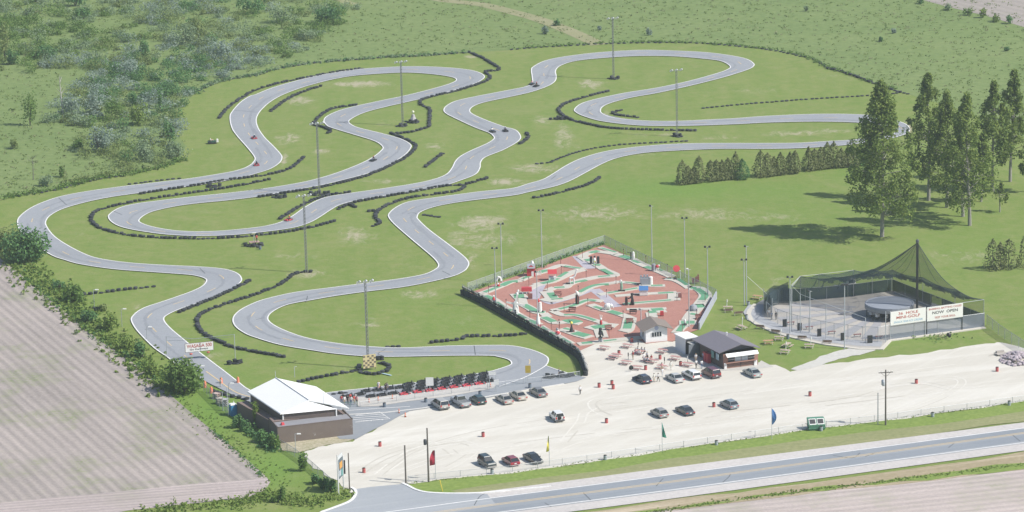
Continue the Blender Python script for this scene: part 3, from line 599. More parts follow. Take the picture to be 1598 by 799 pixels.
# ================================================================ people (skin-modifier bodies, one continuous mesh each)
SKIN = plain('skin', (.48, .30, .21), .6, .08); HAIRD = plain('dark_hair', (.045, .03, .02), .7); HAIRL = plain('fair_hair', (.33, .22, .11), .7)
SHOE = plain('shoe', (.08, .08, .09), .7)
def skeleton(pose):
    """joints (x right, y forward, z up) for a 1.75 m figure"""
    J = {'pel': (0, 0, .95), 'sp': (0, .01, 1.15), 'ch': (0, .01, 1.36), 'nk': (0, .02, 1.49), 'hd': (0, .05, 1.60), 'ht': (0, .04, 1.70)}
    if pose == 'sit':
        J = {k: (x, y, z - .78) for k, (x, y, z) in J.items()}
        for k in ('sp', 'ch', 'nk', 'hd', 'ht'): x, y, z = J[k]; J[k] = (x, y - .28 * (z - .17), z)
        for s, n in ((-1, 'l'), (1, 'r')):
            J['hp' + n] = (s * .10, .02, .15); J['kn' + n] = (s * .14, .42, .34); J['an' + n] = (s * .13, .80, .12); J['to' + n] = (s * .13, .92, .20)
            J['sh' + n] = (s * .18, -.12, .58); J['el' + n] = (s * .25, .06, .40); J['wr' + n] = (s * .14, .30, .44); J['ha' + n] = (s * .08, .36, .46)
    elif pose == 'bench':
        J = {k: (x, y, z - .48) for k, (x, y, z) in J.items()}
        for s, n in ((-1, 'l'), (1, 'r')):
            J['hp' + n] = (s * .10, .02, .46); J['kn' + n] = (s * .13, .44, .50); J['an' + n] = (s * .12, .42, .08); J['to' + n] = (s * .12, .56, .04)
            J['sh' + n] = (s * .18, 0, .92); J['el' + n] = (s * .24, .10, .66); J['wr' + n] = (s * .15, .34, .74); J['ha' + n] = (s * .12, .42, .76)
    else:
        w = {'stand': .03, 'walk': .22, 'reach': .06}[pose]
        for s, n in ((-1, 'l'), (1, 'r')):
            k = s * w
            J['hp' + n] = (s * .09, 0, .92); J['kn' + n] = (s * .10, .03 + k * .6, .50); J['an' + n] = (s * .10, k - (.06 if k < 0 else 0), .08 + (.05 if k < -.1 else 0)); J['to' + n] = (s * .12, k + .16, .035)
            J['sh' + n] = (s * .19, 0, 1.42); J['el' + n] = (s * .25, -.02 - k * .5, 1.14); J['wr' + n] = (s * .26, .06 - k, .90); J['ha' + n] = (s * .26, .09 - k, .80)
            if pose == 'reach': J['el' + n] = (s * .24, .16, 1.18); J['wr' + n] = (s * .16, .40, 1.16); J['ha' + n] = (s * .15, .50, 1.17)
    return J
RAD = {'pel': .145, 'sp': .135, 'ch': .155, 'nk': .058, 'hd': .095, 'ht': .075, 'hp': .10, 'kn': .062, 'an': .045, 'to': .035, 'sh': .07, 'el': .045, 'wr': .032, 'ha': .042}
BON = [('pel', 'sp'), ('sp', 'ch'), ('ch', 'nk'), ('nk', 'hd'), ('hd', 'ht')]
for n in 'lr': BON += [('pel', 'hp' + n), ('hp' + n, 'kn' + n), ('kn' + n, 'an' + n), ('an' + n, 'to' + n), ('ch', 'sh' + n), ('sh' + n, 'el' + n), ('el' + n, 'wr' + n), ('wr' + n, 'ha' + n)]
BODY = {}
def body_mesh(pose):
    if pose in BODY: return BODY[pose]
    J = skeleton(pose); ks = list(J); me = bpy.data.meshes.new('figure')
    vs = [J[k] for k in ks]; es = [(ks.index(a), ks.index(b)) for a, b in BON]; rad = [RAD.get(k, RAD.get(k[:2], .05)) for k in ks]
    # five fingers from each hand
    for n in 'lr':
        h = Vector(J['ha' + n]); w = Vector(J['wr' + n]); d = (h - w).normalized(); sd = d.cross(Vector((0, 1, 0))); sd = sd.normalized() if sd.length > .1 else Vector((1, 0, 0))
        for f, ln in ((-1.5, .075), (-.5, .09), (.5, .085), (1.5, .065), (2.6, .055)):
            b = len(vs); vs.append(tuple(h + sd * f * .02 + d * .04)); vs.append(tuple(h + sd * f * (.022 if f < 2 else .03) + d * (ln + (.03 if f < 2 else .0)) + Vector((0, .015, 0))))
            es += [(ks.index('ha' + n), b), (b, b + 1)]; rad += [.011, .009]
    me.from_pydata(vs, es, []); o = bpy.data.objects.new('figure', me); COL.objects.link(o)
    md = o.modifiers.new('skin', 'SKIN'); md.use_smooth_shade = True
    lay = me.skin_vertices[0] if len(me.skin_vertices) else None
    if lay:
        for i, r_ in enumerate(rad): lay.data[i].radius = (r_, r_ * (.78 if ks[i] in ('ch', 'sp', 'pel') else 1) if i < len(ks) else r_)
        lay.data[0].use_root = True
    o.modifiers.new('sub', 'SUBSURF').levels = 1
    dg = bpy.context.evaluated_depsgraph_get(); dg.update(); out = bpy.data.meshes.new_from_object(o.evaluated_get(dg)); bpy.data.objects.remove(o)
    out.name = 'person'; out.materials.clear()
    for k in range(4): out.materials.append(SKIN)
    J_ = {k: Vector(v) for k, v in J.items()}
    def seg(p, a, b):
        ab = b - a; t = max(0, min(1, (p - a).dot(ab) / max(ab.length_squared, 1e-9))); return (p - a - ab * t).length
    cl = {('pel', 'sp'): 1, ('sp', 'ch'): 1, ('ch', 'nk'): 1, ('nk', 'hd'): 0, ('hd', 'ht'): 0}
    for n in 'lr': cl.update({('pel', 'hp' + n): 2, ('hp' + n, 'kn' + n): 2, ('kn' + n, 'an' + n): 2, ('an' + n, 'to' + n): 3, ('ch', 'sh' + n): 1, ('sh' + n, 'el' + n): 1, ('el' + n, 'wr' + n): 0, ('wr' + n, 'ha' + n): 0})
    for p in out.polygons:
        c = p.center; k = min(cl, key=lambda e: seg(c, J_[e[0]], J_[e[1]])); m_ = cl[k]
        if k == ('ch', 'nk') and c.z > (J_['nk'].z + J_['ch'].z) / 2 + .05: m_ = 0
        p.material_index = m_; p.use_smooth = True
    BODY[pose] = (out, J_); return BODY[pose]
PG = 'people at the kart track'
def person(loc, rz, pose, label, shirt, trousers, hair=None, skin=None, helmet=None, group=None):
    me, J = body_mesh(pose)
    o = bpy.data.objects.new('person', me); COL.objects.link(o); tag(o, label, 'person', group)
    o.location = loc; o.rotation_euler.z = rz
    cols = [skin or SKIN, plain('cloth_%d_%d_%d' % tuple(int(c * 99) for c in shirt), shirt, .85), plain('cloth_%d_%d_%d' % tuple(int(c * 99) for c in trousers), trousers, .85), SHOE]
    for i, m_ in enumerate(cols): o.material_slots[i].link = 'OBJECT'; o.material_slots[i].material = m_
    h = J['hd']
    # face: nose, eyes and mouth sit on the head; hair or helmet over it
    f = MB(); f.mat(0).box((h.x, h.y + .098, h.z - .005), (.022, .03, .035), taper=(.5, .5)); f.mat(1)
    for s in (-1, 1): f.ball((h.x + s * .034, h.y + .083, h.z + .02), .011, 6)
    f.mat(2).box((h.x, h.y + .086, h.z - .045), (.045, .012, .01))
    for s in (-1, 1): f.mat(0).ball((h.x + s * .093, h.y - .005, h.z), (.012, .02, .03), 6)
    f.build('face', [cols[0], HAIRD, plain('lips', (.40, .16, .13))], o)
    hb = MB()
    if helmet is not None:
        hb.lathe([(.10, -.10), (.135, -.05), (.145, .03), (.12, .11), (.07, .15), (0, .165)], (h.x, h.y, h.z), 12); hb.mat(1).box((h.x, h.y + .125, h.z + .01), (.17, .05, .08))
        hb.build('helmet', [plain('helmet_%d' % int(helmet[0] * 99 + helmet[2] * 9), helmet, .3, coat=.5), plain('visor', (.02, .02, .03), .15)], o, smooth=True)
    else:
        hb.lathe([(.098, .0), (.106, .04), (.098, .085), (.06, .125), (0, .14)], (h.x, h.y - .018, h.z), 10); hb.lathe([(.07, -.07), (.098, 0)], (h.x, h.y - .035, h.z), 10)
        hb.build('hair', hair or HAIRD, o, smooth=True)
    return o
WHT = (.70, .70, .70); BLK = (.03, .03, .035); NAV = (.05, .07, .14); REDC = (.50, .07, .07); TAN = (.45, .36, .25); GRY = (.28, .29, .31); DEN = (.10, .15, .25); PNK = (.62, .30, .32); LBL = (.35, .45, .58)

# ================================================================ karts
KRED = plain('kart_red', (.55, .055, .075), .35, .1, coat=.3); KBLK = plain('kart_black', (.022, .023, .027), .45, .2); STEEL = plain('steel', (.34, .35, .37), .4, .1, metal=.6)
RIM = plain('alloy_rim', (.45, .46, .48), .35, .08, metal=.5); SEATM = plain('black_seat', (.03, .03, .034), .7); CHROME = plain('engine_metal', (.40, .41, .43), .35, .2, metal=.6)
def kart_proto(col, label):
    t = thing('go_kart', label, 'go-kart')
    MB().box((0, 0, .10), (1.55, .70, .05)).tube([(-.85, -.40, .14), (-.85, .40, .14)], .03).tube([(-.2, -.34, .13), (.6, -.34, .13)], .03).tube([(-.2, .34, .13), (.6, .34, .13)], .03).build('chassis', KBLK, t)
    b = MB(); b.box((.78, 0, .22), (.42, 1.10, .20), taper=(.7, .85)); b.box((.50, 0, .30), (.40, .42, .22), taper=(.6, .8))
    b.box((.02, .53, .22), (.95, .22, .22), taper=(.9, .7)); b.box((.02, -.53, .22), (.95, .22, .22), taper=(.9, .7)); b.box((-.93, 0, .22), (.12, 1.20, .16), taper=(.8, .95)); b.build('bodywork', col, t)
    s = MB(); s.box((-.22, 0, .20), (.46, .42, .12)); s.box((-.47, 0, .44), (.10, .42, .52), taper=(.7, .8)); s.build('seat', SEATM, t)
    MB().box((-.72, .12, .28), (.30, .34, .26), taper=(.8, .8)).box((-.70, -.24, .24), (.26, .20, .18)).build('engine', CHROME, t)
    MB().tube([(-.62, -.40, .15), (-.62, -.40, .62), (-.62, .40, .62), (-.62, .40, .15)], .028).build('roll_bar', KBLK, t)
    st = MB(); a = [Vector((.30 - .05 * math.sin(k * .785), .15 * math.cos(k * .785), .50 + .14 * math.sin(k * .785))) for k in range(9)]; st.tube(a, .016, 5, cap=False); st.tube([(.30, 0, .50), (.52, 0, .30)], .015, 5); st.build('steering_wheel', KBLK, t)
    for (x, y, r, w) in ((.62, .52, .13, .14), (.62, -.52, .13, .14), (-.62, .54, .14, .20), (-.62, -.54, .14, .20)):
        MX = Matrix.Translation((x, y, r)) @ Matrix.Rotation(R(90), 4, 'X')
        wh = MB().lathe([(r * .6, -w / 2), (r * .95, -w / 2), (r, -w / 4), (r, w / 4), (r * .95, w / 2), (r * .6, w / 2)], n=12, M=MX).build('wheel', RUB, t, smooth=True)
        MB().lathe([(0, -w * .52), (r * .55, -w * .52), (r * .55, w * .52), (0, w * .52)], n=10, M=MX).build('rim', RIM, wh)
    return t
# karts out on the track: photo point, point it heads for, colour, labels
KT = [((396.5,217),(372,200),'r','red go-kart climbing to the top left loop','driver in dark top in the red kart on the left sweep',NAV),
 ((400.5,259),(392,240),'r','red go-kart at the left sweep bend with its driver in black','driver in black in the kart at the left sweep bend',BLK),
 ((582,252),(560,262),'k','lone black go-kart on the middle left straight','driver in black alone on the middle left straight',BLK),
 ((450,345),(430,351),'r','bright red go-kart on the edge of the lower left straight','driver in red in the bright red kart',REDC),
 ((769,207),(785,214),'k','left one of two dark karts at the middle bend','driver with a pale top in the left kart of the middle pair',WHT),
 ((789,206),(800,215),'k','right one of two dark karts at the middle bend','driver in navy in the right kart of the middle pair',NAV),
 ((829.5,133),(815,141),'k','dark kart half off the track edge in the far pair','driver with a pink top in the far left kart',PNK),
 ((836.5,136),(820,143),'k','black kart ahead of the far pair on the asphalt','driver in black in the nearer kart of the far pair',BLK)]
PR = kart_proto(KRED, ''); PK = kart_proto(KBLK, ''); usedr = usedk = False
def kart(p, a, red, label, group):
    global usedr, usedk
    src = PR if red else PK
    if red and not usedr: o, usedr = src, True
    elif not red and not usedk: o, usedk = src, True
    else: o = copy_tree(src)
    return put(o, p, a, label, group)
HC_ = [(.70,.70,.68),(.03,.03,.03),(.5,.06,.06),(.65,.55,.1),(.1,.15,.4)]
for i, (p, h, c, l, dl, sh) in enumerate(KT):
    a = DIR(p, h); w = G(p); kart(w + Vector((0, 0, .16)), a, c == 'r', l, 'karts out on the track')
    person(w + Vector((-.24 * math.cos(a), -.24 * math.sin(a), .38)), a - math.pi / 2, 'sit', dl, sh, BLK if i % 2 else DEN, helmet=HC_[i % 5], group='kart drivers')
# parked karts: seven columns behind the red front row, then black ones further left
ORD = ['leftmost', 'second', 'third', 'fourth', 'fifth', 'sixth', 'rightmost']
ORDL = ['first', 'second', 'third', 'fourth', 'fifth', 'sixth', 'seventh']
front = [(632,617),(653,613.5),(672,611.5),(691,608.8),(710,606),(729.5,603.8),(749,601)]
aP = DIR(front[0], front[-1])
for i, (x, y) in enumerate(front):
    kart(G((x, y)) + Vector((0, 0, .18)), aP + R(180 + rnd.uniform(-3, 3)), True, 'red parked kart in the front row of the pit, %s from the left' % ORDL[i], 'red karts parked along the pit')
    for r_ in range(1, 4):
        kart(G((x + 3 + r_ * 1.2, y - 5.2 * r_)) + Vector((0, 0, .18)), aP + R(180 + rnd.uniform(-4, 4)), False, 'black kart %s behind the %s red kart of the pit' % (('just', 'two rows', 'three rows')[r_ - 1], ORDL[i]), 'black karts parked in rows')
left = [(614,616),(597,618.5),(580,620.5),(562,617.5),(545,620.5),(609,608),(590,610.5),(572,612.5),(625,606.5)]
nm = ['beside the leftmost red kart','by the second orange cone','left of the orange cones','third from the left end','at the left end of the pit lane','at the back near the two people in grey','at the back behind the flag person','at the back left','at the back right of the black-only bay']
for (x, y), n_ in zip(left, nm): kart(G((x, y)) + Vector((0, 0, .18)), aP + R(180 + rnd.uniform(-5, 5)), False, 'black kart in the black bay, ' + n_, 'black karts in the left bay')
for i, (x, y) in enumerate([(755,593),(764,596.5)]): kart(G((x, y)) + Vector((0, 0, .18)), aP + R(180), False, 'black kart at the pit right end, ' + ('at the back under the white board' if i == 0 else 'near the tall sign posts'), 'black karts in the left bay')
# ================================================================ cars
GLASS = plain('car_glass', (.025, .032, .04), .08, .05, spec=.8); TYRE = plain('car_tyre', (.025, .025, .027), .8); HUB = plain('wheel_hub', (.36, .37, .38), .4, .08, metal=.5)
TAIL = plain('tail_lamp', (.45, .03, .03), .25, .1, coat=.4); HEADL = plain('head_lamp', (.70, .70, .66), .15, .05); BUMP = plain('grey_bumper', (.10, .10, .105), .6); PLATE = plain('number_plate', (.65, .65, .62), .5)
def paint(name, c): return plain('paint_' + name, c, .28, .05, 1.5, coat=.6)
# side profiles: lower body (x front +, z) and greenhouse (x, z)
CT = {
 'sedan': dict(L=4.7, W=1.78, low=[(-2.32,.30),(-2.35,.62),(-2.25,.92),(-1.55,.97),(1.0,.95),(2.05,.80),(2.32,.62),(2.33,.30)], gh=[(-1.72,.95),(-.98,1.40),(.28,1.42),(1.12,.93)], wb=1.36),
 'hatch': dict(L=4.2, W=1.75, low=[(-2.08,.30),(-2.10,.70),(-2.02,.98),(-1.6,1.0),(.95,.96),(1.85,.80),(2.08,.60),(2.10,.30)], gh=[(-1.98,.98),(-1.42,1.44),(.22,1.48),(1.10,.94)], wb=1.26),
 'wagon': dict(L=4.9, W=1.85, low=[(-2.42,.34),(-2.45,.70),(-2.38,1.05),(.95,1.02),(2.05,.90),(2.42,.68),(2.45,.34)], gh=[(-2.34,1.03),(-2.12,1.55),(.25,1.58),(1.10,1.0)], wb=1.45),
 'minivan': dict(L=4.7, W=1.92, low=[(-2.30,.34),(-2.34,.75),(-2.28,1.08),(1.05,1.04),(1.95,.92),(2.32,.70),(2.35,.34)], gh=[(-2.24,1.06),(-2.0,1.72),(.45,1.74),(1.45,1.02)], wb=1.45),
 'suv': dict(L=4.3, W=1.78, low=[(-2.0,.42),(-2.03,.85),(-1.98,1.12),(.75,1.10),(1.95,1.04),(2.12,.85),(2.12,.42)], gh=[(-1.95,1.10),(-1.85,1.72),(.20,1.74),(.78,1.08)], wb=1.25),
 'pickup': dict(L=5.4, W=1.95, low=[(-2.68,.45),(-2.70,.80),(-2.68,1.10),(.2,1.12),(1.35,1.12),(2.5,1.05),(2.70,.85),(2.70,.45)], gh=[(-.48,1.10),(-.36,1.74),(.62,1.76),(1.25,1.10)], wb=1.75)}
def loft(mb, prof, w0, w1, zlo, zhi):
    """closed side profile swept across, narrowing from w0 at zlo to w1 at zhi, with rounded shoulders"""
    ys = (-1, -.86, .86, 1); cx = sum(p[0] for p in prof) / len(prof); n = len(prof); vs = []
    for y in ys:
        k = .965 if abs(y) == 1 else 1
        for (x, z) in prof:
            t = max(0, min(1, (z - zlo) / (zhi - zlo))); vs.append((cx + (x - cx) * k, y * (w0 + (w1 - w0) * t) / 2, z - (.0 if abs(y) < 1 else .03 * (1 if z > (zlo + zhi) / 2 else 0))))
    fs = [tuple(range(n)), tuple(3 * n + i for i in range(n - 1, -1, -1))]
    for j in range(3):
        for i in range(n): a = j * n + i; b = j * n + (i + 1) % n; fs.append((a, a + n, b + n, b))
    mb.add(vs, fs)
def car(p, ang, typ, col, label, two=None, extra=None, group='cars in the gravel car park'):
    d = CT[typ]; t = thing('parked_car', label, 'car', G(p), R(ang), group)
    if typ in ('minivan', 'pickup', 'suv'): t['category'] = {'minivan': 'van', 'pickup': 'pickup', 'suv': 'car'}[typ]; t.name = {'minivan': 'parked_van', 'pickup': 'pickup_truck', 'suv': 'parked_car'}[typ]
    M_ = paint(*col); W = d['W']; lo = d['low']; gh = d['gh']; zt = max(z for x, z in gh); zb = gh[0][1]
    b = MB(); loft(b, lo, W, W * .94, .3, 1.1); b.build('body', M_, t)
    if two: MB().box((0, 0, .46), (d['L'] * .93, W + .03, .22)).build('lower_panel', two, t)
    g_ = MB(); loft(g_, [(x, z) for x, z in gh], W * .93, W * .72, zb, zt); g_.build('windows', GLASS, t)
    r = MB(); x0, x1 = gh[1][0], gh[2][0]; r.box(((x0 + x1) / 2, 0, zt + .01), ((x1 - x0) * 1.02, W * .74, .06), taper=(.96, .92))
    for s in (-1, 1):     # pillars
        for (xa, za, xb, zb_) in ((gh[0][0], gh[0][1], x0, zt), (gh[3][0], gh[3][1], x1, zt), ((x0 + x1) / 2 + .1, zb, (x0 + x1) / 2 + .05, zt)) + (((x0 - .0) * .55, zb, x0 * .55, zt),) * (typ in ('wagon', 'minivan', 'suv')):
            r.tube([(xa, s * W * .46, za), (xb, s * W * .365, zb_)], .05, 4)
    r.build('roof', M_, t)
    f = MB(); xf = d['L'] / 2
    f.box((xf - .06, 0, .44), (.16, W * .96, .22)).box((-xf + .06, 0, .46), (.16, W * .96, .24)); f.build('bumper', two or (BUMP if typ in ('wagon', 'suv', 'pickup', 'minivan') else M_), t)
    for s in (-1, 1):
        MB().box((xf - .14, s * W * .36, .68), (.10, .36, .15)).build('headlight', HEADL, t)
        hz = 1.0 if typ in ('wagon', 'minivan', 'suv') else .78
        MB().box((-xf + .04, s * W * .40, hz - .06), (.09, .22 if hz > .9 else .40, .36 if hz > .9 else .16)).build('tail_light', TAIL, t)
        MB().box((gh[3][0] - .25, s * (W / 2 + .07), 1.02), (.10, .16, .12)).build('mirror', M_, t)
    MB().box((-xf + .015, 0, .66), (.03, .40, .16)).build('number_plate', PLATE, t)
    rr = .36 if typ in ('suv', 'pickup') else .315
    for x in (d['wb'], -d['wb']):
        for s in (-1, 1):
            MX = Matrix.Translation((x, s * (W / 2 - .09), rr)) @ Matrix.Rotation(R(90), 4, 'X')
            wh = MB().lathe([(rr * .6, -.11), (rr * .96, -.11), (rr, -.06), (rr, .06), (rr * .96, .11), (rr * .6, .11)], n=16, M=MX).build('wheel', TYRE, t, smooth=True)
            MB().lathe([(0, -.118), (rr * .62, -.115), (rr * .62, .115), (0, .118)], n=12, M=MX).build('hub', HUB, wh)
    if typ == 'pickup':
        MB().box((-1.6, 0, 1.115), (2.0, W * .80, .03)).build('bed_floor', plain('bed_liner', (.16, .17, .18), .7), t)
        MB().box((-1.6, W * .45, 1.16), (2.1, .10, .10)).box((-1.6, -W * .45, 1.16), (2.1, .10, .10)).box((-2.62, 0, 1.14), (.08, W * .9, .12)).build('bed_rail', M_, t)
    if extra == 'spare':
        MX = Matrix.Translation((-2.10, .1, .95)) @ Matrix.Rotation(R(90), 4, 'Y')
        MB().lathe([(.2, -.1), (.35, -.1), (.37, 0), (.35, .1), (.2, .1), (.2, -.1)], n=14, M=MX).build('spare_wheel', TYRE, t, smooth=True)
    if extra == 'rack':
        MB().tube([(-1.4, .55, zt + .12), (.1, .55, zt + .12)], .025, 5).tube([(-1.4, -.55, zt + .12), (.1, -.55, zt + .12)], .025, 5).build('roof_rack', BUMP, t)
    if extra == 'door':
        dr = MB(); dr.box((0, .42, .72), (.09, .95, .62)).build('open_door', M_, t, loc=(.75, W / 2, 0), rz=R(-8))
    return t
AW = 114   # most cars point away up the lot
SILV = ('beige_silver', (.40, .385, .36)); PSIL = ('silver_grey', (.36, .38, .40)); DGRN = ('dark_green', (.02, .045, .045)); TANS = ('tan_silver', (.38, .355, .32)); GREY = ('mid_grey', (.17, .165, .165))
NAVY = ('navy', (.022, .028, .05)); SIL2 = ('silver', (.46, .46, .45)); WHI = ('white', (.74, .74, .73)); MAR = ('maroon', (.12, .022, .032)); GGRN = ('grey_green', (.33, .35, .34)); SIL3 = ('warm_grey', (.27, .265, .26)); DGRY = ('charcoal', (.06, .065, .075)); BGRY = ('blue_grey', (.20, .235, .265)); FGRN = ('forest', (.025, .04, .045)); REDP = ('claret', (.22, .025, .045)); BLKP = ('black', (.02, .024, .03))
car((687,636), AW, 'minivan', SILV, 'beige silver minivan at the left end of the pit row')
car((719,632), AW, 'pickup', PSIL, 'silver grey pickup truck with an open bed')
car((746,628.5), AW, 'hatch', DGRN, 'dark green hatchback tucked behind the silver pickup truck')
car((787,627.5), AW, 'sedan', TANS, 'tan silver coupe parked alone of the tan pair, nearer the camera')
car((808.5,621.5), AW, 'sedan', ('pale_tan', (.42,.39,.34)), 'pale tan sedan half hidden behind the tan silver coupe')
car((840,616.5), AW, 'sedan', GREY, 'grey sedan beside a dark drum under the yellow sign')
car((869,655), AW - 8, 'suv', WHI, 'white off-roader with a spare wheel on its tail in mid car park', extra='spare')
car((1003,596), AW, 'hatch', NAVY, 'dark navy hatchback with an open front door by the picnic tables', extra='door')
car((1053,594), AW, 'sedan', SIL2, 'silver sedan between the navy hatchback and the white wagon')
car((1079,589.5), AW, 'wagon', WHI, 'white station wagon with dark lower panels near the snack bar', two=BUMP)
car((1110,587), AW, 'minivan', MAR, 'maroon minivan parked against the snack bar plaza')
car((1174,586), AW, 'sedan', GGRN, 'grey green sedan in front of the snack bar counter')
car((1029,649), AW, 'hatch', SIL3, 'warm grey hatchback with big red tail lights in mid car park')
car((1069,645), AW, 'sedan', DGRY, 'charcoal sedan in mid car park right of the warm grey hatchback')
car((1138,635.5), AW + 2, 'hatch', BGRY, 'blue grey hatchback standing next to a red drum')
car((760,727), -64, 'suv', FGRN, 'dark green off-roader with chrome grille facing the roadside fence', two=plain('tan_trim', (.30,.29,.27), .5), extra='rack')
car((797,724), AW, 'hatch', REDP, 'claret hatchback, the middle one of three by the roadside fence')
car((832,720), -64, 'sedan', BLKP, 'black sedan facing the roadside fence, right of the claret hatchback')
# ================================================================ drums, cones
DRED = plain('red_drum', (.40, .085, .085), .55, .2, 4); DBLU = plain('blue_grey_drum', (.13, .165, .21), .5, .2, 4); DGR = plain('grey_drum', (.30, .34, .37), .5, .2, 4); INSIDE = plain('drum_rubbish', (.06, .045, .045), .9)
def drum_proto(mat):
    t = thing('litter_drum', '', 'litter drum')
    b = MB().lathe([(.29, 0), (.30, .03), (.29, .06), (.29, .29), (.305, .31), (.29, .33), (.29, .59), (.305, .61), (.29, .63), (.29, .86), (.305, .89)], n=16).build('barrel', mat, t, smooth=True)
    MB().lathe([(.305, .89), (.26, .92), (.25, .84), (0, .83)], n=16).build('rim', INSIDE, t)
    return t
def series(mat, lst, group, proto=drum_proto):
    src = proto(mat)
    for i, (p, l) in enumerate(lst): o = src if i == 0 else copy_tree(src); put(o, G(p), rnd.uniform(0, 6), l, group)
series(DRED, [((593,697),'red litter drum in front of the brown building'), ((568,738),'red litter drum nearest the entrance gate'), ((754,682),'red drum alone below the pickup and tan coupe'), ((946.5,660.5),'red drum alone right of the white off-roader'), ((935,605),'red drum just left of the pair of drums by the plaza edge'), ((955,601),'farther red drum of the touching pair'), ((957,607.5),'nearer, paler red drum of the touching pair'), ((1114,635.5),'red drum beside the blue grey hatchback'), ((1264,618.5),'red drum in the open right half of the lot'), ((1430,599),'red drum right of the utility pole with crossarm'), ((1556,580),'rightmost red drum near the stone heap'), ((966,554),'red drum by the leftmost plaza tables'), ((1030,561),'red drum between the back picnic tables'), ((1007.5,577.5),'red drum in the middle of the picnic tables'), ((1062,571),'red drum near the snack bar queue'), ((986,534),'dark red drum in the shade of the ticket hut')], 'red litter drums')
series(DBLU, [((600,636),'blue grey drum at the left of the pit road'), ((664.5,628.5),'blue grey drum on the pit road left of the minivan'), ((749,617.5),'blue grey drum on the pit road behind the dark green hatchback'), ((827,606),'blue grey drum on the pit road behind the grey sedan'), ((1229.5,529),'blue grey drum on the lawn by the batting cage benches'), ((406,389),'blue drum by the white marshal shelter')], 'blue grey litter drums')
series(DGR, [((768,740),'grey drum at the fence before the green off-roader'), ((944.5,718),'grey drum at the fence right of the yellow flag'), ((1118,695),'grey drum at the fence between the green and blue flags'), ((1281.5,673),'grey drum at the fence in front of the green skip'), ((1455.5,651),'grey drum at the fence right of the utility pole'), ((1575,633),'rightmost grey drum at the roadside fence'), ((1168,477),'grey drum beside the cage entrance benches'), ((1165,498),'grey drum on the lawn left of the cage')], 'grey litter drums')
ORG = plain('orange_cone', (.62, .16, .07), .6)
def cone_proto(mat):
    t = thing('traffic_cone', '', 'traffic cone'); MB().box((0, 0, .03), (.48, .48, .06)).build('base', ORG, t)
    MB().lathe([(.19, .06), (.05, .95), (0, .96)], n=12).build('cone', ORG, t, smooth=True); MB().lathe([(.15, .36), (.105, .56)], n=12).build('white_band', PLATE, t); return t
series(ORG, [((622.8,645.5),'orange cone on the gravel by the hatched bay'), ((632.5,651),'orange cone on the gravel nearest the camera'), ((612.5,623.5),'orange cone before the leftmost red kart'), ((590.3,626),'orange cone in the middle of the empty pit lane'), ((576,629),'orange cone beside the pit fence post'), ((765.5,604.5),'orange cone at the right end of the pit lane')], 'orange cones', cone_proto)
BARO = plain('orange_barrel', (.62, .20, .12), .55)
def barrel_proto(mat):
    t = thing('traffic_barrel', '', 'traffic barrel'); MB().lathe([(.34, 0), (.30, .05), (.26, 1.0), (.22, 1.12), (0, 1.14)], n=14).build('barrel', BARO, t, smooth=True)
    for z in (.3, .66): MB().lathe([(.295 - z * .04, z), (.285 - z * .04, z + .16)], n=14).build('white_band', PLATE, t)
    MB().lathe([(.1, 1.14), (.1, 1.3), (0, 1.34)], n=8).build('lamp', plain('amber_lamp', (.65, .33, .05), .3), t); return t
series(BARO, [((345.5,599),'orange and white traffic barrel on the yellow line'), ((371.5,598),'orange and white traffic barrel on the white track edge'), ((320,604.5),'orange and white traffic barrel beside the big bush'), ((330,613.5),'orange and white traffic barrel at the start of the tyre row'), ((591,606),'orange and white traffic barrel at the back of the pit')], 'orange traffic barrels', barrel_proto)
# ================================================================ lights and poles
GALV = plain('galvanised_steel', (.36, .38, .40), .5, .12, 2, metal=.3); PGREY = plain('grey_pole', (.42, .45, .47), .55, .1); RUST = plain('weathered_steel', (.12, .105, .09), .7, .25); LAMPW = plain('white_reflector', (.78, .78, .76), .35); LAMPD = plain('dark_floodlight', (.05, .055, .065), .5)
WOOD = plain('pole_wood', (.13, .115, .10), .85, .25, 5); BLACKP = plain('black_paint', (.025, .028, .03), .5)
GALVD = plain('dull_steel', (.22, .235, .25), .6, .15, 2)
def tower(base, ytop, label, mat=GALVD):
    h = ZT(base, ytop); t = thing('light_tower', label, 'light tower', G(base), R(rnd.uniform(0, 40)), 'lattice light towers on the infield')
    leg = MB(); w = .25
    cs = [Vector((w * math.cos(a), w * math.sin(a), 0)) for a in (R(90), R(210), R(330))]
    for c in cs: leg.tube([c, c * .8 + Vector((0, 0, h))], .055, 5)
    leg.build('mast', mat, t)
    br = MB(); n = int(h / .75)
    for k in range(n):
        z0, z1 = h * k / n, h * (k + 1) / n
        for i in range(3): br.tube([cs[i] + Vector((0, 0, z0)), cs[(i + 1) % 3] + Vector((0, 0, z1))], .026, 4, cap=False)
    br.build('bracing', RUST if mat is GALVD else mat, t)
    a = R(20) - t.rotation_euler.z; M3 = Matrix.Rotation(a, 3, 'Z')
    MB().tube([M3 @ Vector((-1.6, 0, h)), M3 @ Vector((1.6, 0, h))], .06, 5).build('crossarm', mat, t)
    for i in range(6):
        x = -1.6 + 3.2 * i / 5; s = 1 if i % 2 else -1; v = M3 @ Vector((x, s * .25, h + .12))
        MX = Matrix.Translation(v) @ Matrix.Rotation(a, 4, 'Z') @ Matrix.Rotation(R(115) * -s, 4, 'X')
        MB().lathe([(.10, -.22), (.14, -.05), (.29, .14), (.24, .09), (0, .02)], n=10, M=MX).build('floodlight', LAMPW, t, smooth=True)
    return t
tower((574.5,575), 440, 'nearest lattice light tower, behind the chequered board')
tower((478.5,425.5), 306, 'lattice light tower at the end of the big C-shaped tyre wall')
tower((498.5,302.5), 193, 'lattice light tower on the middle left infield')
tower((628.5,196), 97, 'lattice light tower in the top left infield beside the marshal post')
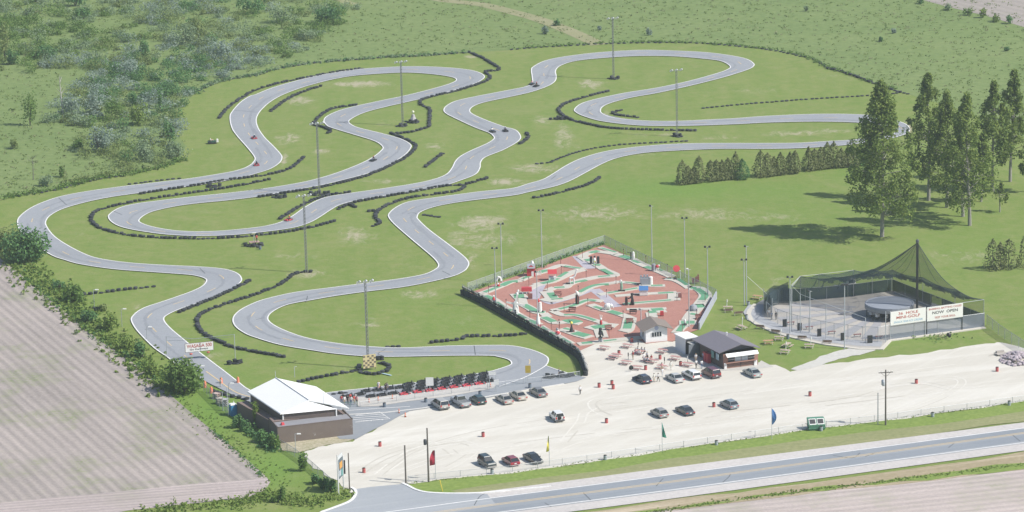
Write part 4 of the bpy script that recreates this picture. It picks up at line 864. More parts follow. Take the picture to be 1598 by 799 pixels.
tower((957.5,123.5), 29, 'farthest lattice light tower, inside the top right hairpin')
tower((1056.5,213), 110, 'lattice light tower between the two right hand straights')
def flood_pole(base, ytop, label, k=2, r=.11, mat=PGREY, lamp=LAMPD):
    h = ZT(base, ytop); t = thing('floodlight_pole', label, 'light pole', G(base), 0, 'floodlight poles round the golf and cage')
    MB().tube([(0, 0, 0), (0, 0, h)], r, 8, r2=r * .65).build('pole', mat, t); MB().tube([(-.45, 0, h - .1), (.45, 0, h - .1)], .05, 5).build('bracket', mat, t)
    for i in range(k):
        x = -.45 + .9 * i / max(1, k - 1) if k > 1 else -.25
        MX = Matrix.Translation((x, -.1, h + .06)) @ Matrix.Rotation(R(35), 4, 'X'); MB().box((0, 0, 0), (.46, .30, .38), taper=(.7, .6), M=MX).build('floodlight', lamp, t)
    return t
flood_pole((783.5,441), 349, 'tall pole just outside the left golf fence')
flood_pole((774,480), 387, 'pole inside the tyre wall near the left corner of the golf')
flood_pole((846,418.5), 328, 'tall pole behind the back left golf fence')
flood_pole((839,495), 424, 'pole in the golf course beside the white windmill', 1)
flood_pole((1017.5,409), 321, 'tall dark-footed pole at the back right golf fence', 1)
flood_pole((1069,433), 340, 'tall pole behind the red disc on the back right golf fence')
flood_pole((1104.5,461), 385, 'pole near the right corner of the golf')
flood_pole((1165,473), 384, 'taller of two poles on the lawn left of the cage', 1)
flood_pole((1161.5,477), 405, 'shorter of two poles on the lawn left of the cage')
flood_pole((1075.5,511), 420, 'pole in front of the round golf green', 1, lamp=LAMPW)
flood_pole((1000.5,503), 482, 'short pale post behind the ticket hut', 1, .12, lamp=PGREY)
flood_pole((1233,521), 432, 'pole with two splayed lamps at the cage front')
flood_pole((1318,545), 444, 'pole with three lamps at the middle of the cage front', 3)
flood_pole((1264,520), 454, 'pole with one lamp inside the cage front', 1)
def lamp_post(base, ytop, label, arm=.9):
    h = ZT(base, ytop); t = thing('lamp_post', label, 'lamp post', G(base), 0, 'thin lamp posts along the ditch')
    MB().tube([(0, 0, 0), (0, 0, h)], .06, 6).tube([(0, 0, h), (arm, 0, h + .05)], .045, 5).build('post', GALV, t)
    MB().box((arm * .75, 0, h), (.75, .26, .16), taper=(.8, .8)).build('lamp_head', LAMPW, t); return t
lamp_post((147.5,484), 452, 'farthest thin lamp post beside the ditch'); lamp_post((190.5,510), 482, 'second farthest thin lamp post beside the ditch'); lamp_post((229.5,530), 510, 'short thin lamp post near the left track edge'); lamp_post((312,606), 571, 'thin lamp post in front of the big bush')
lamp_post((357.5,624), 598, 'thin lamp post by the blue portable toilet'); lamp_post((461.5,707), 677, 'thin lamp post before the brown building front')
def util_pole(base, ytop, label, cross, side=-1):
    h = ZT(base, ytop); t = thing('utility_pole', label, 'utility pole', G(base), R(8)); MB().tube([(0, 0, 0), (0, 0, h)], .17, 8, r2=.12).build('pole', WOOD, t)
    if cross:
        MB().box((0, 0, h - .5), (2.6, .12, .14)).tube([(-.9, 0, h - .5), (0, 0, h - 1.3)], .03, 4).tube([(.9, 0, h - .5), (0, 0, h - 1.3)], .03, 4).build('crossarm', WOOD, t)
        for x in (-1.2, -.6, .6, 1.2): MB().lathe([(.05, 0), (.09, .06), (.05, .12), (.08, .17), (0, .2)], (x, 0, h - .43), 8).build('insulator', LAMPW, t)
    for k in range(2 if cross else 1):
        MB().lathe([(.24, 0), (.27, .05), (.27, .85), (.2, .95), (0, .97)], (side * .42, -.1 + k * .5, h - 2.9), 12).tube([(side * .42, 0, h - 2.5), (0, 0, h - 2.5)], .05, 4).build('transformer', PGREY if cross else LAMPD, t, smooth=True)
    return t
util_pole((669,753), 668, 'wooden utility pole with a dark transformer near the red flag', False); util_pole((1382,664), 577, 'wooden utility pole with crossarm and grey transformers by the roadside', True)
def post(base, ytop, label, r=.1, mat=WOOD, cat='post', name='gate_post'):
    h = ZT(base, ytop); o = MB().tube([(0, 0, 0), (0, 0, h)], r, 8, r2=r * .85).build(name, mat, loc=G(base)); return tag(o, label, cat)
post((633.5,755), 695, 'bare wooden post right of the car park entrance', .15); post((545.5,763.5), 707, 'dark slim post left of the car park entrance', .11); post((1370,663), 613, 'pale pole left of the utility pole with crossarm', .09, PGREY, 'pole', 'pole')
post((348,641), 612, 'slim grey post left of the blue portable toilet', .07, PGREY, 'post', 'post'); post((355.5,641), 604, 'slim post with a horn speaker by the blue portable toilet', .07, PGREY, 'post', 'post')
o = MB().tube([(0, 0, 0), (-.45, 0, 2.1)], .07, 6).build('marker_post', plain('yellow_marker', (.70, .55, .06), .5), loc=G((691,767.5))); tag(o, 'leaning yellow marker post on the roadside verge', 'marker post')
def flag(base, ytop, col, label, shape):
    h = ZT(base, ytop); t = thing('flag', label, 'flag', G(base), 0, 'flags along the roadside fence'); MB().tube([(0, 0, 0), (0, 0, h)], .05, 6).build('flagpole', PGREY, t)
    m = plain('flag_' + label.split()[0], col, .8, .12, 2); vs = []; n = 8
    for i in range(n + 1):
        k = i / n; z = h - .1 - k * h * .48; w = shape(k)
        for (s, t_) in ((.06, 0), (.5, .14 * math.sin(k * 7)), (1, .2 * math.sin(k * 7 + 1))): vs.append((w * s, t_, z - .25 * s * k))
    fs = []
    for i in range(n):
        for j in range(2): a = i * 3 + j; fs.append((a, a + 1, a + 4, a + 3))
    MB().add(vs, fs).build('cloth', m, t); return t
flag((680,748), 702, (.42, .03, .06), 'crimson flag hanging left of its pole', lambda k: -.95 * (.35 + .65 * math.sin(min(1, k * 1.6) * 1.6)))
flag((857.5,728), 680, (.72, .62, .10), 'yellow flag hanging straight down its pole', lambda k: -.12 - .42 * k)
flag((1033.5,705), 659, (.05, .26, .20), 'green triangular flag right of its pole', lambda k: .05 + .75 * k)
flag((1204.5,686), 637, (.06, .17, .40), 'blue pointed flag right of its pole', lambda k: .08 + .75 * math.sin(k * 3.1) ** .8)
# ================================================================ fences
LINK = sheer('chain_link', (.40, .44, .47), .16); LINKD = sheer('chain_link_dense', (.34, .39, .43), .34); SCREEN = sheer('dark_windscreen', (.032, .058, .078), .92); SCREENG = sheer('grey_windscreen', (.22, .25, .29), .66)
def fence(pts, h, label, mesh=LINK, step=3.2, pm=GALV, name='chain_link_fence', rail=True, mh=None, r=.045, cat='fence'):
    W_ = [G(p) for p in pts]; t = thing(name, label, cat, W_[0], 0); W_ = [w - W_[0] for w in W_]
    q = resample(W_, step)
    if (q[-1] - W_[-1]).length > .5: q.append(W_[-1])
    for i, v in enumerate(q): MB().tube([(v.x, v.y, 0), (v.x, v.y, h + .05)], r, 6).build('fence_post', pm, t)
    if rail: MB().tube([v + Vector((0, 0, h)) for v in q], r * .8, 5).build('top_rail', pm, t)
    m = MB(); hh = mh or h
    for a, b in zip(q, q[1:]): m.add([(a.x, a.y, .03), (b.x, b.y, .03), (b.x, b.y, hh), (a.x, a.y, hh)], [(0, 1, 2, 3)])
    if mesh: m.build('wire_mesh', mesh, t)
    return t
fence([(637,753),(700,746),(800,736.5),(945,716),(1100,693),(1250,671.5),(1382,656),(1500,640),(1598,626.5),(1680,616)], 1.15, 'long low chain-link fence between the car park and the roadside verge', LINK, 4.6)
fence([(437,699),(460,713),(480,728),(505,750),(526,768)], 1.6, 'chain-link fence running from the brown building to the entrance', LINKD, 3)
fence([(562,636),(600,630),(660,622),(710,615),(760,608),(800,602),(850,596),(905,588)], 1.1, 'low chain-link fence along the front of the kart pit', LINK, 3.6)
fence([(730,455),(800,430),(870,405),(943,380)], 1.8, 'chain-link fence along the back left of the mini-golf with climbing weeds', LINKD, 3)
fence([(944,380),(990,402.5),(1030,421),(1070,441),(1118,465)], 1.8, 'chain-link fence along the back right of the mini-golf', LINKD, 2.6)
fence([(722,458),(800,498),(880,541),(905,560),(914,586)], 1.9, 'chain-link fence behind the tall tyre wall', LINK, 3.4)
fence([(1540,508),(1556,521),(1576,535),(1598,549),(1640,578)], 2.2, 'plain chain-link fence running right from the cage corner', LINKD, 3.4)
BWALL = plain('grey_block_wall', (.36, .38, .44), .85, .08)
q = [G((1118,466)), G((1091,515))]; o = MB().ribbon(q, .25, 1.5, z0=0).build('boundary_wall', BWALL); tag(o, 'smooth grey wall along the right side of the mini-golf', 'wall')
FENCEW = plain('brown_boards', (.12, .095, .09), .8, .2)
# ================================================================ lettering
def letter(txt, parent, w, h, loc, rot, mat, name='lettering'):
    cu = bpy.data.curves.new('lettering', 'FONT'); cu.body = txt; cu.align_x = 'CENTER'; cu.align_y = 'CENTER'; cu.size = 1; cu.offset = .018; cu.extrude = .004
    o = bpy.data.objects.new('lettering', cu); COL.objects.link(o); dg = bpy.context.evaluated_depsgraph_get()
    me = bpy.data.meshes.new_from_object(o.evaluated_get(dg)); bpy.data.objects.remove(o)
    x = [v.co.x for v in me.vertices]; y = [v.co.y for v in me.vertices]; cx, cy = (max(x) + min(x)) / 2, (max(y) + min(y)) / 2; sx, sy = w / (max(x) - min(x)), h / (max(y) - min(y))
    for v in me.vertices: v.co = ((v.co.x - cx) * sx, (v.co.y - cy) * sy, v.co.z)
    me.materials.clear(); me.materials.append(mat); o = bpy.data.objects.new(name, me); COL.objects.link(o); o.parent = parent; o.location = loc; o.rotation_euler = rot
    return o
SIGNW = plain('sign_white', (.74, .74, .72), .5, .05); LRED = plain('letter_red', (.42, .10, .08), .6); LBLK = plain('letter_black', (.04, .04, .045), .6); LBLU = plain('letter_blue', (.32, .47, .60), .6)
# banner gantry over the start of the lap
gl, gr = G((261, 558)), G((367.5, 565)); t = thing('banner_gantry', 'thin pipe gantry across the track carrying a white banner', 'gantry', gl); hL, hR = ZT((261, 558), 525), ZT((367.5, 565), 522); vR = gr - gl
MB().tube([(0, 0, 0), (0, 0, hL)], .07, 6).build('post', PGREY, t); MB().tube([(vR.x, vR.y, 0), (vR.x, vR.y, hR)], .07, 6).build('post', PGREY, t)
MB().tube([(0, 0, hL), (vR.x * .4, vR.y * .4, hL * .97), (vR.x, vR.y, hR)], .05, 5).tube([(0, 0, hL * .8), (vR.x * .5, vR.y * .5, hL * .93), (vR.x, vR.y, hR * .93)], .025, 4).build('crossbar', PGREY, t)
kx = .48; ban = thing('banner', 'white banner with red WASAGA 500 lettering hanging from the gantry', 'banner', gl + vR * kx, R(16)); zb = ZT((308, 561.5), 541.5); wB = 44 / PPM((308, 561))
MB().box((0, 0, zb), (wB, .08, 1.65)).build('panel', SIGNW, ban); MB().box((0, .02, zb), (wB + .16, .06, 1.8)).tube([(-wB * .3, 0, zb + .8), (-wB * .3, 0, zb + 1.7)], .02, 4).tube([(wB * .3, 0, zb + .8), (wB * .3, 0, zb + 1.7)], .02, 4).build('frame', plain('sign_frame', (.16, .10, .10), .6), ban)
letter('WASAGA 500', ban, wB * .9, .72, (0, -.055, zb + .30), (R(90), 0, 0), LRED); letter('Go Kartways', ban, wB * .66, .42, (-.1, -.055, zb - .42), (R(90), 0, 0), LBLK)
for s in (-1, 1): MB().lathe([(0, -.3), (.25, -.22), (.34, 0), (.22, .05), (0, .06)], (s * wB * .31, 0, zb - 1.15), 10).build('lamp', plain('red_lamp', (.5, .12, .10), .4), ban, smooth=True)
# chequered board
bp = G((577, 577.5)); t = thing('chequered_board', 'yellowed board with black speckled chequers at the nearest light tower', 'board', bp, R(24)); wS = 21.5 / PPM((577, 577)); hS = 2.6
MB().box((0, 0, .45 + hS / 2), (wS, .1, hS)).build('panel', plain('yellow_board', (.56, .47, .27), .7), t)
for s in (-1, 1): MB().tube([(s * wS * .45, .08, 0), (s * wS * .45, .08, .5 + hS)], .06, 6).build('post', WOOD, t)
ck = MB(); rg = random.Random(3)
for i in range(6):
    for j in range(6):
        if ((i + j) % 2 and rg.random() < .92) or rg.random() < .08: ck.box((-wS * .42 + wS * .168 * i, -.06, .66 + hS * .16 * j), (wS * .165, .02, hS * .13))
ck.build('chequers', plain('faded_black', (.13, .11, .09), .7), t)
t = tag(MB().prism([(0, 0), (.6, -.25), (2.1, -1.6), (1.75, -1.75), (.2, -.4)], .12, .2).build('fallen_panel', plain('pale_blue_panel', (.40, .55, .60), .5), loc=G((595, 583.5))), 'pale blue panel lying on the grass below the chequered board', 'panel')
# pit boards and yellow sign
def board(base, ytop, w, hp, label, mat, cat='sign', rz=0, posts=1, txt=None):
    h = ZT(base, ytop); ww = w / PPM(base); hh = hp / PPM(base) / math.cos(TH); t = thing('sign', label, cat, G(base), R(rz))
    for s in ((-.42, .42) if posts == 2 else (0,)): MB().tube([(s * ww, .06, 0), (s * ww, .06, h)], .05, 6).build('post', PGREY, t)
    MB().box((0, 0, h - hh / 2), (ww, .06, hh)).build('panel', mat, t)
    if txt:
        for k, (s, z, a, b, m_) in enumerate(txt): letter(s, t, ww * a, hh * b, (0, -.04, h - hh / 2 + hh * z), (R(90), 0, 0), m_)
    return t
board((671, 613), 589, 12, 13, 'blank square white board standing among the parked karts', SIGNW, 'board'); board((769, 609), 580.5, 11.5, 5, 'flat white board on two dark posts at the pit exit', SIGNW, 'board', 0, 2)
board((775, 612.5), 592.5, 7.5, 8, 'small square white sign on the pit fence', SIGNW); board((824.5, 600), 570.5, 8.5, 11.5, 'square yellow sign on a thin pole over the pit apron', plain('yellow_sign', (.42, .31, .05), .6))
# entrance sign seen nearly edge on
e0, e1 = G((528.5, 772)), G((536.5, 763)); v = e1 - e0; t = thing('entrance_sign', 'tall colourful sign between white posts at the entrance, seen almost edge on', 'sign', e0, math.atan2(v.y, v.x)); Ls = v.length; hs = ZT((528.5, 772), 710)
for x in (0, Ls): MB().tube([(x, 0, 0), (x, 0, hs * (1 if x == 0 else .86))], .12, 8).build('post', plain('white_post', (.66, .66, .65), .6), t)
MB().box((Ls / 2, 0, hs * .60), (Ls * .92, .16, hs * .46)).build('panel', plain('dark_panel', (.10, .13, .15), .6), t)
MB().mat(0).box((Ls * .52, -.10, hs * .68), (Ls * .5, .04, hs * .16)).mat(1).box((Ls * .3, -.10, hs * .50), (Ls * .35, .04, hs * .14)).mat(2).box((Ls * .7, -.10, hs * .47), (Ls * .3, .04, hs * .16)).build('artwork', [plain('orange_art', (.55, .28, .06), .6), plain('grey_art', (.38, .42, .45), .6), plain('green_art', (.12, .30, .28), .6)], t)
MB().box((Ls * .5, 0, hs * .90), (Ls * .8, .1, hs * .08)).build('top_board', plain('pale_board', (.52, .55, .56), .6), t); MB().box((Ls * 1.25, 0, hs * .52), (.3, .3, hs * .34)).build('side_board', LBLK, t)
# ================================================================ buildings
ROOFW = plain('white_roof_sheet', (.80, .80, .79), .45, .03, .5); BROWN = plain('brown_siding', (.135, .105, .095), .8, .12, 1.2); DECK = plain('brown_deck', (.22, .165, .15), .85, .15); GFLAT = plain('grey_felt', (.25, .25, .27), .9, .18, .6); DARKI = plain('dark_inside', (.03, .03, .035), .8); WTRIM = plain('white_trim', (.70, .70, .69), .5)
m_, N_, L_, p_ = newmat('flaking_brown_paint'); g_ = gcoord(N_); cb = mix(N_, L_, noise(N_, L_, g_, .7, 4), (.125, .10, .088), (.185, .148, .128)); cb = mix(N_, L_, ramp(N_, L_, noise(N_, L_, g_, 1.1, 6, .75), [(.62, 0.0), (.68, .8)]), cb, (.34, .33, .33)); L_.new(cb, p_.inputs['Base Color']); p_.inputs['Roughness'].default_value = .85; FLAKE = m_
def gable_roof(mb, e0, e1, p0, p1, f0, f1, th=.16):
    """ridge p0-p1, eaves e0-e1 and f0-f1 (Vectors)"""
    for (a, b, c, d) in ((e0, e1, p1, p0), (p0, p1, f1, f0)):
        n = (b - a).cross(d - a).normalized(); n = n if n.z > 0 else -n
        lo = [v - n * th for v in (a, b, c, d)]; mb.add([a, b, c, d] + lo, [(0, 1, 2, 3), (7, 6, 5, 4), (0, 4, 5, 1), (1, 5, 6, 2), (2, 6, 7, 3), (3, 7, 4, 0)])
# kart house: white roof over brown boarded yard
c0 = G((434, 693)); c1 = G((551, 679)); ux = (c1 - c0).normalized(); uy = Vector((-ux.y, ux.x, 0)); WID = (c1 - c0).length; ang = math.atan2(ux.y, ux.x)
kh = thing('kart_house', 'long brown boarded building with a bright white gable roof beside the pit', 'building', c0, ang)
def LOC(p, z): v = G(p, z) - c0; return Vector((v.dot(ux), v.dot(uy), z))
ZE = 4.4; ZR = 5.7
el, er, pf = LOC((438, 645.4), ZE), LOC((544, 636.5), ZE), LOC((482, 624.7), ZR); bl, br_, pb = LOC((386.3, 610.8), ZE), LOC((493, 603), ZE), LOC((430, 589.5), ZR)
rf = MB(); gable_roof(rf, bl, el, pb, pf, br_, er); rfo = rf.build('roof', ROOFW, kh)
MB().tube([pb + Vector((0, 0, .05)), pf + Vector((0, 0, .05))], .10, 5).build('ridge_cap', WTRIM, rfo)
MB().tube([bl + Vector((0, 0, -.12)), el + Vector((0, 0, -.12))], .12, 5).tube([br_ + Vector((0, 0, -.12)), er + Vector((0, 0, -.12))], .12, 5).build('gutter', WTRIM, rfo)
MB().add([el + Vector((.15, .12, -.2)), er + Vector((-2.0, .12, -.02)), pf + Vector((0, .12, -.2))], [(0, 1, 2)]).build('gable', ROOFW, kh)
iw0, iw1 = el + Vector((.5, .4, 0)), er + Vector((-2.2, .4, 0)); ib0, ib1 = bl + Vector((.5, -.4, 0)), br_ + Vector((-2.2, -.4, 0))
w = MB(); ring = [iw0, iw1, ib1, ib0]
for a, b in zip(ring, ring[1:] + ring[:1]): w.add([(a.x, a.y, 0), (b.x, b.y, 0), (b.x, b.y, ZE - .1), (a.x, a.y, ZE - .1)], [(0, 1, 2, 3)])
w.build('wall', BROWN, kh)
for a in ring: MB().box((a.x, a.y, ZE / 2), (.22, .22, ZE)).build('corner_post', WTRIM, kh)
# front lean-to with flat roof
HF = 2.95; dep = 6.2
a = MB(); a.box((WID / 2, dep / 2, HF / 2), (WID, dep, HF)); a.build('front_shed', FLAKE, kh)
MB().box((WID / 2, dep * .27, HF + .06), (WID - .4, dep * .52, .06)).build('felt_roof', GFLAT, kh); MB().box((WID / 2 - .3, dep * .80, HF + .10), (WID - .8, dep * .40, .08)).build('deck_roof', DECK, kh)
MB().box((WID / 2, .08, HF + .10), (WID + .1, .16, .16)).box((.08, dep / 2, HF + .10), (.16, dep, .16)).box((WID - .08, dep / 2, HF + .10), (.16, dep, .16)).build('coping', BROWN, kh)
# boarded yard on the ditch side
yb0 = LOC((371, 649), 0); ya0 = Vector((0, dep, 0)); dY = (yb0 - ya0); nY = Vector((-dY.y, dY.x, 0)).normalized() * -1
yw = MB(); yw.ribbon([ya0, yb0], .14, 2.7, z0=0); end = Vector((ib0.x - .1, ib0.y, 0)); yw.ribbon([yb0, yb0 + (end - yb0) * .7], .14, 2.5, z0=0); yw.build('yard_fence', BROWN, kh)
MB().poly([ya0 + Vector((.1, 0, 0)), Vector((iw0.x - .1, dep, 0)), Vector((ib0.x - .1, ib0.y, 0)), yb0 + Vector((.1, 0, 0))], .9).build('yard_deck', DECK, kh)
MB().ribbon([ya0 + Vector((.9, .1, 0)), yb0 + Vector((.9, 0, 0))], 1.7, 2.62, z0=2.5).build('awning_board', DECK, kh)
for k in range(3): MB().tube([pb + Vector((0, 0, 0)), pb + Vector((0, 0, 1.3))], .04, 5).build('aerial', PGREY, kh) if k == 0 else None
for (px, py) in ((505, 631), (460, 589)): v = LOC((px, py), 5.2); MB().tube([v, v + Vector((0, 0, 2.0))], .05, 5).tube([v + Vector((0, 0, 2.0)), v + Vector((.5, 0, 2.05))], .04, 4).build('vent_pipe', PGREY, kh)
# things in the yard, on its deck
for (px, py, mt, l, s) in ((394, 634, WTRIM, 'white plastic chairs stacked at the back of the boarded yard', (1.5, .7, .5)), (404, 641, KRED, 'red kart body stored in the boarded yard', (1.2, .8, .5)), (413, 645, WTRIM, 'white engine covers heaped in the boarded yard', (1.4, .8, .6)), (395.5, 640, plain('blue_tarp', (.16, .30, .42), .6), 'blue tarpaulin folded on the yard deck', (1.6, 1.0, .3)), (419, 650, plain('teal_tarp', (.08, .22, .27), .6), 'teal tarpaulin against the dark house wall', (1.4, 1.2, .4)), (441, 663, KRED, 'small red box on the felt roof', (.6, .5, .45))):
    z = 2.66 if py > 650.5 and py < 652 else (HF + .1 if px == 441 else .92)
    o = MB().box((0, 0, s[2] / 2), s, taper=(.75, .7)).box((s[0] * .2, s[1] * .1, s[2] * .7), (s[0] * .4, s[1] * .5, s[2] * .5), taper=(.6, .6)).box((-s[0] * .3, 0, s[2] * .9), (s[0] * .2, s[1] * .6, s[2] * .6), taper=(.8, .5)).build('yard_item', mt, loc=G((px, py), z), rz=ang + rnd.uniform(-.3, .3)); tag(o, l, 'stored goods')
# portable toilet
pt = thing('portable_toilet', 'blue portable toilet with a white roof behind the brown yard', 'toilet', G((364, 648)), ang + .15); PTB = plain('toilet_blue', (.045, .21, .42), .5, .08)
MB().box((0, 0, 1.05), (1.2, 1.2, 2.1), taper=(.97, .97)).build('cabin', PTB, pt); MB().box((0, 0, 2.17), (1.28, 1.28, .14), taper=(.8, .8)).tube([(.3, .3, 2.1), (.3, .3, 2.6)], .06, 6).build('roof', SIGNW, pt); MB().box((0, -.61, 1.0), (.8, .04, 1.8)).build('door', plain('toilet_door', (.07, .27, .50), .5), pt)
for i, (x, y, h, l) in enumerate([(343,630,1.3,'pale wooden pallet stacked left of the blue toilet'),(352,633,1.5,'grey crate stack next to the blue toilet'),(338,622,1.2,'pinkish board heap by the tyre row')]):
    o = MB(); [o.box((0, 0, .12 + k * h / 4), (1.3, 1.0, .06)).box((-.5, 0, .05 + k * h / 4), (.1, 1.0, .14)).box((.5, 0, .05 + k * h / 4), (.1, 1.0, .14)) for k in range(4)]; tag(o.build('crate_stack', plain('pallet%d' % i, ((.42,.38,.34),(.36,.36,.37),(.45,.34,.31))[i], .85), loc=G((x, y)), rz=.5 + i), l, 'pallets')
fence([(318,611),(330,623),(345,638),(357,650)], 1.7, 'sagging grey fence behind the crates left of the toilet', LINKD, 2.2)
# snack bar
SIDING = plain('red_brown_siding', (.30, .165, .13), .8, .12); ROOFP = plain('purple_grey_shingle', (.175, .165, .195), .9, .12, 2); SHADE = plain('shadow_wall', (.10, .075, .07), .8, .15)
s0, s1 = G((1129, 576.5)), G((1183, 569.5)); ux = (s1 - s0).normalized(); uy = Vector((-ux.y, ux.x, 0)); c0 = s0; ang = math.atan2(ux.y, ux.x); SW_ = (s1 - s0).length
sb = thing('snack_bar', 'snack bar with a purple grey gable roof and white awning over its counter', 'building', s0, ang)
lz = ZT((1129, 576.5), 552); LD = 15.0
eL, eR, pF = LOC((1122, 551), lz), LOC((1186.5, 542), lz), LOC((1157, 536.5), lz + 1.35); eLb, pB = LOC((1082, 530), lz), LOC((1114, 515), lz + 1.35); dB = pB - pF; eRb = eR + dB; eLb = eL + dB
rf = MB(); gable_roof(rf, eLb, eL, pB, pF, eRb, eR); rfo = rf.build('roof', ROOFP, sb); MB().lathe([(.12, 0), (.12, .5), (.2, .5), (.18, .65), (0, .7)], pF + dB * .62 + Vector((.5, 0, -.1)), 8).build('vent', WTRIM, rfo)
back = dB * .86; wl0, wl1 = Vector((0, 0, 0)), Vector((SW_, 0, 0)); ringb = [wl0, wl1, wl1 + Vector((back.x, back.y, 0)), wl0 + Vector((back.x, back.y, 0))]
ww = MB()
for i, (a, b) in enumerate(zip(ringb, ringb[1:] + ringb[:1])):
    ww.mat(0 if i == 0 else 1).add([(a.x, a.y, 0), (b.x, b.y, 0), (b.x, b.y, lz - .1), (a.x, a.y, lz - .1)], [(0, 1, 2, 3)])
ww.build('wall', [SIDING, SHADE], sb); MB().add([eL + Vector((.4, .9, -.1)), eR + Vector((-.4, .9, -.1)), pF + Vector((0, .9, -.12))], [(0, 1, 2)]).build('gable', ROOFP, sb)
aw = MB(); x0, x1 = .4, SW_ - .2; z0, z1 = lz - .05, lz - .62
aw.add([(x0, -.1, z0), (x1, -.1, z0), (x1, -.8, z1 + .15), (x0, -.8, z1 + .15), (x0, -.85, z1), (x1, -.85, z1)], [(3, 2, 1, 0), (4, 5, 2, 3)]).add([(x0, -.1, z0), (x0, -.8, z1 + .15), (x0, -.1, z1 + .2)], [(0, 1, 2)]).add([(x1, -.1, z0), (x1, -.8, z1 + .15), (x1, -.1, z1 + .2)], [(2, 1, 0)]); aw.build('awning', ROOFW, sb)
for k in range(4):
    x = .9 + (SW_ - 1.6) * (k + .5) / 4; wn_ = MB().box((x, -.03, 1.75), ((SW_ - 1.6) / 4 - .12, .06, .9)).build('serving_window', GLASS if k in (0, 3) else plain('menu_glass', (.35, .42, .46), .25), sb); MB().box((x, -.06, 1.75), ((SW_ - 1.6) / 4 - .1, .03, .06)).box((x, -.06, 2.22), ((SW_ - 1.6) / 4 - .06, .04, .08)).build('window_frame', WTRIM, wn_)
MB().box((SW_ / 2, -.3, 1.22), (SW_ - .7, .55, .08)).build('counter', SIDING, sb); MB().box((SW_ / 2, -.08, .5), (SW_ * .98, .1, .12)).box((SW_ / 2, -.08, .85), (SW_ * .98, .1, .06)).build('rail_board', DECK, sb); MB().box((.35, -.1, .6), (.5, .3, 1.2)).box((SW_ - .6, -.1, .5), (.6, .3, 1.0)).build('side_panel', WTRIM, sb)
o = back.normalized(); 
for k, (f, m__, nm_, h_) in enumerate(((.16, plain('poster_board', (.30, .40, .46), .5), 'menu_board', 1.2), (.36, plain('green_board', (.10, .24, .22), .5), 'menu_board', 1.3), (.55, plain('red_machine', (.45, .03, .05), .4), 'drinks_machine', 1.9), (.66, plain('red_machine', (.45, .03, .05), .4), 'drinks_machine', 1.9))):
    v = Vector((back.x, back.y, 0)) * f + Vector((-.45, 0, 0)); MB().box((v.x, v.y, (h_ / 2 if 'mach' in nm_ else lz - .9)), (.7 if 'mach' in nm_ else .1, 1.2, h_)).build(nm_, m__, sb)
sw_ = sheet('snack_bar_slab', [(1040,553),(1069,556),(1100,580),(1160,578),(1207,573),(1188,563),(1185,566),(1130,575),(1085,553)], PATHC := surface('slab_concrete', ((.40,.39,.37),(.47,.46,.43),(.53,.52,.49))), .085)
# white shed and its dark open side
w0, w1 = G((1054, 546)), G((1069.5, 553.5)); v = w1 - w0; hs = ZT((1069.5, 553.5), 529); wsd = thing('store_shed', 'white flat roofed shed with a dark open side left of the snack bar', 'shed', w0, math.atan2(v.y, v.x)); Ls = v.length
w2 = G((1081, 557)) - G((1069.5, 553.5)); Ds = max(2.6, w2.length)
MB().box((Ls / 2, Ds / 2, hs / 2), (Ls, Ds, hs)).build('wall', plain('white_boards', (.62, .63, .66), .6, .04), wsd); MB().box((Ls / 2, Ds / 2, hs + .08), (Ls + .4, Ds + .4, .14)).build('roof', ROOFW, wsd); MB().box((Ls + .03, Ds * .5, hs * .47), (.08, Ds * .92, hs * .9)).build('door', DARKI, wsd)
o = tag(MB().box((0, 0, 1.3), (.14, 4.2, 2.6)).build('grey_screen', plain('screen_board', (.16, .18, .20), .8), loc=G((1089, 556)), rz=math.atan2(v.y, v.x) + .1), 'dark grey screen wall joining the shed and the snack bar', 'wall')
o = tag(MB().box((0, 0, 2.45), (3.0, 2.6, .1)).build('canopy', plain('pale_canopy', (.45, .45, .43), .7), loc=G((1084, 553)), rz=math.atan2(v.y, v.x)), 'pale flat canopy between the shed and the snack bar roof', 'canopy')
# ticket hut
h0, h1 = G((1008, 535.8)), G((1041.5, 532.5)); ux = (h1 - h0).normalized(); uy = Vector((-ux.y, ux.x, 0)); c0 = h0; ang = math.atan2(ux.y, ux.x); HW = (h1 - h0).length; hz = ZT((1008, 535.8), 515.5)
hut = thing('ticket_hut', 'small white golf hut with a brown gable roof and a four pane window', 'hut', h0, ang); hb = LOC((1000, 526), 0); HD = 5.0; ROOFB = plain('brown_shingle', (.21, .175, .155), .9, .12, 2)
eL, eR, pF = Vector((-.9, -.7, hz)), Vector((HW + 1.0, -.7, hz)), Vector((HW * .5, -.7, hz + 1.15)); dB = Vector((hb.x * 1.15, HD + 1.4, 0)); rf = MB(); gable_roof(rf, eL + dB, eL, pF + dB, pF, eR + dB, eR, .12); rf.build('roof', ROOFB, hut)
ringb = [Vector((0, 0, 0)), Vector((HW, 0, 0)), Vector((HW + hb.x, HD, 0)), Vector((hb.x, HD, 0))]; ww = MB()
for a, b in zip(ringb, ringb[1:] + ringb[:1]): ww.add([(a.x, a.y, 0), (b.x, b.y, 0), (b.x, b.y, hz), (a.x, a.y, hz)], [(0, 1, 2, 3)])
ww.add([(0, 0, hz), (HW, 0, hz), (HW / 2, 0, hz + 1.0)], [(0, 1, 2)]); ww.build('wall', plain('hut_white', (.72, .73, .74), .55, .03), hut)
wn = MB().box((HW * .5, -.03, hz * .62), (HW * .46, .06, .85)).build('window', GLASS, hut); fr = MB()
for k in range(5): fr.box((HW * .5 + HW * .46 * (k / 4 - .5), -.07, hz * .62), (.08, .05, .9))
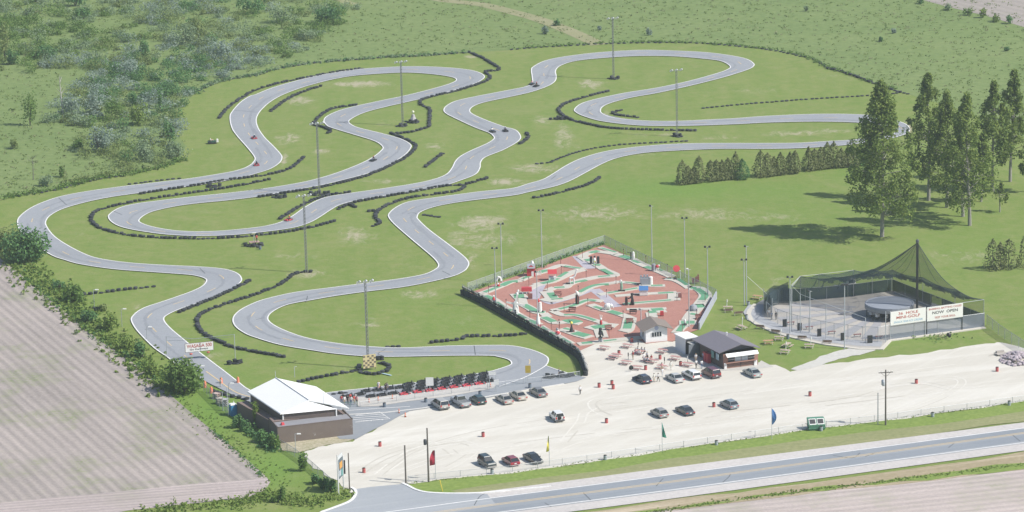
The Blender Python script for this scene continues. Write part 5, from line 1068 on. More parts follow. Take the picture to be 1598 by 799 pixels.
fr.build('window_bars', WTRIM, wn); MB().lathe([(.42, 0), (.42, .04), (0, .05)], n=16, M=Matrix.Translation((HW * .5, -.02, hz + .28)) @ Matrix.Rotation(R(90), 4, 'X')).build('emblem', plain('blue_emblem', (.40, .44, .58), .5), hut); MB().box((hb.x * .5 - .04, HD * .5, 1.3), (.06, 1.2, 1.0), rz=-.3).build('side_window', GLASS, hut)
# marshal shelters and mower
ms = thing('marshal_shelter', 'little marshal shelter with a white tilted roof on the left infield', 'shelter', G((397, 382.5)), .2); MB().box((0, 0, 2.5), (.9, 2.6, .08), M=Matrix.Rotation(R(-22), 4, 'X')).build('roof', ROOFW, ms)
MB().box((0, 0, .75), (2.2, 1.4, .1)).build('platform', plain('pink_boards', (.42, .28, .25), .8), ms)
for x in (-1, 1):
    for y in (-.6, .6): MB().tube([(x, y, 0), (x, y, .75)], .07, 5).build('leg', WOOD, ms)
for y in (-.5, .6): MB().tube([(0, y, .8), (0, y, 2.5 - y * .4)], .05, 5).build('roof_post', PGREY, ms)
person(G((397.5, 383)) + Vector((.5, -.3, .80)), R(200), 'stand', 'marshal in red standing on the white roofed shelter', REDC, BLK)
mp = thing('marshal_post', 'marshal post with a pale dome top beside the top left light tower', 'marshal post', G((645, 190)), 0); MB().tube([(0, 0, 0), (0, 0, 2.4)], .06, 6).build('post', PGREY, mp); MB().lathe([(.95, .3), (.5, 1.3), (.35, 1.9), (0, 1.95)], n=8).build('stand', plain('grey_wood', (.38, .37, .38), .8), mp); MB().ball((0, 0, 2.55), .34, 10).build('lamp', plain('cream_lamp', (.72, .72, .55), .4), mp)
mw_ = thing('ride_on_mower', 'dark ride-on mower on the grass inside the far left sweep', 'mower', G((331.5, 224)), R(10)); MB().box((.3, 0, .55), (1.2, .8, .5), taper=(.85, .8)).box((-.7, 0, .5), (.9, .9, .3)).build('body', plain('mower_green', (.03, .08, .06), .5), mw_); MB().box((0, 0, .25), (1.5, 1.5, .16)).build('deck', KBLK, mw_); MB().box((1.25, 0, .7), (.5, .9, .7), taper=(.9, .9)).build('grass_box', SIGNW, mw_)
for (x, y, r) in ((.7, .55, .25), (.7, -.55, .25), (-.7, .6, .38), (-.7, -.6, .38)): MB().lathe([(r * .5, -.1), (r, -.08), (r, .08), (r * .5, .1)], n=12, M=Matrix.Translation((x, y, r)) @ Matrix.Rotation(R(90), 4, 'X')).build('wheel', TYRE, mw_)
person(G((331.5, 224)) + Vector((-.35, -.05, .62)), R(-80), 'sit', 'person in a white shirt riding the mower', WHT, TAN, HAIRL)
# skip and pallet, loose things in the lot
dk = thing('skip', 'green waste skip with two white framed dark lids by the fence', 'waste skip', G((1273.5, 670)), R(6)); GRN = plain('skip_green', (.09, .23, .16), .55, .12)
MB().add([(-1.4,-.9,.1),(1.4,-.9,.1),(1.4,1,.1),(-1.4,1,.1),(-1.5,-1.0,1.1),(1.5,-1.0,1.1),(1.5,1.1,2.0),(-1.5,1.1,2.0),(-1.5,.2,2.0),(1.5,.2,2.0)], [(3,2,1,0),(0,1,5,4),(1,2,6,9,5),(2,3,7,6),(3,0,4,8,7),(8,9,6,7),(4,5,9,8)]).build('body', GRN, dk)
for s in (-1, 1):
    MX = Matrix.Translation((s * .72, -.42, 1.56)) @ Matrix.Rotation(R(37), 4, 'X'); l = MB().box((0, 0, .03), (1.25, 1.3, .06), M=MX).build('lid_frame', SIGNW, dk); MB().box((0, 0, .09), (1.0, .95, .05), M=MX).build('lid', LBLK, l)
MB().box((0, -1.02, .5), (3.1, .1, .14)).box((1.48, 0, .7), (.08, 1.6, .2)).box((-1.48, 0, .7), (.08, 1.6, .2)).build('rib', GRN, dk)
st = thing('stone_heap', 'heap of pale purple stones at the right edge of the car park', 'stone heap', G((1588, 562))); sm = MB(); rg = random.Random(5)
for _ in range(170):
    a, r = rg.uniform(0, 6.3), 3.4 * rg.random() ** .6; k = rg.uniform(.2, .5); sm.ball((r * math.cos(a), r * math.sin(a) * 1.3, max(0, 1.5 * (1 - r / 3.6)) + rg.uniform(-.1, .2)), (k, k * rg.uniform(.6, 1.2), k * .7), 6)
sm.build('stones', plain('pale_stone', (.40, .35, .38), .85, .3, .7), st)
gb = tag(MB().box((0, 0, .35), (2.2, 1.6, .12)).box((0, .4, .6), (1.6, .5, .4)).tube([(-1, 0, .4), (-2.6, 0, .3)], .05, 5).lathe([(.3, -.1), (.3, .1)], (0, .9, .3), 8).build('flat_trailer', plain('bleached_wood', (.40, .37, .34), .85), loc=G((1562, 554)), rz=.4), 'low bleached trailer bed beside the stone heap', 'trailer')
FLW = MB(); rg = random.Random(9)
for _ in range(60): FLW.leaf(Vector((rg.gauss(0, 2.2), rg.gauss(0, 1.6), rg.uniform(.1, .6))), Vector((0, 0, 1)), .6, rg)
FB = foliage('flowerbed_leaf', ((.06, .13, .03), (.10, .20, .04), (.22, .28, .10))); tag(FLW.build('flower_bed', FB, loc=G((1468, 527))), 'small planted bed on the lawn below the white signs', 'flower bed'); tag(MB().ball((0, 0, .4), (.5, .4, .5), 8).build('boulder', KBLK, loc=G((1481, 526))), 'black boulder in the planted bed', 'boulder')
# ================================================================ picnic tables, benches
TOPR = plain('red_table', (.46, .27, .25), .75, .1); TOPW = plain('bleached_table', (.45, .36, .29), .8, .12); TOPO = plain('orange_wood', (.44, .27, .15), .75, .1); FRAMEW = plain('white_frame', (.62, .62, .62), .5)
def table_proto(top):
    t = thing('picnic_table', '', 'picnic table'); m_ = MB()
    for k in range(5): m_.box((0, -.34 + .17 * k, .75), (1.9, .155, .045))
    m_.build('tabletop', top, t)
    for s in (-1, 1):
        b = MB(); b.box((0, s * .72, .45), (1.9, .14, .045)).box((0, s * .88, .45), (1.9, .14, .045)); b.build('seat', top, t)
        f = MB(); f.tube([(s * .7, -.62, 0), (s * .7, -.25, .73), (s * .7, .25, .73), (s * .7, .62, 0)], .035, 5).tube([(s * .7, -.85, .42), (s * .7, .85, .42)], .035, 5); f.build('leg_frame', FRAMEW, t)
    return t
def tset(top, lst, group):
    src = table_proto(top)
    for i, (p, a, l) in enumerate(lst): o = src if i == 0 else copy_tree(src); put(o, G(p), R(a), l, group)
tset(TOPR, [((979,543),-32,'red picnic table nearest the ticket hut'), ((962,558),-32,'red picnic table at the far left of the plaza'), ((998,553),-32,'red picnic table crowded with people at the back'), ((977,569),-32,'red picnic table left of the dense crowd'), ((1018,567),-32,'red picnic table right of the crowd, beside the middle red drum'), ((1034,551),-32,'red picnic table behind the back red drum'), ((1054,562),-32,'red picnic table in front of the white shed'), ((1033,576),-32,'red picnic table nearest the silver sedan'), ((1073,572),-32,'red picnic table behind the white wagon'), ((994,577),-20,'red picnic table behind the navy hatchback'), ((943,546),-32,'red picnic table on the gravel below the golf corner'), ((957,561),-30,'red picnic table near the left tables by the tyre wall')], 'red picnic tables on the plaza')
tset(TOPW, [((1157,514),-60,'bleached picnic table on the lawn behind the snack bar roof'), ((1216,531),-10,'bleached picnic table by the blue grey drum on the lawn'), ((1229,542),60,'bleached picnic table tilted beside a white parasol pole'), ((1225,552),-20,'bleached picnic table nearest the snack bar lawn edge'), ((1263,543),-10,'bleached picnic table in front of the cage benches'), ((1136,484),-5,'bleached picnic table far back on the lawn left of the cage')], 'bleached picnic tables on the lawn')
tset(TOPO, [((1199,537),6,'long orange wood table with benches on the lawn'), ((1182,467),-30,'tilted orange wood table by the cage entrance')], 'orange wood tables')
def bench_proto(mat):
    t = thing('bench', '', 'bench'); b = MB(); [b.box((0, -.2 + .14 * k, .45), (1.8, .12, .04)) for k in range(4)]; b.build('seat', mat, t); b = MB(); [b.box((0, .28 + .03 * k, .60 + .13 * k), (1.8, .03, .11)) for k in range(3)]; b.build('backrest', mat, t)
    for s in (-1, 1): MB().tube([(s * .75, -.22, 0), (s * .75, -.22, .44), (s * .75, .26, .44), (s * .75, .34, .92)], .03, 5).tube([(s * .75, .26, .44), (s * .75, .3, 0)], .03, 5).build('leg', FRAMEW, t)
    return t
src = bench_proto(plain('bench_brown', (.20, .13, .10), .75))
for i, (p, a, l) in enumerate([((1187,513),152,'brown bench farthest left along the cage path'), ((1211,520.5),156,'brown bench above the lawn tables along the cage path'), ((1252,530),168,'brown bench right of the blue grey drum along the cage path'), ((1291,537),172,'brown bench farthest right along the cage path'), ((1137,487.5),190,'dark bench at the back of the lawn, upper one of two left of the cage'), ((1152,492),190,'dark bench at the back of the lawn, lower one of two left of the cage')]): put(src if i == 0 else copy_tree(src), G(p), R(a), l, 'brown benches by the batting cage')
for i, (p, h, l) in enumerate([((1226,552), 2.4, 'white parasol pole through the nearest lawn table'), ((1265,543), 2.2, 'white parasol pole through the table before the benches'), ((1218,531), 2.3, 'white parasol pole by the blue grey drum'), ((1158,513), 2.4, 'white parasol pole behind the snack bar'), ((1134,484), 2.2, 'white parasol pole far back on the lawn')]): tag(MB().tube([(0, 0, 0), (.1, 0, h)], .06, 6).lathe([(.12, h - .5), (.09, h), (0, h + .05)], (.1, 0, 0), 8).build('folded_parasol', SIGNW, loc=G(p)), l, 'parasol')
for i, (p, l) in enumerate([((996,543),'short black post on the plaza nearest the ticket hut'), ((980.5,561),'black post among the left plaza tables'), ((1037,568),'black post in front of the white top tables'), ((1073,566),'white topped post by the snack bar queue'), ((985,580),'black post carrying an upright tyre by the navy hatchback')]):
    h = ZT(p, p[1] - 11); t = thing('plaza_post', l, 'post', G(p)); MB().tube([(0, 0, 0), (0, 0, h)], .05, 6).build('pole', WOOD if i < 4 else SIGNW, t); MB().box((0, 0, h - .4), (.2, .08, .7)).build('sign_plate', LBLK if i != 3 else SIGNW, t)
    if i == 4: MB().lathe([(.25, -.1), (.42, -.08), (.42, .08), (.25, .1), (.25, -.1)], n=14, M=Matrix.Translation((0, -.08, .8)) @ Matrix.Rotation(R(90), 4, 'X')).build('tyre', RUB, t)
# ================================================================ people
PL = [((905.5,616.5),10,'walk','person in a white top and dark shorts walking alone on the gravel',WHT,BLK), ((1027.5,596.5),100,'walk','person in a white top and black trousers beside the navy hatchback',WHT,BLK), ((1021,597),60,'walk','person in pale clothes close to the navy hatchback tail',(.6,.6,.55),TAN),
 ((1034,588.5),30,'stand','person in white near the pink post behind the silver sedan',WHT,WHT), ((1033,580),180,'stand','person in a pink top by the nearest plaza table',PNK,TAN), ((1047,578),200,'walk','person in pale clothes walking between the tables toward the shed',(.62,.62,.58),(.5,.48,.42)),
 ((1086,566),0,'stand','person in white in the shade before the drinks machines',WHT,TAN), ((1086.5,575.5),20,'stand','person in white with black shorts at the head of the queue',WHT,BLK), ((1095,576),10,'stand','person in a white shirt queueing beside the maroon minivan',WHT,DEN), ((1098,564),330,'stand','person in blue by the red drinks machine',LBL,DEN),
 ((1153,573),0,'reach','adult in white leaning on the snack bar counter',WHT,TAN), ((1005,564.5),40,'stand','tall person in white standing left at the crowded table',WHT,WHT), ((1010,563),320,'stand','person in white with black trousers standing right of the crowded table',WHT,BLK), ((988,562),120,'stand','person in dark red standing left of the crowd',REDC,TAN),
 ((344.5,605),130,'stand','marshal in white standing by the barrel on the yellow line',WHT,(.55,.55,.55)), ((591,610),0,'stand','pit attendant in white by the orange barrel',WHT,WHT), ((602,613),180,'stand','pit attendant in black with a grey cap at the back of the pit',BLK,BLK), ((604.5,612),150,'stand','pit attendant in grey beside the one in black',GRY,DEN), ((872.5,589),90,'stand','person in dark clothes between the two apron tyre heaps',NAV,BLK),
 ((1204,500),20,'stand','batter with a white helmet inside the left of the cage',NAV,BLK), ((1211,500),20,'stand','batter in black with a white cap inside the left of the cage',BLK,BLK), ((1200,496),200,'stand','person in white behind the left cage nets',WHT,GRY)]
for i, (p, a, pose, l, sh, tr) in enumerate(PL): person(G(p) + Vector((0, 0, .18 if p[0] < 620 and p[0] > 580 else .1)), R(a), pose, l, sh, tr, HAIRL if i % 3 == 0 else HAIRD, group=PG)
o = person(G((1156, 573)) + Vector((0, 0, .1)), 0, 'reach', 'child in navy beside the adult at the snack bar counter', NAV, BLK, group=PG); o.scale = (.72,) * 3
for i, (dx, dy, a, sh) in enumerate([(-1.0,.78,180,WHT),(.1,.78,180,(.6,.62,.64)),(.9,.78,180,WHT),(-.6,-.78,0,PNK),(.5,-.78,0,WHT)]):
    c, s = math.cos(R(-32)), math.sin(R(-32)); person(G((998,553)) + Vector((dx * .8 * c - dy * s, dx * .8 * s + dy * c, .06)), R(a - 32), 'bench', ('person in white at the left of the back bench of the crowded table','person in grey in the middle of the back bench','person in white at the right of the back bench','person in pink on the near bench of the crowded table','person in white on the near bench of the crowded table')[i], sh, (DEN, TAN, BLK, DEN, GRY)[i], group=PG)
for i, (dx, dy, a, sh) in enumerate([(-.5,.78,180,WHT),(.6,.78,180,REDC),(.0,-.78,0,WHT),(.7,-.78,0,(.6,.62,.64))]):
    c, s = math.cos(R(-32)), math.sin(R(-32)); person(G((977,569)) + Vector((4.1 + dx * .8 * c - dy * s, 1.5 + dx * .8 * s + dy * c, .06)), R(a - 32), 'bench', ('person in white left on the far bench of the middle table','person in dark red right on the far bench of the middle table','person in white on the near bench of the middle table','person in grey on the near bench of the middle table')[i], sh, (TAN, DEN, BLK, DEN)[i], group=PG)
put(copy_tree(next(o for o in bpy.data.objects if o.get('group') == 'red picnic tables on the plaza')), G((977, 569)) + Vector((4.1, 1.5, 0)), R(-32), 'red picnic table in the middle of the crowd', 'red picnic tables on the plaza')
# low brick row by the pit: queue of people behind the roof tip, seen as a cluster
for i, (x, y, sh, l) in enumerate([(533,632,REDC,'person in red at the front left of the waiting group'),(538,633,WHT,'person in white at the front of the waiting group'),(543,632,BLK,'person in black in the middle of the waiting group'),(548,633.5,WHT,'person in white shorts in the waiting group by the rail'),(553,632,REDC,'person in dark red at the right of the waiting group'),(557,633,PNK,'person in pink at the right end of the waiting group'),(536,629,BLK,'person in black at the back left of the waiting group'),(547,629,REDC,'person in red at the back of the waiting group'),(555,629,(.6,.6,.6),'person in grey at the back right of the waiting group')]): person(G((x, y)) + Vector((0, 0, .18)), R(180 + 40 * math.sin(i * 2)), 'stand', l, sh, (DEN, TAN, BLK)[i % 3], group='people waiting at the pit rail')
fence([(533,637),(545,636.5),(558,635.5)], 1.05, 'short green rail in front of the waiting group', LINKD, 1.6, plain('green_rail', (.10, .22, .18), .5), 'queue_rail')
# ================================================================ mini-golf
RED_ = surface('red_court', ((.32,.155,.125), (.38,.19,.155), (.44,.24,.20)), ((.06, .4), (.4, .4), (2.5, .35)), .9, .1)
KERB = plain('pale_concrete', (.49, .47, .415), .85, .08, 1.5); TURF = plain('green_carpet', (.115, .30, .175), .85, .14, 1.2); TEAL = plain('teal_carpet', (.22, .36, .36), .7, .1, 1.2); LAV = surface('lavender_path', ((.33,.31,.37),(.39,.37,.42),(.45,.43,.47)))
sheet('golf_court', [(729,459),(800,433.5),(870,408),(943,382.5),(990,405),(1030,424),(1070,444),(1117,467.5),(1090,515),(1072,521),(1050,534),(1041,533),(1008,537),(990,528),(960,531),(930,537),(912,545),(900,550),(888,541),(860,526),(830,509),(800,492),(765,474)], RED_, .11)
for k_, (pts, w_) in enumerate([([(902,400),(912,410),(922,420)], 2.6), ([(927,452),(940,462),(952,472),(962,480)], 2.4), ([(843,445),(838,455),(832,468)], 2.4), ([(845,468),(858,474),(866,473),(900,463),(926,452)], 1.3)]): path('golf_path', pts, w_, LAV, .125 + .004 * k_)
def hole(label, white, greens, wm=TURF):
    """one hole: pale concrete surround and the carpets lying in it"""
    p0 = G(white[0][0][0]); t = thing('golf_hole', label, 'mini-golf hole', p0, 0, 'mini-golf holes'); k = MB()
    for i, (pts, w) in enumerate(white):
        q = [v - Vector((p0.x, p0.y, 0)) for v in GS(pts, 4)]; k.ribbon(q, w * .86, .24 + .0031 * i, z0=.05)
    k.build('surround', KERB, t); 
    for i, (pts, w) in enumerate(greens):
        q = [v - Vector((p0.x, p0.y, 0)) for v in GS(pts, 4)]; m = MB(); m.ribbon(q, w, .27 + .003 * i, z0=.1); m.build('carpet', wm if not isinstance(w, str) else TEAL, t)
    return t
HL = [('hole along the back left fence with two slim carpets', [([(748,459.5),(757.7,457.2),(781.3,447.5),(796,441.5),(813,439)], 2.3)], [([(756,457.6),(781,448)], 1.0), ([(783,447.5),(796,441.5),(808,440.5)], 1.5)]),
 ('hole under the red barn', [([(812,439),(823.4,433.5),(841.8,427),(860,423.5)], 2.2)], [([(815,436.8),(827,432.3)], .8), ([(840,427.4),(849,424.5),(857,423.7)], 1.5)]),
 ('near left corner hole behind the tyre wall', [([(747,461),(757,463.5),(769,469),(783,478.5),(797,487)], 2.8)], [([(755,463.5),(768,468.5)], 2.0), ([(773,473),(784,480.5)], 1.3), ([(786,486),(797,487.2)], 2.4)]),
 ('square hole with pale approach below the red wagon', [([(799,464.5),(822,462.5)], 4.8), ([(812,466),(815,476)], 2.8), ([(812,462),(826,452),(838,446)], 2.0)], [([(802,464.2),(818,463.7)], 3.0)]),
 ('long slanting hole right of the white windmill', [([(814,475.5),(826,481.5),(838,488.5),(852,489)], 2.6), ([(848,490),(855,496)], 2.2)], [([(817,477),(836,487.2)], 1.5), ([(836,488),(850,489)], 1.3)]),
 ('short slanting hole leading to the diamond carpet', [([(846,495.5),(856,500),(866,505),(884,504),(906,506.5)], 2.4)], [([(848.5,496.7),(865,503.8)], 1.5), ([(882,503.8),(892,502.5),(902,505)], 2.5)]),
 ('teal hole with a white approach under the red roofed house', [([(836,446),(844,444),(859,441),(872,436),(891,427),(911,421.5)], 2.6), ([(839,427.5),(858,421),(875.6,415.3),(893,418.5),(911,421)], 1.8)], [([(845,444),(858,441),(870,436)], 1.4), ([(872,434),(885,426)], .9), ([(881,417),(906,420.3)], .8)]),
 ('winding hole past the white giraffe', [([(865,450.5),(882,449.5),(889,444.5),(905,439),(920,436),(933,433.5),(953,432),(960,429.6),(944,422.6),(937,418),(930,413.8),(917.6,406)], 2.3), ([(853,455),(866,450)], 2.2)], [([(865,450.6),(881,449.6)], 1.0), ([(889,444),(915,438.5)], .9), ([(933.4,433.4),(952,431.8)], .8), ([(940,421.7),(954.5,429.5)], 1.2), ([(926,414.7),(937,415.5)], 1.1), ([(916,406),(922,408.6)], 1.6)]),
 ('bent hole with a hooked green in the middle left', [([(852,456),(857,461),(863,469)], 3.3), ([(845,468),(866,471),(900,461),(915,452.5),(935,446),(962,442)], 1.9)], [([(859,458.5),(864.5,466.5)], 1.6), ([(860,468.6),(878,467.6)], .8), ([(904,457.5),(920,449.3),(933,446),(950,445)], 1.1)]),
 ('pale topmost hole at the far corner', [([(906,401.8),(926,394),(944,395.2),(962,398)], 2.2), ([(907,401),(918,408)], 2.8), ([(936,387.5),(962,396)], 1.5)], [([(921,396),(934,393)], 1.3), ([(938,388.5),(961.5,395.2)], .7)]),
 ('long hole along the back right fence', [([(960,398),(984,405),(1000,413),(1030,425),(1048,433)], 2.6)], [([(969,400.5),(984,405)], 1.7), ([(987,408),(998,412)], .9), ([(1007,417.8),(1018,421)], 1.3), ([(1027,422),(1034,424)], .7)]),
 ('hole with twin ramps under the red disc', [([(1038,436.5),(1052,438),(1064,443),(1076,451)], 2.2)], [([(1042,436),(1050,436)], .9), ([(1057,436.5),(1064,440.5),(1072,446.5)], .9)]),
 ('bent hole in the right corner', [([(1074,451),(1090,451.5),(1101,462),(1094,474),(1090,479)], 3.2)], [([(1078,451),(1087,451)], 1.4), ([(1087,452),(1100,462),(1095,470)], 1.5)]),
 ('hole round the grey igloo', [([(1083,480),(1100,479)], 3.8), ([(1088,482),(1079,492),(1073,501)], 3.0)], [([(1086,480),(1098,479)], 2.2), ([(1080,493),(1085,491)], 1.6)]),
 ('keyhole shaped green beside the shed', [([(1060,505),(1087,504.7)], 3.6), ([(1070,507),(1064,512),(1055,521)], 2.4)], [([(1063,505),(1084,504.7)], 2.0), ([(1067,508),(1059,519)], 1.2)]),
 ('slim straight hole behind the grey windmill', [([(958,441),(980,442.5),(1000,445),(1016,447.3),(1038,447)], 2.0)], [([(975,442),(996,444)], .6), ([(1016,447.3),(1034,446.8)], .9)]),
 ('straight hole at the foot of the green statue', [([(934,461),(960,457),(1001,450)], 1.9)], [([(948,459),(995,451)], .8)]),
 ('long straight hole with a pale block end under the blue house', [([(960,463.2),(1000,460.3),(1024,459),(1056,457.5)], 1.9), ([(1052,458),(1052,470)], 3.0), ([(1050,469),(1020,472),(973,476)], 1.9)], [([(1027,459.1),(1051,458)], .9), ([(973,475.7),(1010,472.8),(1047,469.8)], .8)]),
 ('hole behind the ticket hut with a square green', [([(978,484),(1010,483.5),(1040,482.8)], 1.8), ([(1014,487),(1038,485)], 3.6), ([(1016,489),(1018,497)], 2.6)], [([(1017,485.3),(1035,483.8)], 1.8), ([(1016.5,487),(1020,490)], 1.6)]),
 ('long bent hole in the middle by the tall dark figure', [([(861,486),(872,484),(895,478.5),(916,470),(940,471.5)], 2.2)], [([(873,484),(895,478.2),(916,470.4),(930,471)], 1.0)]),
 ('curving hole below the red benches', [([(862,486.5),(878,493),(897,493),(915,497.5),(943,506)], 2.0)], [([(880,493),(896,493),(915,497),(929,502)], .9)]),
 ('wavy hole by the white elephant', [([(921,476.5),(940,484),(953,487.5),(970,492.5),(987,499)], 2.4)], [([(927.5,480),(940,484)], 1.0), ([(951,487),(969,492.3)], 1.7)]),
 ('stepped hole beside the ticket hut', [([(983,498),(979,515),(972,519)], 3.2)], [([(982,500.5),(978.5,514.5)], 1.7)]),
 ('star shaped green with a pale stem', [([(918,514.5),(940,509),(962,510)], 3.2), ([(935,514),(940,528)], 2.8)], [([(925,513),(940,511),(953,510)], 2.3)]),
 ('stepped hole under the dark seal figure', [([(877,514),(888,518),(905,524),(920,528)], 3.2)], [([(880,514),(890,516)], .9), ([(896,521),(917,526)], 2.2)]),
 ('row of greens along the tyre wall, upper', [([(803,490),(820,499.5),(840,508)], 2.7)], [([(806,492),(819,499)], 1.2), ([(823,502),(838,507)], 2.0)]),
 ('row of greens along the tyre wall, lower', [([(841,510.5),(854,519),(870,527),(890,538)], 2.6)], [([(843,512),(851,517)], 1.2), ([(853,521.5),(867,525)], 2.2), ([(874,530),(888,537)], 1.3)]),
 ('front hole with a rounded end along the plaza', [([(902,538.5),(920,536.5),(940,534),(970,531),(1000,528)], 2.4)], [([(908,537.3),(924,536)], 1.2), ([(942,534),(962,531.7)], .7)])]
for i, (l, w, g) in enumerate(HL): hole('mini-golf ' + l, w, g)
# the little figures on the holes
FRED = plain('figure_red', (.50, .05, .06), .5); FWHT = plain('figure_white', (.74, .74, .72), .5); FBLK = plain('figure_black', (.03, .03, .035), .6); FGRY = plain('figure_grey', (.28, .30, .33), .6); FBLU = plain('figure_blue', (.05, .17, .40), .5); FGRN_ = plain('figure_green', (.22, .36, .27), .6); FYEL = plain('figure_yellow', (.75, .65, .12), .5); FPNK = plain('figure_pink', (.62, .30, .33), .6); FBRN = plain('figure_brown', (.23, .10, .09), .7)
def fig(p, name, label, cat, parts, rz=0, s=1.0):
    t = thing(name, label, cat, G(p) + Vector((0, 0, .2)), R(rz), 'mini-golf figures'); t.scale = (s,) * 3
    for pn, mat, mb in parts: mb.build(pn, mat, t)
    return t
def gable_box(w, d, h, r): 
    return MB().add([(-w/2,-d/2,h),(w/2,-d/2,h),(w/2,d/2,h),(-w/2,d/2,h),(-w/2,0,h+r),(w/2,0,h+r)], [(0,1,5,4),(2,3,4,5),(1,2,5),(3,0,4),(3,2,1,0)])
fig((829,431.5), 'toy_barn', 'small red barn with a grey roof and silo on the golf course', 'barn', [('wall', FRED, MB().box((0,0,.9),(1.8,1.5,1.8)).add([(-.9,-.75,1.8),(.9,-.75,1.8),(0,-.75,2.5)],[(0,1,2)])), ('roof', FGRY, gable_box(1.6,2.1,1.8,.8)), ('door', FWHT, MB().box((.3,-.77,.6),(.5,.05,1.0)).box((1.6,-.2,.5),(.15,.1,1.0)).box((2.0,-.2,.5),(.15,.1,1.0)).box((1.8,-.2,.7),(.8,.06,.12))), ('silo', FWHT, MB().lathe([(.35,0),(.35,2.4),(.2,2.8),(0,2.9)],(.3,1.1,0),10))])
fig((862,438), 'toy_house', 'small white open house with a red roof on the golf course', 'toy house', [('wall', FWHT, MB().box((0,0,.35),(1.5,1.1,.7)).box((-.65,-.45,1.0),(.12,.12,1.0)).box((.65,-.45,1.0),(.12,.12,1.0)).box((-.65,.45,1.0),(.12,.12,1.0)).box((.65,.45,1.0),(.12,.12,1.0))), ('roof', FRED, gable_box(1.9,1.7,1.45,.8)), ('window', FGRY, MB().box((0,-.57,.4),(.7,.04,.35)))])
fig((822,459.5), 'covered_wagon', 'red covered wagon on short white posts on the golf course', 'wagon', [('body', FRED, MB().box((0,0,.95),(2.2,1.2,.8),taper=(.95,.8))), ('post', FWHT, MB().box((-.8,-.5,.3),(.15,.15,.6)).box((.8,-.5,.3),(.15,.15,.6)).box((0,-.5,.3),(.15,.15,.6))), ('pipe', FWHT, MB().ball((-1.7,-.2,.5),(.3,.25,.45),8))])
fig((827.5,467), 'golf_bin', 'red club bin with a cap beside the square hole', 'bin', [('bin', FBRN, MB().box((0,0,.5),(.9,.6,1.0)).box((-.4,0,1.1),(.15,.5,.9)))])
fig((778,448.5), 'jester_figure', 'white arched figure with a red foot near the back left fence', 'figure', [('body', FWHT, MB().tube([(-.1,0,.5),(-.35,0,1.3),(0,0,2.1),(.4,0,1.9),(.55,0,1.2)],.24,7)), ('base', FRED, MB().lathe([(.35,0),(.25,.5),(0,.55)],n=10)), ('foot', FBLK, MB().box((-.4,-.1,.05),(1.4,.3,.1)))])
fig((770.5,472), 'clown_figure', 'small red and white clown figure at the near left corner hole', 'figure', [('body', FRED, MB().lathe([(.3,0),(.32,.5),(.18,.9),(0,1.0)],n=10)), ('head', FWHT, MB().ball((0,0,1.15),.2,8)), ('base', FBLK, MB().box((.1,0,.15),(.9,.7,.3)))])
fig((805,491), 'toy_windmill', 'white windmill with four broad sails by the tyre wall', 'windmill', [('tower', FWHT, MB().lathe([(.75,0),(.45,2.2),(.5,2.3),(0,2.8)],n=8)), ('sail', FWHT, MB().box((0,-.62,2.2),(.36,.06,3.8),M=Matrix.Translation((0,0,2.2))@Matrix.Rotation(R(12),4,'Y')@Matrix.Translation((0,0,-2.2))).box((0,-.60,2.2),(3.8,.06,.36),M=Matrix.Translation((0,0,2.2))@Matrix.Rotation(R(12),4,'Y')@Matrix.Translation((0,0,-2.2)))), ('door', FBLK, MB().box((-.1,-.68,.5),(.4,.12,1.0)))])
fig((840,512), 'toy_rocket', 'white cone rocket with red fins by the tyre wall', 'rocket', [('cone', FWHT, MB().lathe([(.45,.5),(.42,1.2),(.18,2.6),(0,3.1)],n=12)), ('fin', FRED, MB().box((-.45,-.1,.35),(.35,.3,.7),taper=(.5,.5)).box((.45,-.1,.35),(.35,.3,.7),taper=(.5,.5)).box((0,-.5,.35),(.3,.3,.7),taper=(.5,.5)))])
fig((843,488.5), 'toy_lighthouse', 'white lighthouse with a red cap on the slanting hole', 'lighthouse', [('tower', FWHT, MB().lathe([(.42,0),(.32,2.0),(.36,2.05),(0,2.1)],n=10)), ('cap', FRED, MB().lathe([(.28,2.05),(.26,2.4),(0,2.8)],(-.3,0,.1),10)), ('base', FBLK, MB().box((0,0,.15),(1.3,.6,.3)))])
fig((894,444.5), 'giraffe_figure', 'white giraffe figure in the middle of the golf course', 'giraffe figure', [('body', FWHT, MB().tube([(-.6,0,1.2),(.1,0,1.35),(.45,0,1.7),(.75,0,2.6),(.85,0,3.0)],.26,7,r2=.12).tube([(.85,0,3.0),(1.15,0,2.85)],.13,6,r2=.08).tube([(-.55,-.15,1.1),(-.6,-.15,0)],.1,5).tube([(-.55,.15,1.1),(-.65,.15,0)],.1,5).tube([(.25,-.15,1.2),(.3,-.15,0)],.1,5).tube([(.25,.15,1.2),(.2,.15,0)],.1,5).tube([(-.65,0,1.2),(-.85,0,.7)],.04,4).tube([(.83,.06,3.05),(.8,.06,3.25)],.03,4)), ('base', FBLK, MB().box((-1.0,-.1,.15),(.9,.5,.3)))])
fig((901,476), 'chef_figure', 'tall dark figure with a white head and arms in mid course', 'figure', [('body', FBLK, MB().lathe([(.38,0),(.40,1.0),(.34,1.9),(0,2.0)],n=10)), ('head', FWHT, MB().ball((0,0,2.3),(.32,.3,.4),8).box((.35,-.1,1.9),(.5,.3,.4)).tube([(-.15,0,2.5),(-.25,0,2.9)],.1,6)), ('stripe', FBRN, MB().box((.1,-.38,1.0),(.2,.08,1.6)))])
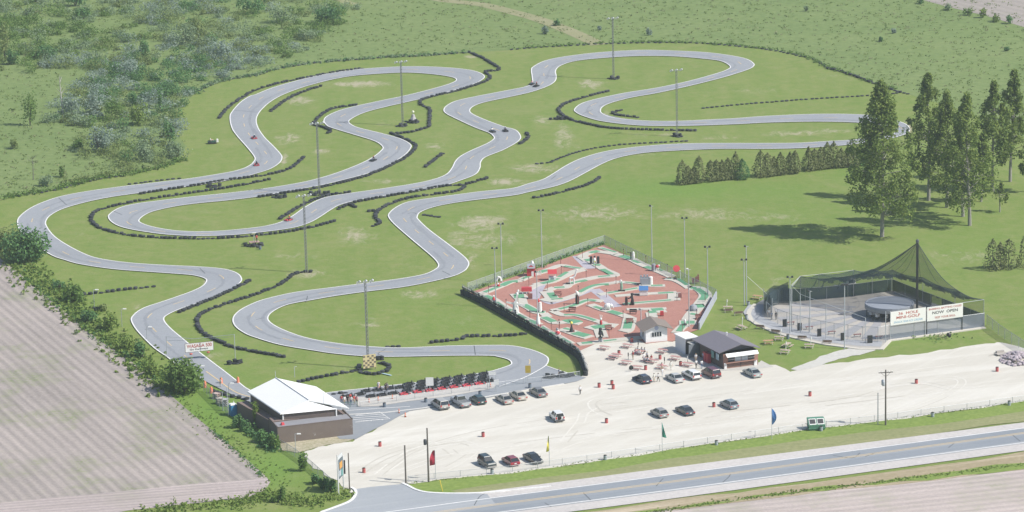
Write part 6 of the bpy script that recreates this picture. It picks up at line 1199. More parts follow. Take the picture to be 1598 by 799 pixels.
fig((928,413), 'band_figure', 'white figure between two tall black boxes at the top of the course', 'figure', [('box', FBLK, MB().box((-.75,0,.8),(.55,.5,1.6)).box((.75,0,.8),(.55,.5,1.5))), ('body', FWHT, MB().lathe([(.35,0),(.35,1.0),(.2,1.3),(0,1.4)],n=10)), ('head', FBLK, MB().ball((0,0,1.55),.22,8)), ('belt', FYEL, MB().box((0,-.36,.55),(.3,.1,.25)))])
fig((986,406.5), 'penguin_figure', 'white figure beside a black post on the back right hole', 'figure', [('body', FWHT, MB().lathe([(.25,0),(.32,.8),(.22,1.6),(0,1.8)],(.35,0,0),9)), ('back', FBLK, MB().box((-.2,0,.8),(.22,.3,1.6)).box((.5,.1,.2),(.3,.3,.4)).tube([(-.2,0,1.5),(-.9,0,1.6)],.06,5))])
fig((1023,423.5), 'elf_figure', 'grey stump with a red and white toadstool figure on the back right hole', 'figure', [('stump', FGRY, MB().lathe([(.45,0),(.42,1.4),(0,1.5)],(-.4,0,0),8)), ('cap', FRED, MB().ball((.35,-.1,.9),(.42,.4,.35),10)), ('legs', FWHT, MB().box((.15,-.2,.3),(.18,.2,.6)).box((.6,-.2,.3),(.18,.2,.6)).ball((.7,-.1,1.1),.2,8))])
fig((1055,436), 'disc_figure', 'big red disc raised on white legs over the twin ramps', 'figure', [('disc', FRED, MB().lathe([(0,-.1),(.72,-.08),(.72,.08),(0,.1)],n=20,M=Matrix.Translation((.1,-.3,2.2))@Matrix.Rotation(R(62),4,'X'))), ('leg', FWHT, MB().box((-.9,0,.8),(.16,.16,1.8)).box((.9,0,.8),(.16,.16,1.8)).box((.0,0,1.6),(1.9,.12,.12)).tube([(-.9,0,.1),(.2,-1.0,.1)],.08,4)), ('ramp', FBLK, MB().box((-.2,-.6,.2),(.7,.9,.3),taper=(.6,.5)))])
fig((1085,442.5), 'red_bins', 'dark red bins against the back right fence', 'bin', [('bin', FBRN, MB().box((-.4,0,.5),(.5,.5,1.0)).box((.4,0,.7),(.8,.6,1.1)).box((.6,0,1.5),(.3,.3,.5)))])
fig((1006.5,445), 'castle_figure', 'grey toy castle with a white tower on the slim straight hole', 'toy castle', [('wall', FGRY, MB().box((0,0,.7),(2.0,1.2,1.4)).box((-.8,0,1.6),(.4,.4,.6)).box((-.1,0,1.7),(.4,.4,.6)).box((.5,0,1.7),(.4,.4,.6))), ('tower', FWHT, MB().lathe([(.42,0),(.42,1.6),(.2,1.7),(0,1.75)],(1.2,-.3,0),9)), ('arch', FBLK, MB().box((-1.2,-.4,.2),(.9,.4,.3)))])
fig((1004.5,461.5), 'toy_house', 'small white house with a bright blue roof on the golf course', 'toy house', [('wall', FWHT, MB().box((0,0,.55),(1.7,1.2,1.1))), ('roof', FBLU, gable_box(1.9,1.5,1.1,.8)), ('chimney', FWHT, MB().box((-.7,.2,1.6),(.25,.25,1.0))), ('board', FBLK, MB().box((-1.6,-.2,.15),(1.5,.2,.12)))])
fig((970,456), 'statue_figure', 'thin pale green statue on a dark foot in mid course', 'statue', [('body', FGRN_, MB().lathe([(.25,.3),(.3,1.0),(.22,1.7),(.12,2.0),(0,2.05)],n=8)), ('head', FWHT, MB().ball((-.1,0,2.25),.22,8).tube([(-.2,0,1.6),(-.5,0,2.2)],.08,5)), ('base', FBLK, MB().box((0,0,.15),(1.4,.5,.3)))])
fig((983,477), 'bear_figures', 'black bear cub figure in front of a taller black bear figure', 'figure', [('body', FBLK, MB().tube([(.7,0,0),(.55,0,1.0),(.35,0,1.9)],.26,7).tube([(.2,0,0),(.45,0,1.0)],.2,7).ball((.5,-.1,2.2),(.34,.3,.3),8).ball((.75,-.1,2.15),.16,6).box((-.7,0,.8),(.6,.5,1.6),taper=(.8,.8)).tube([(.3,0,1.5),(-.4,0,1.3)],.13,6)), ('collar', FBRN, MB().box((-.75,-.2,1.7),(.35,.3,.2)))])
fig((1082,485.5), 'toy_igloo', 'grey igloo shaped hut on the right hand hole', 'toy hut', [('dome', FGRY, MB().lathe([(.9,0),(.85,.5),(.6,1.0),(0,1.3)],n=12)), ('plate', FBLK, MB().box((0,-.9,.05),(1.6,.2,.1)))])
fig((1069,509), 'penguin_figure', 'white bird on a dark foot at the keyhole shaped green', 'figure', [('body', FWHT, MB().ball((0,0,.8),(.25,.25,.5),8).tube([(0,0,1.1),(-.05,0,1.8)],.06,5)), ('foot', FBLK, MB().lathe([(.45,0),(.3,.35),(0,.4)],n=8))])
fig((948.5,485), 'elephant_figure', 'white round elephant figure with grey feet in mid course', 'figure', [('body', FWHT, MB().ball((0,0,.8),(.75,.55,.6),10).ball((.65,-.1,.95),(.35,.35,.35),8).tube([(.95,-.1,.9),(1.2,-.1,.3)],.1,6,r2=.06).tube([(-.4,-.2,.5),(-.4,-.2,0)],.14,6).tube([(.4,-.2,.5),(.4,-.2,0)],.14,6)), ('foot', FGRY, MB().box((-.9,-.1,.25),(.5,.5,.5)))])
fig((938,508.5), 'hare_figure', 'white long eared figure with a red coat above the star green', 'figure', [('body', FRED, MB().lathe([(.22,0),(.28,.6),(.2,.9),(0,1.0)],n=8)), ('head', FWHT, MB().ball((0,0,1.2),.24,8).tube([(-.1,0,1.3),(-.2,0,2.1)],.08,5).tube([(.1,0,1.3),(.2,0,2.0)],.08,5))])
fig((870.5,527.5), 'egg_figure', 'fat red and white egg shaped figure near the tyre wall', 'figure', [('body', FWHT, MB().ball((0,0,.7),(.55,.45,.7),10)), ('coat', FRED, MB().ball((0,-.06,.85),(.5,.46,.5),10)), ('head', FGRY, MB().ball((-.1,0,1.6),(.25,.22,.3),8))])
fig((892,519.5), 'seal_figure', 'black seal figure balancing a yellow ball', 'figure', [('body', FBLK, MB().lathe([(.5,0),(.4,.4),(.2,1.0),(.13,1.5),(0,1.6)],n=9).box((-.6,-.2,.1),(.8,.4,.15))), ('base', FBRN, MB().box((.2,0,.2),(.8,.6,.4))), ('ball', FYEL, MB().ball((0,0,1.85),.28,10))])
fig((937,535.5), 'bear_statue', 'tall dark bear statue on grey legs at the front of the course', 'figure', [('body', FBLK, MB().tube([(0,0,.9),(-.02,0,1.6),(.05,0,2.3)],.5,9,r2=.34).ball((.05,-.05,2.65),(.36,.34,.32),9).tube([(.35,-.1,2.1),(.55,-.25,1.3)],.15,6)), ('legs', FGRY, MB().tube([(-.2,0,0),(-.2,0,1.0)],.2,7).tube([(.2,0,0),(.2,0,1.0)],.2,7)), ('patch', FGRN_, MB().box((.42,.05,1.7),(.12,.5,1.2)))])
fig((807,463.5), 'goose_figure', 'small white goose figure left of the red wagon', 'figure', [('body', FWHT, MB().ball((0,0,.45),(.3,.25,.4),8).tube([(.1,0,.7),(.15,0,1.2)],.08,5))])
for i, (p, l) in enumerate([((893,487.5),'grey and dark red benches below the bent middle hole'),((988,491),'dark slatted bench above the stepped hole'),((1033,494),'small red chest by the square green'),((1061,466),'small dark red cube right of the pale block end'),((1091,499),'dark red trough beside the right wall'),((871,463),'low brown slatted rack in the middle left'),((983,506),'brown trestle left of the ticket hut'),((950,516),'brown trestle right of the star green')]):
    fig(p, 'golf_bench', l, 'bench', [('seat', (FBRN, FBLK, FRED, FBRN, FBRN, FBRN, FBRN, FBRN)[i], MB().box((0,0,.45),(1.5 if i not in (2,3) else .7,.5,.12 if i not in (2,3) else .7)).box((0,.25,.75),(1.5 if i not in (2,3) else .7,.08,.35))), ('leg', FBRN, MB().box((-.6 if i not in (2,3) else -.3,0,.2),(.12,.45,.4)).box((.6 if i not in (2,3) else .3,0,.2),(.12,.45,.4)))], rz=-12 + i * 5)
NP = [(762.5,458.5,'near the left corner'),(817.5,438,'left of the red barn'),(825.5,446,'below the red barn'),(854.5,454,'left of the bent hole'),(876,428,'above the red roofed house'),(875,413,'by the climbing weeds'),(915,435,'right of the giraffe'),(909,404,'at the pale topmost hole'),(929.5,421,'below the band figure'),(961.5,444,'left end of the slim straight hole'),(946.5,465,'at the straight hole'),(902.5,459,'behind the tall dark figure'),(917.5,479,'at the bent middle hole'),(880.5,487,'above the curving hole'),(808.5,474,'at the approach of the square hole'),(790,480,'left of the windmill'),(827,498,'right of the windmill'),(872.5,512,'left of the seal'),(860.5,517,'between rocket and egg figure'),(972.5,498.5,'at the wavy hole'),(973,401,'in the far corner'),(1008,412,'on the back right'),(1041.5,425,'near the red disc'),(1056.5,470.5,'at the pale block end'),(1100.5,471,'in the right corner'),(1087,496,'by the igloo'),(1012.5,497,'behind the hut'),(873.5,516,'beside the egg figure'),(950.5,528,'right of the bear statue'),(1065,519,'at the keyhole green')]
pm_ = None
for (x, y, l) in NP:
    if pm_ is None: t = thing('hole_post', '', 'marker post'); MB().tube([(0, 0, 0), (0, 0, 1.7)], .06, 6).build('post', FBRN, t); MB().box((0, 0, 1.6), (.16, .12, .25)).build('number_plate', FBLK, t); pm_ = t
    else: t = copy_tree(pm_)
    put(t, G((x, y)) + Vector((0, 0, .1)), 0, 'slim dark hole post ' + l, 'hole posts on the mini-golf')
# ================================================================ batting cage
PADS = [(1190,468.5),(1179,475.5),(1170,485),(1168,491),(1172,500),(1181,506.5),(1205,517.5),(1230,525.5),(1260,532.5),(1290,538.5),(1340,545),(1376,545.5),(1389,532),(1537,512),(1392,454.5),(1320,464.5),(1240,471.5),(1220,470.5)]
CAGEF = surface('cage_floor', ((.35,.335,.315), (.42,.395,.36), (.48,.445,.40)), ((.05, .5), (.2, .4), (1.5, .2)), .9, .05)
sheet('cage_floor', PADS, CAGEF, .13)
struct(MB().ribbon([G(p) for p in PADS[1:14]], .9, .2, z0=0).build('cage_kerb', plain('cream_kerb', (.53, .50, .44), .85, .08)))
struct(MB().ribbon([G(p) for p in ((1182,477),(1174,488),(1180,499),(1205,509),(1232,517),(1262,524),(1300,532),(1345,537),(1376,538))], 3.6, .15).build('cage_walk', surface('cage_walk', ((.30,.31,.33),(.36,.37,.39),(.42,.43,.44)))))
struct(MB().ribbon([G(p) for p in ((1400,457),(1450,476),(1500,496),(1528,509))], 2.6, .155).ribbon([G(p) for p in ((1398,529),(1440,523),(1525,511))], 2.2, .152).build('grey_strip', surface('grey_matting', ((.22,.24,.26),(.28,.30,.32),(.33,.35,.36)))))
strip = MB(); cc_ = (1385, 482)
for i, e in enumerate([(1222,476),(1200,486),(1207,500),(1240,513),(1275,521),(1312,528),(1352,533)]):
    a = G(cc_); b = G(e); d = b - a; strip.ribbon([a + d * .30, a + d * .95], [1.2, 2.6], .16 + .003 * i)
struct(strip.build('pitching_lane', surface('lane_mat', ((.27,.275,.29),(.33,.33,.345),(.39,.385,.39)))))
NETM = sheer('green_net', (.025, .055, .055), .5); NETD = sheer('bunched_net', (.03, .055, .07), .72); CREAM = plain('net_rope', (.05, .07, .07), .8)
cg = thing('net_pole', 'tall dark steel pole holding up the batting cage net', 'pole', G((1431, 500))); PH = ZT((1431, 500), 377)
MB().tube([(0, 0, 0), (0, 0, PH)], .24, 10).build('pole', BLACKP, cg); MB().lathe([(.3, -.2), (.32, .3), (.1, .5), (0, .55)], (0, 0, PH), 10).build('pole_cap', plain('cap_grey', (.08, .09, .10), .6), cg)
P0 = G((1431, 500)); QB = [((1236,473),447),((1249,470.5),431),((1278,467.5),428),((1332,463.5),421.5),((1361,459.5),420),((1392,455.5),421),((1440,474),433),((1490,493),452),((1535,511),467.5)]
net = thing('batting_net', 'dark green net sweeping from the tall pole down to the cage fence', 'net', P0); rows = []; NS = 14
Qw = [Vector((G(b).x, G(b).y, ZT(b, yt))) - P0 for b, yt in QB]; Q2 = []
for a, b in zip(Qw, Qw[1:]):
    for k in range(5):
        t_ = k / 5; v = a + (b - a) * t_; v.z -= .45 * math.sin(math.pi * t_); Q2.append(v)
Q2.append(Qw[-1]); vs = []; fs = []; Pt = Vector((0, 0, PH - .2))
for i, qv in enumerate(Q2):
    for k in range(NS + 1):
        t_ = k / NS; x = qv.x * (1 - t_); y = qv.y * (1 - t_); z = qv.z + (Pt.z - qv.z) * t_ ** 1.95 - .45 * math.sin(math.pi * t_) * (1 + .2 * math.sin(i * 1.26)); vs.append((x, y, z + .12 * math.sin(i * .9 + k * .7) * math.sin(math.pi * t_)))
for i in range(len(Q2) - 1):
    for k in range(NS): a = i * (NS + 1) + k; fs.append((a, a + NS + 1, a + NS + 2, a + 1))
MB().add(vs, fs).build('top_net', NETM, net, smooth=True)
sd = MB()
for a, b in zip(Q2, Q2[1:]): sd.add([(a.x, a.y, .1), (b.x, b.y, .1), tuple(b), tuple(a)], [(0, 1, 2, 3)])
sd.build('side_net', sheer('side_net', (.03, .07, .06), .34), net)
rp = MB()
for i in range(0, len(Q2), 5):
    if i not in (0,): rp.tube([vs[i * (NS + 1) + k] for k in range(NS + 1)], .035, 4, cap=False)
for e in (0, len(Q2) - 1): rp.tube([vs[e * (NS + 1) + k] for k in range(NS + 1)], .07, 4, cap=False)
rp.tube([Vector(v) for v in Q2], .06, 4, cap=False); rp.build('rope', CREAM, net)
fl = MB()    # slack folds of net hanging under the top
for (row, th) in ((3, .5), (5, .55), (2, .4)):
    q = [Vector(vs[i * (NS + 1) + row]) for i in range(0, len(Q2))]
    for i in range(len(q) - 1): d = th * (1 + .6 * math.sin(i * 1.7 + row)); fl.add([tuple(q[i]), tuple(q[i + 1]), (q[i + 1].x, q[i + 1].y, q[i + 1].z - d), (q[i].x, q[i].y, q[i].z - d)], [(0, 1, 2, 3)])
fl.build('net_fold', NETD, net)
# back fences and windscreens
fr = thing('cage_back_frame', 'galvanised frame of posts and top rail carrying the back nets of the batting cage', 'cage frame', P0)
for (b, yt) in QB: w = G(b) - P0; MB().tube([(w.x, w.y, 0), (w.x, w.y, ZT(b, yt))], .06, 6).build('post', GALV, fr)
MB().tube([Vector((v.x, v.y, v.z)) for v in Qw[:4]], .05, 5).build('top_rail', plain('pale_rail', (.52, .54, .52), .5), fr); MB().tube([Qw[-1], Vector((G((1502, 516)) - P0).to_tuple()) + Vector((0, 0, Qw[-1].z))], .05, 5).build('top_rail', PGREY, fr)
fence([(1222,471),(1260,469.5),(1320,464.5),(1358,459.5),(1391,455)], ZT((1391, 455), 435.5), 'dark windscreen fence along the back of the batting cage', SCREEN, 4.5, name='windscreen_fence')
fence([(1393,455.5),(1440,474),(1490,493),(1535,510.5)], ZT((1391, 455), 435.5), 'dark windscreen fence along the right side of the batting cage', SCREEN, 4.5, name='windscreen_fence')
fence([(1389,531),(1430,525.5),(1480,518.5),(1536,511)], ZT((1480, 518.5), 496), 'grey windscreen fence below the two white signs', SCREENG, 5.2, name='windscreen_fence', r=.06)
struct(MB().ribbon([G(p) for p in ((1396,456.5),(1440,474.5),(1490,494))], .35, .28, z0=0).build('white_kerb', PALE))
FP = [(1196,495),(1206,503.5),(1222,510),(1249,518),(1278,524.5),(1310,530),(1340,533.5),(1376,535.5),(1389,531)]
fence(FP, ZT((1340, 533.5), 509), 'tall chain-link fence with gates along the curved front of the batting cage', sheer('cage_wire', (.40, .44, .48), .15), 3.0, r=.055)
cp = thing('cage_front_posts', 'tall grey posts and cables standing over the front of the batting cage', 'cage frame', G((1289, 530)))
for (b, yt) in (((1235.5,518),445), ((1249,520),459), ((1289,530),474), ((1350.5,536),496), ((1382,535),486)): w = G(b) - G((1289, 530)); MB().tube([(w.x, w.y, 0), (w.x, w.y, ZT(b, yt))], .075, 6).build('post', PGREY, cp)
O_ = G((1289, 530)); hp = lambda b, yt: G(b) - O_ + Vector((0, 0, ZT(b, yt)))
MB().tube([hp((1235.5,518),445), hp((1249,520),459), hp((1289,530),474), hp((1350.5,536),496)], .035, 4).tube([hp((1235.5,518),470), hp((1289,530),492), hp((1350.5,536),512)], .03, 4).tube([hp((1235.5,518),445), hp((1249,470.5),431)], .06, 5).build('cable', PGREY, cp)
tag(MB().tube([hp((1165,473),430), hp((1196,473),458)], .04, 5).build('guy_wire', plain('pale_wire', (.55, .57, .55), .5), loc=O_), 'pale guy wire from the tall lawn pole to the cage corner', 'guy wire')
lw = thing('left_nets', 'dark bunched nets hanging at the left end of the batting cage', 'net', G((1192, 480))); O2 = G((1192, 480)); nm_ = MB(); rg = random.Random(2)
for pts, h0_, h1_ in (([(1192,474),(1200,470.5),(1218,470.5),(1236,472)], 2.4, 4.8), ([(1193,481),(1205,474),(1235,474)], 2.8, 4.6), ([(1194,490),(1201,480),(1215,476),(1236,478)], 2.6, 4.4), ([(1192,475),(1192,485),(1196,494)], 2.3, 2.6), ([(1200,476),(1203,488),(1205,498)], 3.0, 3.0)):
    q = resample([G(p) - O2 for p in pts], 1.0)
    for i in range(len(q) - 1): ha = h0_ + (h1_ - h0_) * i / len(q) - .5 * abs(math.sin(i * 1.1)); hb_ = h0_ + (h1_ - h0_) * (i + 1) / len(q) - .5 * abs(math.sin(i * 1.1 + 1.1)); nm_.add([(q[i].x, q[i].y, .15), (q[i + 1].x, q[i + 1].y, .15), (q[i + 1].x, q[i + 1].y, hb_), (q[i].x, q[i].y, ha)], [(0, 1, 2, 3)])
nm_.build('hanging_net', NETD, lw)
for p in ((1192,475),(1192,485),(1196,494),(1201,480),(1205,490),(1215,476),(1205,500),(1236,474)): w = G(p) - O2; MB().tube([(w.x, w.y, 0), (w.x, w.y, rg.uniform(2.4, 3.4))], .06, 6).build('post', GALV, lw)
# pitching house
ph_ = thing('pitching_house', 'round grey roofed pitching machine house in the middle of the cage', 'shelter', G((1388, 495))); zr = 2.5; rr_ = 4.8; pc = G((1388, 475), zr + .5) - G((1388, 495)); pc = Vector((0, 0, 0))
MB().lathe([(rr_, zr - .15), (rr_ + .05, zr + .5), (rr_ - .15, zr + .55), (rr_ * .98 - .2, zr + .42), (0, zr + .62)], tuple(pc), 28).build('roof', plain('blue_grey_sheet', (.26, .285, .33), .6, .08, .5), ph_, smooth=False)
MB().lathe([(rr_ + .08, zr - .5), (rr_ + .12, zr + .2)], tuple(pc), 28).build('fascia', plain('fascia_grey', (.22, .235, .25), .6), ph_)
for k in range(9): a = 2 * math.pi * k / 9 + .3; MB().tube([(pc.x + rr_ * .93 * math.cos(a), pc.y + rr_ * .93 * math.sin(a), .1), (pc.x + rr_ * .93 * math.cos(a), pc.y + rr_ * .93 * math.sin(a), zr)], .08, 6).build('post', BLACKP, ph_)
MB().lathe([(2.6, 0), (2.6, zr - .2)], tuple(pc + Vector((.5, 1.0, 0))), 12).build('core_wall', plain('core_dark', (.05, .055, .065), .8), ph_)
for k in range(6):
    a = R(195 + 30 * k); x, y = pc.x + 3.7 * math.cos(a), pc.y + 3.7 * math.sin(a); mc = thing('pitching_machine', 'white and black pitching machine under the round roof, %s from the left' % ORDL[k], 'pitching machine', G((1388, 495)) + Vector((x, y, .15)), a + R(90), 'pitching machines')
    MB().box((0, 0, .5), (.7, .6, .12)).tube([(-.3, -.3, 0), (0, 0, .6)], .04, 4).tube([(.3, -.3, 0), (0, 0, .6)], .04, 4).tube([(0, .4, 0), (0, 0, .6)], .04, 4).build('stand', BLACKP, mc); MB().box((0, 0, 1.0), (.5, .9, .5), taper=(.8, .8)).box((.1, -.5, 1.5), (.3, .8, .15)).build('hopper', SIGNW, mc)
# plate pads, helmets rack, signs
for i, (p, l) in enumerate([((1224.5,511),'black upright pad at the far left batting stall'),((1248,517),'black upright pad at the second batting stall'),((1278.5,526),'black upright pad at the third batting stall'),((1315,532.5),'black upright pad behind the lamp pole stall'),((1357.5,536.5),'widest black upright pad at the right batting stall')]):
    t = thing('stall_pad', l, 'pad', G(p) + Vector((0, 0, .15)), R(8), 'black pads of the batting stalls'); MB().box((0, 0, .78), (.80 if i < 4 else 1.0, .14, 1.5)).build('pad', BLACKP, t); MB().tube([(-.35, .1, 0), (-.35, .1, 1.6)], .03, 5).tube([(.35, .1, 0), (.35, .1, 1.6)], .03, 5).build('frame', GALV, t)
for i, p in enumerate([(1234,508),(1263,515),(1298,522.5),(1338,527),(1372,530)]):
    t = thing('bat_rack', 'low red brown ball tray %s stall' % ('behind the far left','behind the second','behind the third','behind the fourth','behind the right')[i], 'tray', G(p) + Vector((0, 0, .15)), .2, 'ball trays of the batting stalls'); MB().box((0, 0, .55), (1.5, .4, .12)).build('tray', FBRN, t); MB().box((-.6, 0, .25), (.1, .3, .5)).box((.6, 0, .25), (.1, .3, .5)).build('leg', GALV, t)
for i, (tl, tr, br__, bl__, base0, base1, l, tx) in enumerate([((1388,486),(1444.6,480),(1444.6,501),(1388,507.5),(1389,531.3),(1444.6,523.7),'white sign reading 36 HOLE MINI-GOLF on the cage fence',[('36  HOLE', .30, .55, .20, LRED), ('MINI-GOLF', .02, .66, .20, LRED), ('SNACK BAR-ICE CREAM', -.30, .80, .15, LBLU)]), ((1446,479),(1502.5,472.6),(1502.5,494.4),(1446,501),(1446,523.5),(1502.5,515.8),'white sign reading BASEBALL BATTING CAGES NOW OPEN on the cage fence',[('BASEBALL BATTING CAGES', .34, .90, .13, LRED), ('NOW  OPEN', .06, .70, .20, LBLK), ('TEST YOUR SKILL', -.30, .58, .14, LRED)])]):
    a = G(base0) + Vector((0, -.12, 0)); b = G(base1) + Vector((0, -.12, 0)); v = b - a; zt = (ZT(base0, tl[1]) + ZT(base1, tr[1])) / 2; zb = (ZT(base0, bl__[1]) + ZT(base1, br__[1])) / 2
    t = thing('sign', l, 'sign', a, math.atan2(v.y, v.x)); Ls = v.length; MB().box((Ls / 2, 0, (zt + zb) / 2), (Ls - .1, .1, zt - zb)).build('panel', SIGNW, t)
    for s, z, wf, hf, m_ in tx: letter(s, t, Ls * wf, (zt - zb) * hf, (Ls / 2, -.06, (zt + zb) / 2 + z * (zt - zb)), (R(90), 0, 0), m_)
    for x in (.1, Ls - .1): MB().tube([(x, .12, 0), (x, .12, zt + .1)], .07, 6).build('post', BLACKP if i else PGREY, t)
# service truck parked behind the cage
tk = thing('service_truck', 'pale cabbed machine parked behind the back of the batting cage', 'truck', G((1322, 455)), R(6)); MB().box((-1.4, 0, 1.1), (2.4, 1.7, .35)).box((.8, 0, 1.2), (1.9, 1.7, 1.2)).build('body', FGRY, tk); MB().box((.8, 0, 2.3), (1.7, 1.6, 1.1), taper=(.85, .9)).build('cab', FWHT, tk); MB().box((.8, -.78, 2.3), (1.2, .1, .7)).build('cab_window', GLASS, tk); MB().tube([(-.6, 0, 1.2), (-.6, 0, 3.2)], .15, 6).build('mast', FWHT, tk)
for x in (-1.7, .9):
    for s in (-1, 1): MB().lathe([(.25, -.12), (.5, -.1), (.5, .1), (.25, .12)], n=12, M=Matrix.Translation((x, s * .75, .5)) @ Matrix.Rotation(R(90), 4, 'X')).build('wheel', TYRE, tk)
# ================================================================ trees and growth
BARK = plain('pale_bark', (.26, .25, .225), .9, .2, 2); BARKD = plain('dark_bark', (.10, .085, .07), .9, .25, 2)
LP = foliage('poplar_leaf', ((0.085, 0.147, 0.039), (0.167, 0.247, 0.055), (0.314, 0.381, 0.097)), .38, .25)
LC = foliage('cedar_leaf', ((0.144, 0.179, 0.068), (0.18, 0.211, 0.084), (0.228, 0.243, 0.105)), .18, .3)
LD = foliage('dark_leaf', ((0.056, 0.138, 0.066), (0.103, 0.224, 0.078), (0.185, 0.33, 0.105)), .36, .3)
LM = foliage('mid_leaf', ((0.083, 0.171, 0.04), (0.14, 0.242, 0.056), (0.223, 0.322, 0.086)), .4, .3)
LB = foliage('bright_leaf', ((0.101, 0.174, 0.031), (0.161, 0.245, 0.05), (0.242, 0.315, 0.08)), .3, .3)
LG = foliage('grey_leaf', ((0.183, 0.26, 0.198), (0.272, 0.351, 0.293), (0.371, 0.44, 0.381)), .4, .3)
LGD = foliage('grey_green_leaf', ((0.156, 0.236, 0.133), (0.234, 0.325, 0.182), (0.334, 0.413, 0.246)), .4, .3)
LY = foliage('olive_leaf', ((0.134, 0.202, 0.061), (0.205, 0.267, 0.083), (0.284, 0.33, 0.128)), .4, .3)
def poplar(base, top, wpx, label, seed, n=70, lo=.16, leaf=.54, per=84, lean=0):
    rg = random.Random(seed); h = ZT(base, top[1]); w = wpx / PPM(base) / 2; t = thing('poplar_tree', label, 'tree', G(base), 0, 'tall poplars on the lawn')
    dx = (top[0] - base[0] + (base[1] - top[1]) * .0244 * 1.0) / PPM(base) * .8; tr = MB(); pts = [Vector((dx * k ** 1.5 + .2 * math.sin(5 * k + seed), .2 * math.sin(4 * k), h * .96 * k)) for k in [i / 8 for i in range(9)]]
    tr.tube(pts, .36 * h / 30 + .08, 8, r2=.05); lv = MB(); env = lambda k: (math.sin(math.pi * min(1, (k - lo * .5) / (1 - lo * .5)) ** .62) ** .75) * (1.0 if k < .62 else 1 - (k - .62) * .85)
    for i in range(n):
        k = lo + (1 - lo) * (i + rg.random()) / n; rad = w * env(k) * rg.uniform(.35, 1.12); a = rg.uniform(0, 6.283); q = pts[min(8, int(k * 8))]
        c = Vector((dx * k ** 1.5 + rad * math.cos(a), rad * math.sin(a), h * k)); s = w * rg.uniform(.16, .34) * (1.1 - .5 * k)
        if rad > w * .3: tr.tube([Vector((dx * k ** 1.5, 0, h * (k - .05))), c], .09, 4, r2=.03, cap=False)
        lv.leaves(c, (s, s, s * 1.5), per, leaf, rg, .25)
    for i in range(n * 6):
        k = lo + (1 - lo) * rg.random() ** .9; rad = w * env(k) * rg.random() ** .5 * 1.05; a = rg.uniform(0, 6.283); lv.leaf(Vector((dx * k ** 1.5 + rad * math.cos(a), rad * math.sin(a), h * min(1, k + .01))), Vector((math.cos(a), math.sin(a), .3)), leaf, rg)
    tr.build('trunk', BARK, t); lv.build('crown', LP, t); return t
poplar((1377.8,369.4), (1367,131), 100, 'nearest and broadest poplar, its shadow lying left across the lawn', 24, 150, .17, .56, 100)
poplar((1449.7,313), (1441,117), 70, 'poplar standing nearest behind the broad front poplar, by the track end', 12, 80, .22)
poplar((1476.7,324), (1471,146), 64, 'poplar just right of the one behind the broad poplar', 13, 76, .2)
poplar((1511.8,352), (1500,150), 74, 'poplar with a long bare trunk in front of the middle clump', 14, 84, .18)
poplar((1502,338), (1496,165), 52, 'slim poplar hidden in the middle clump', 15, 56, .26)
poplar((1550,299), (1544,130), 60, 'left poplar of the right hand pair', 16, 72, .26)
poplar((1577.7,283.5), (1577.7,113), 54, 'rightmost and farthest tall poplar', 17, 72, .3)
poplar((1532,315), (1531,205), 34, 'small poplar half hidden right of the middle clump', 18, 44, .25)
poplar((1611,300), (1612,150), 40, 'poplar cut by the right edge of the view', 19, 50, .22)
poplar((1559,331), (1562,285), 24, 'thin leaning young tree alone on the right lawn', 20, 16, .38, .5, 26)
def cedar(p, h, r, label, seed, group, leaf=.34, n=950, mat=None):
    rg = random.Random(seed); pw = rg.uniform(.32, .6); h *= rg.uniform(.9, 1.08); t = thing('cedar', label, 'tree', G(p), 0, group); MB().tube([(0, 0, 0), (0, 0, h * .7)], .09, 6).build('trunk', BARKD, t); m = MB()
    for i in range(n):
        k = rg.random() ** 1.2; a = rg.uniform(0, 6.283); rr = r * (1 - k) ** pw * (1 + .18 * math.sin(3 * a + seed) + .12 * math.sin(7 * k + seed)) * (.55 + .45 * rg.random() ** .5) * min(1, .55 + k * 4)
        m.leaf(Vector((rr * math.cos(a), rr * math.sin(a), .1 + k * h)), Vector((math.cos(a), math.sin(a), .25)), leaf * rg.uniform(.7, 1.3), rg)
    for i in range(n // 8): k = rg.random(); m.leaf(Vector((rg.gauss(0, .08 + .1 * (1 - k)), rg.gauss(0, .1), h * (.9 + .2 * k))), Vector((0, 0, 1)), leaf * .8, rg)
    m.build('crown', mat or LC, t); return t
CED = [(1065,287.5,33,19),(1074,286.5,27,15),(1083.5,285.5,26,15),(1091,284.5,37,17),(1109,282.5,30,17),(1118,281.5,30,16),(1127,281,30,15),(1136,280,32,17),(1148,279,42,18),(1158,279.5,30,20),(1187,275.5,40,19),(1198,275,34,18),(1208,274,30,15),(1218,273,31,16),(1233,271,34,18),(1241,270,30,15),(1262,266,34,18),(1271,265,30,15),(1281,264,34,17),(1291,263,36,16),(1301,262,38,19),(1313,261,28,16),(1323,260,31,17),(1333,259,34,18),(1344,258,30,16),(1356,257,32,20)]
ON = ['leftmost','second','third','fourth','fifth','sixth','seventh','eighth','ninth','tenth','eleventh','twelfth','thirteenth','fourteenth','fifteenth','sixteenth','seventeenth','eighteenth','nineteenth','twentieth','21st','22nd','23rd','24th','25th','rightmost']
for i, (x, y, hp_, wp) in enumerate(CED): s = PPM((x, y)); cedar((x, y), hp_ / s * 1.02, wp / s / 2 * 1.45, '%s cedar of the brownish hedge row below the right hand straight' % ON[i], 40 + i, 'cedars of the hedge row', mat=(LD if i in (9, 25, 24) else LC))
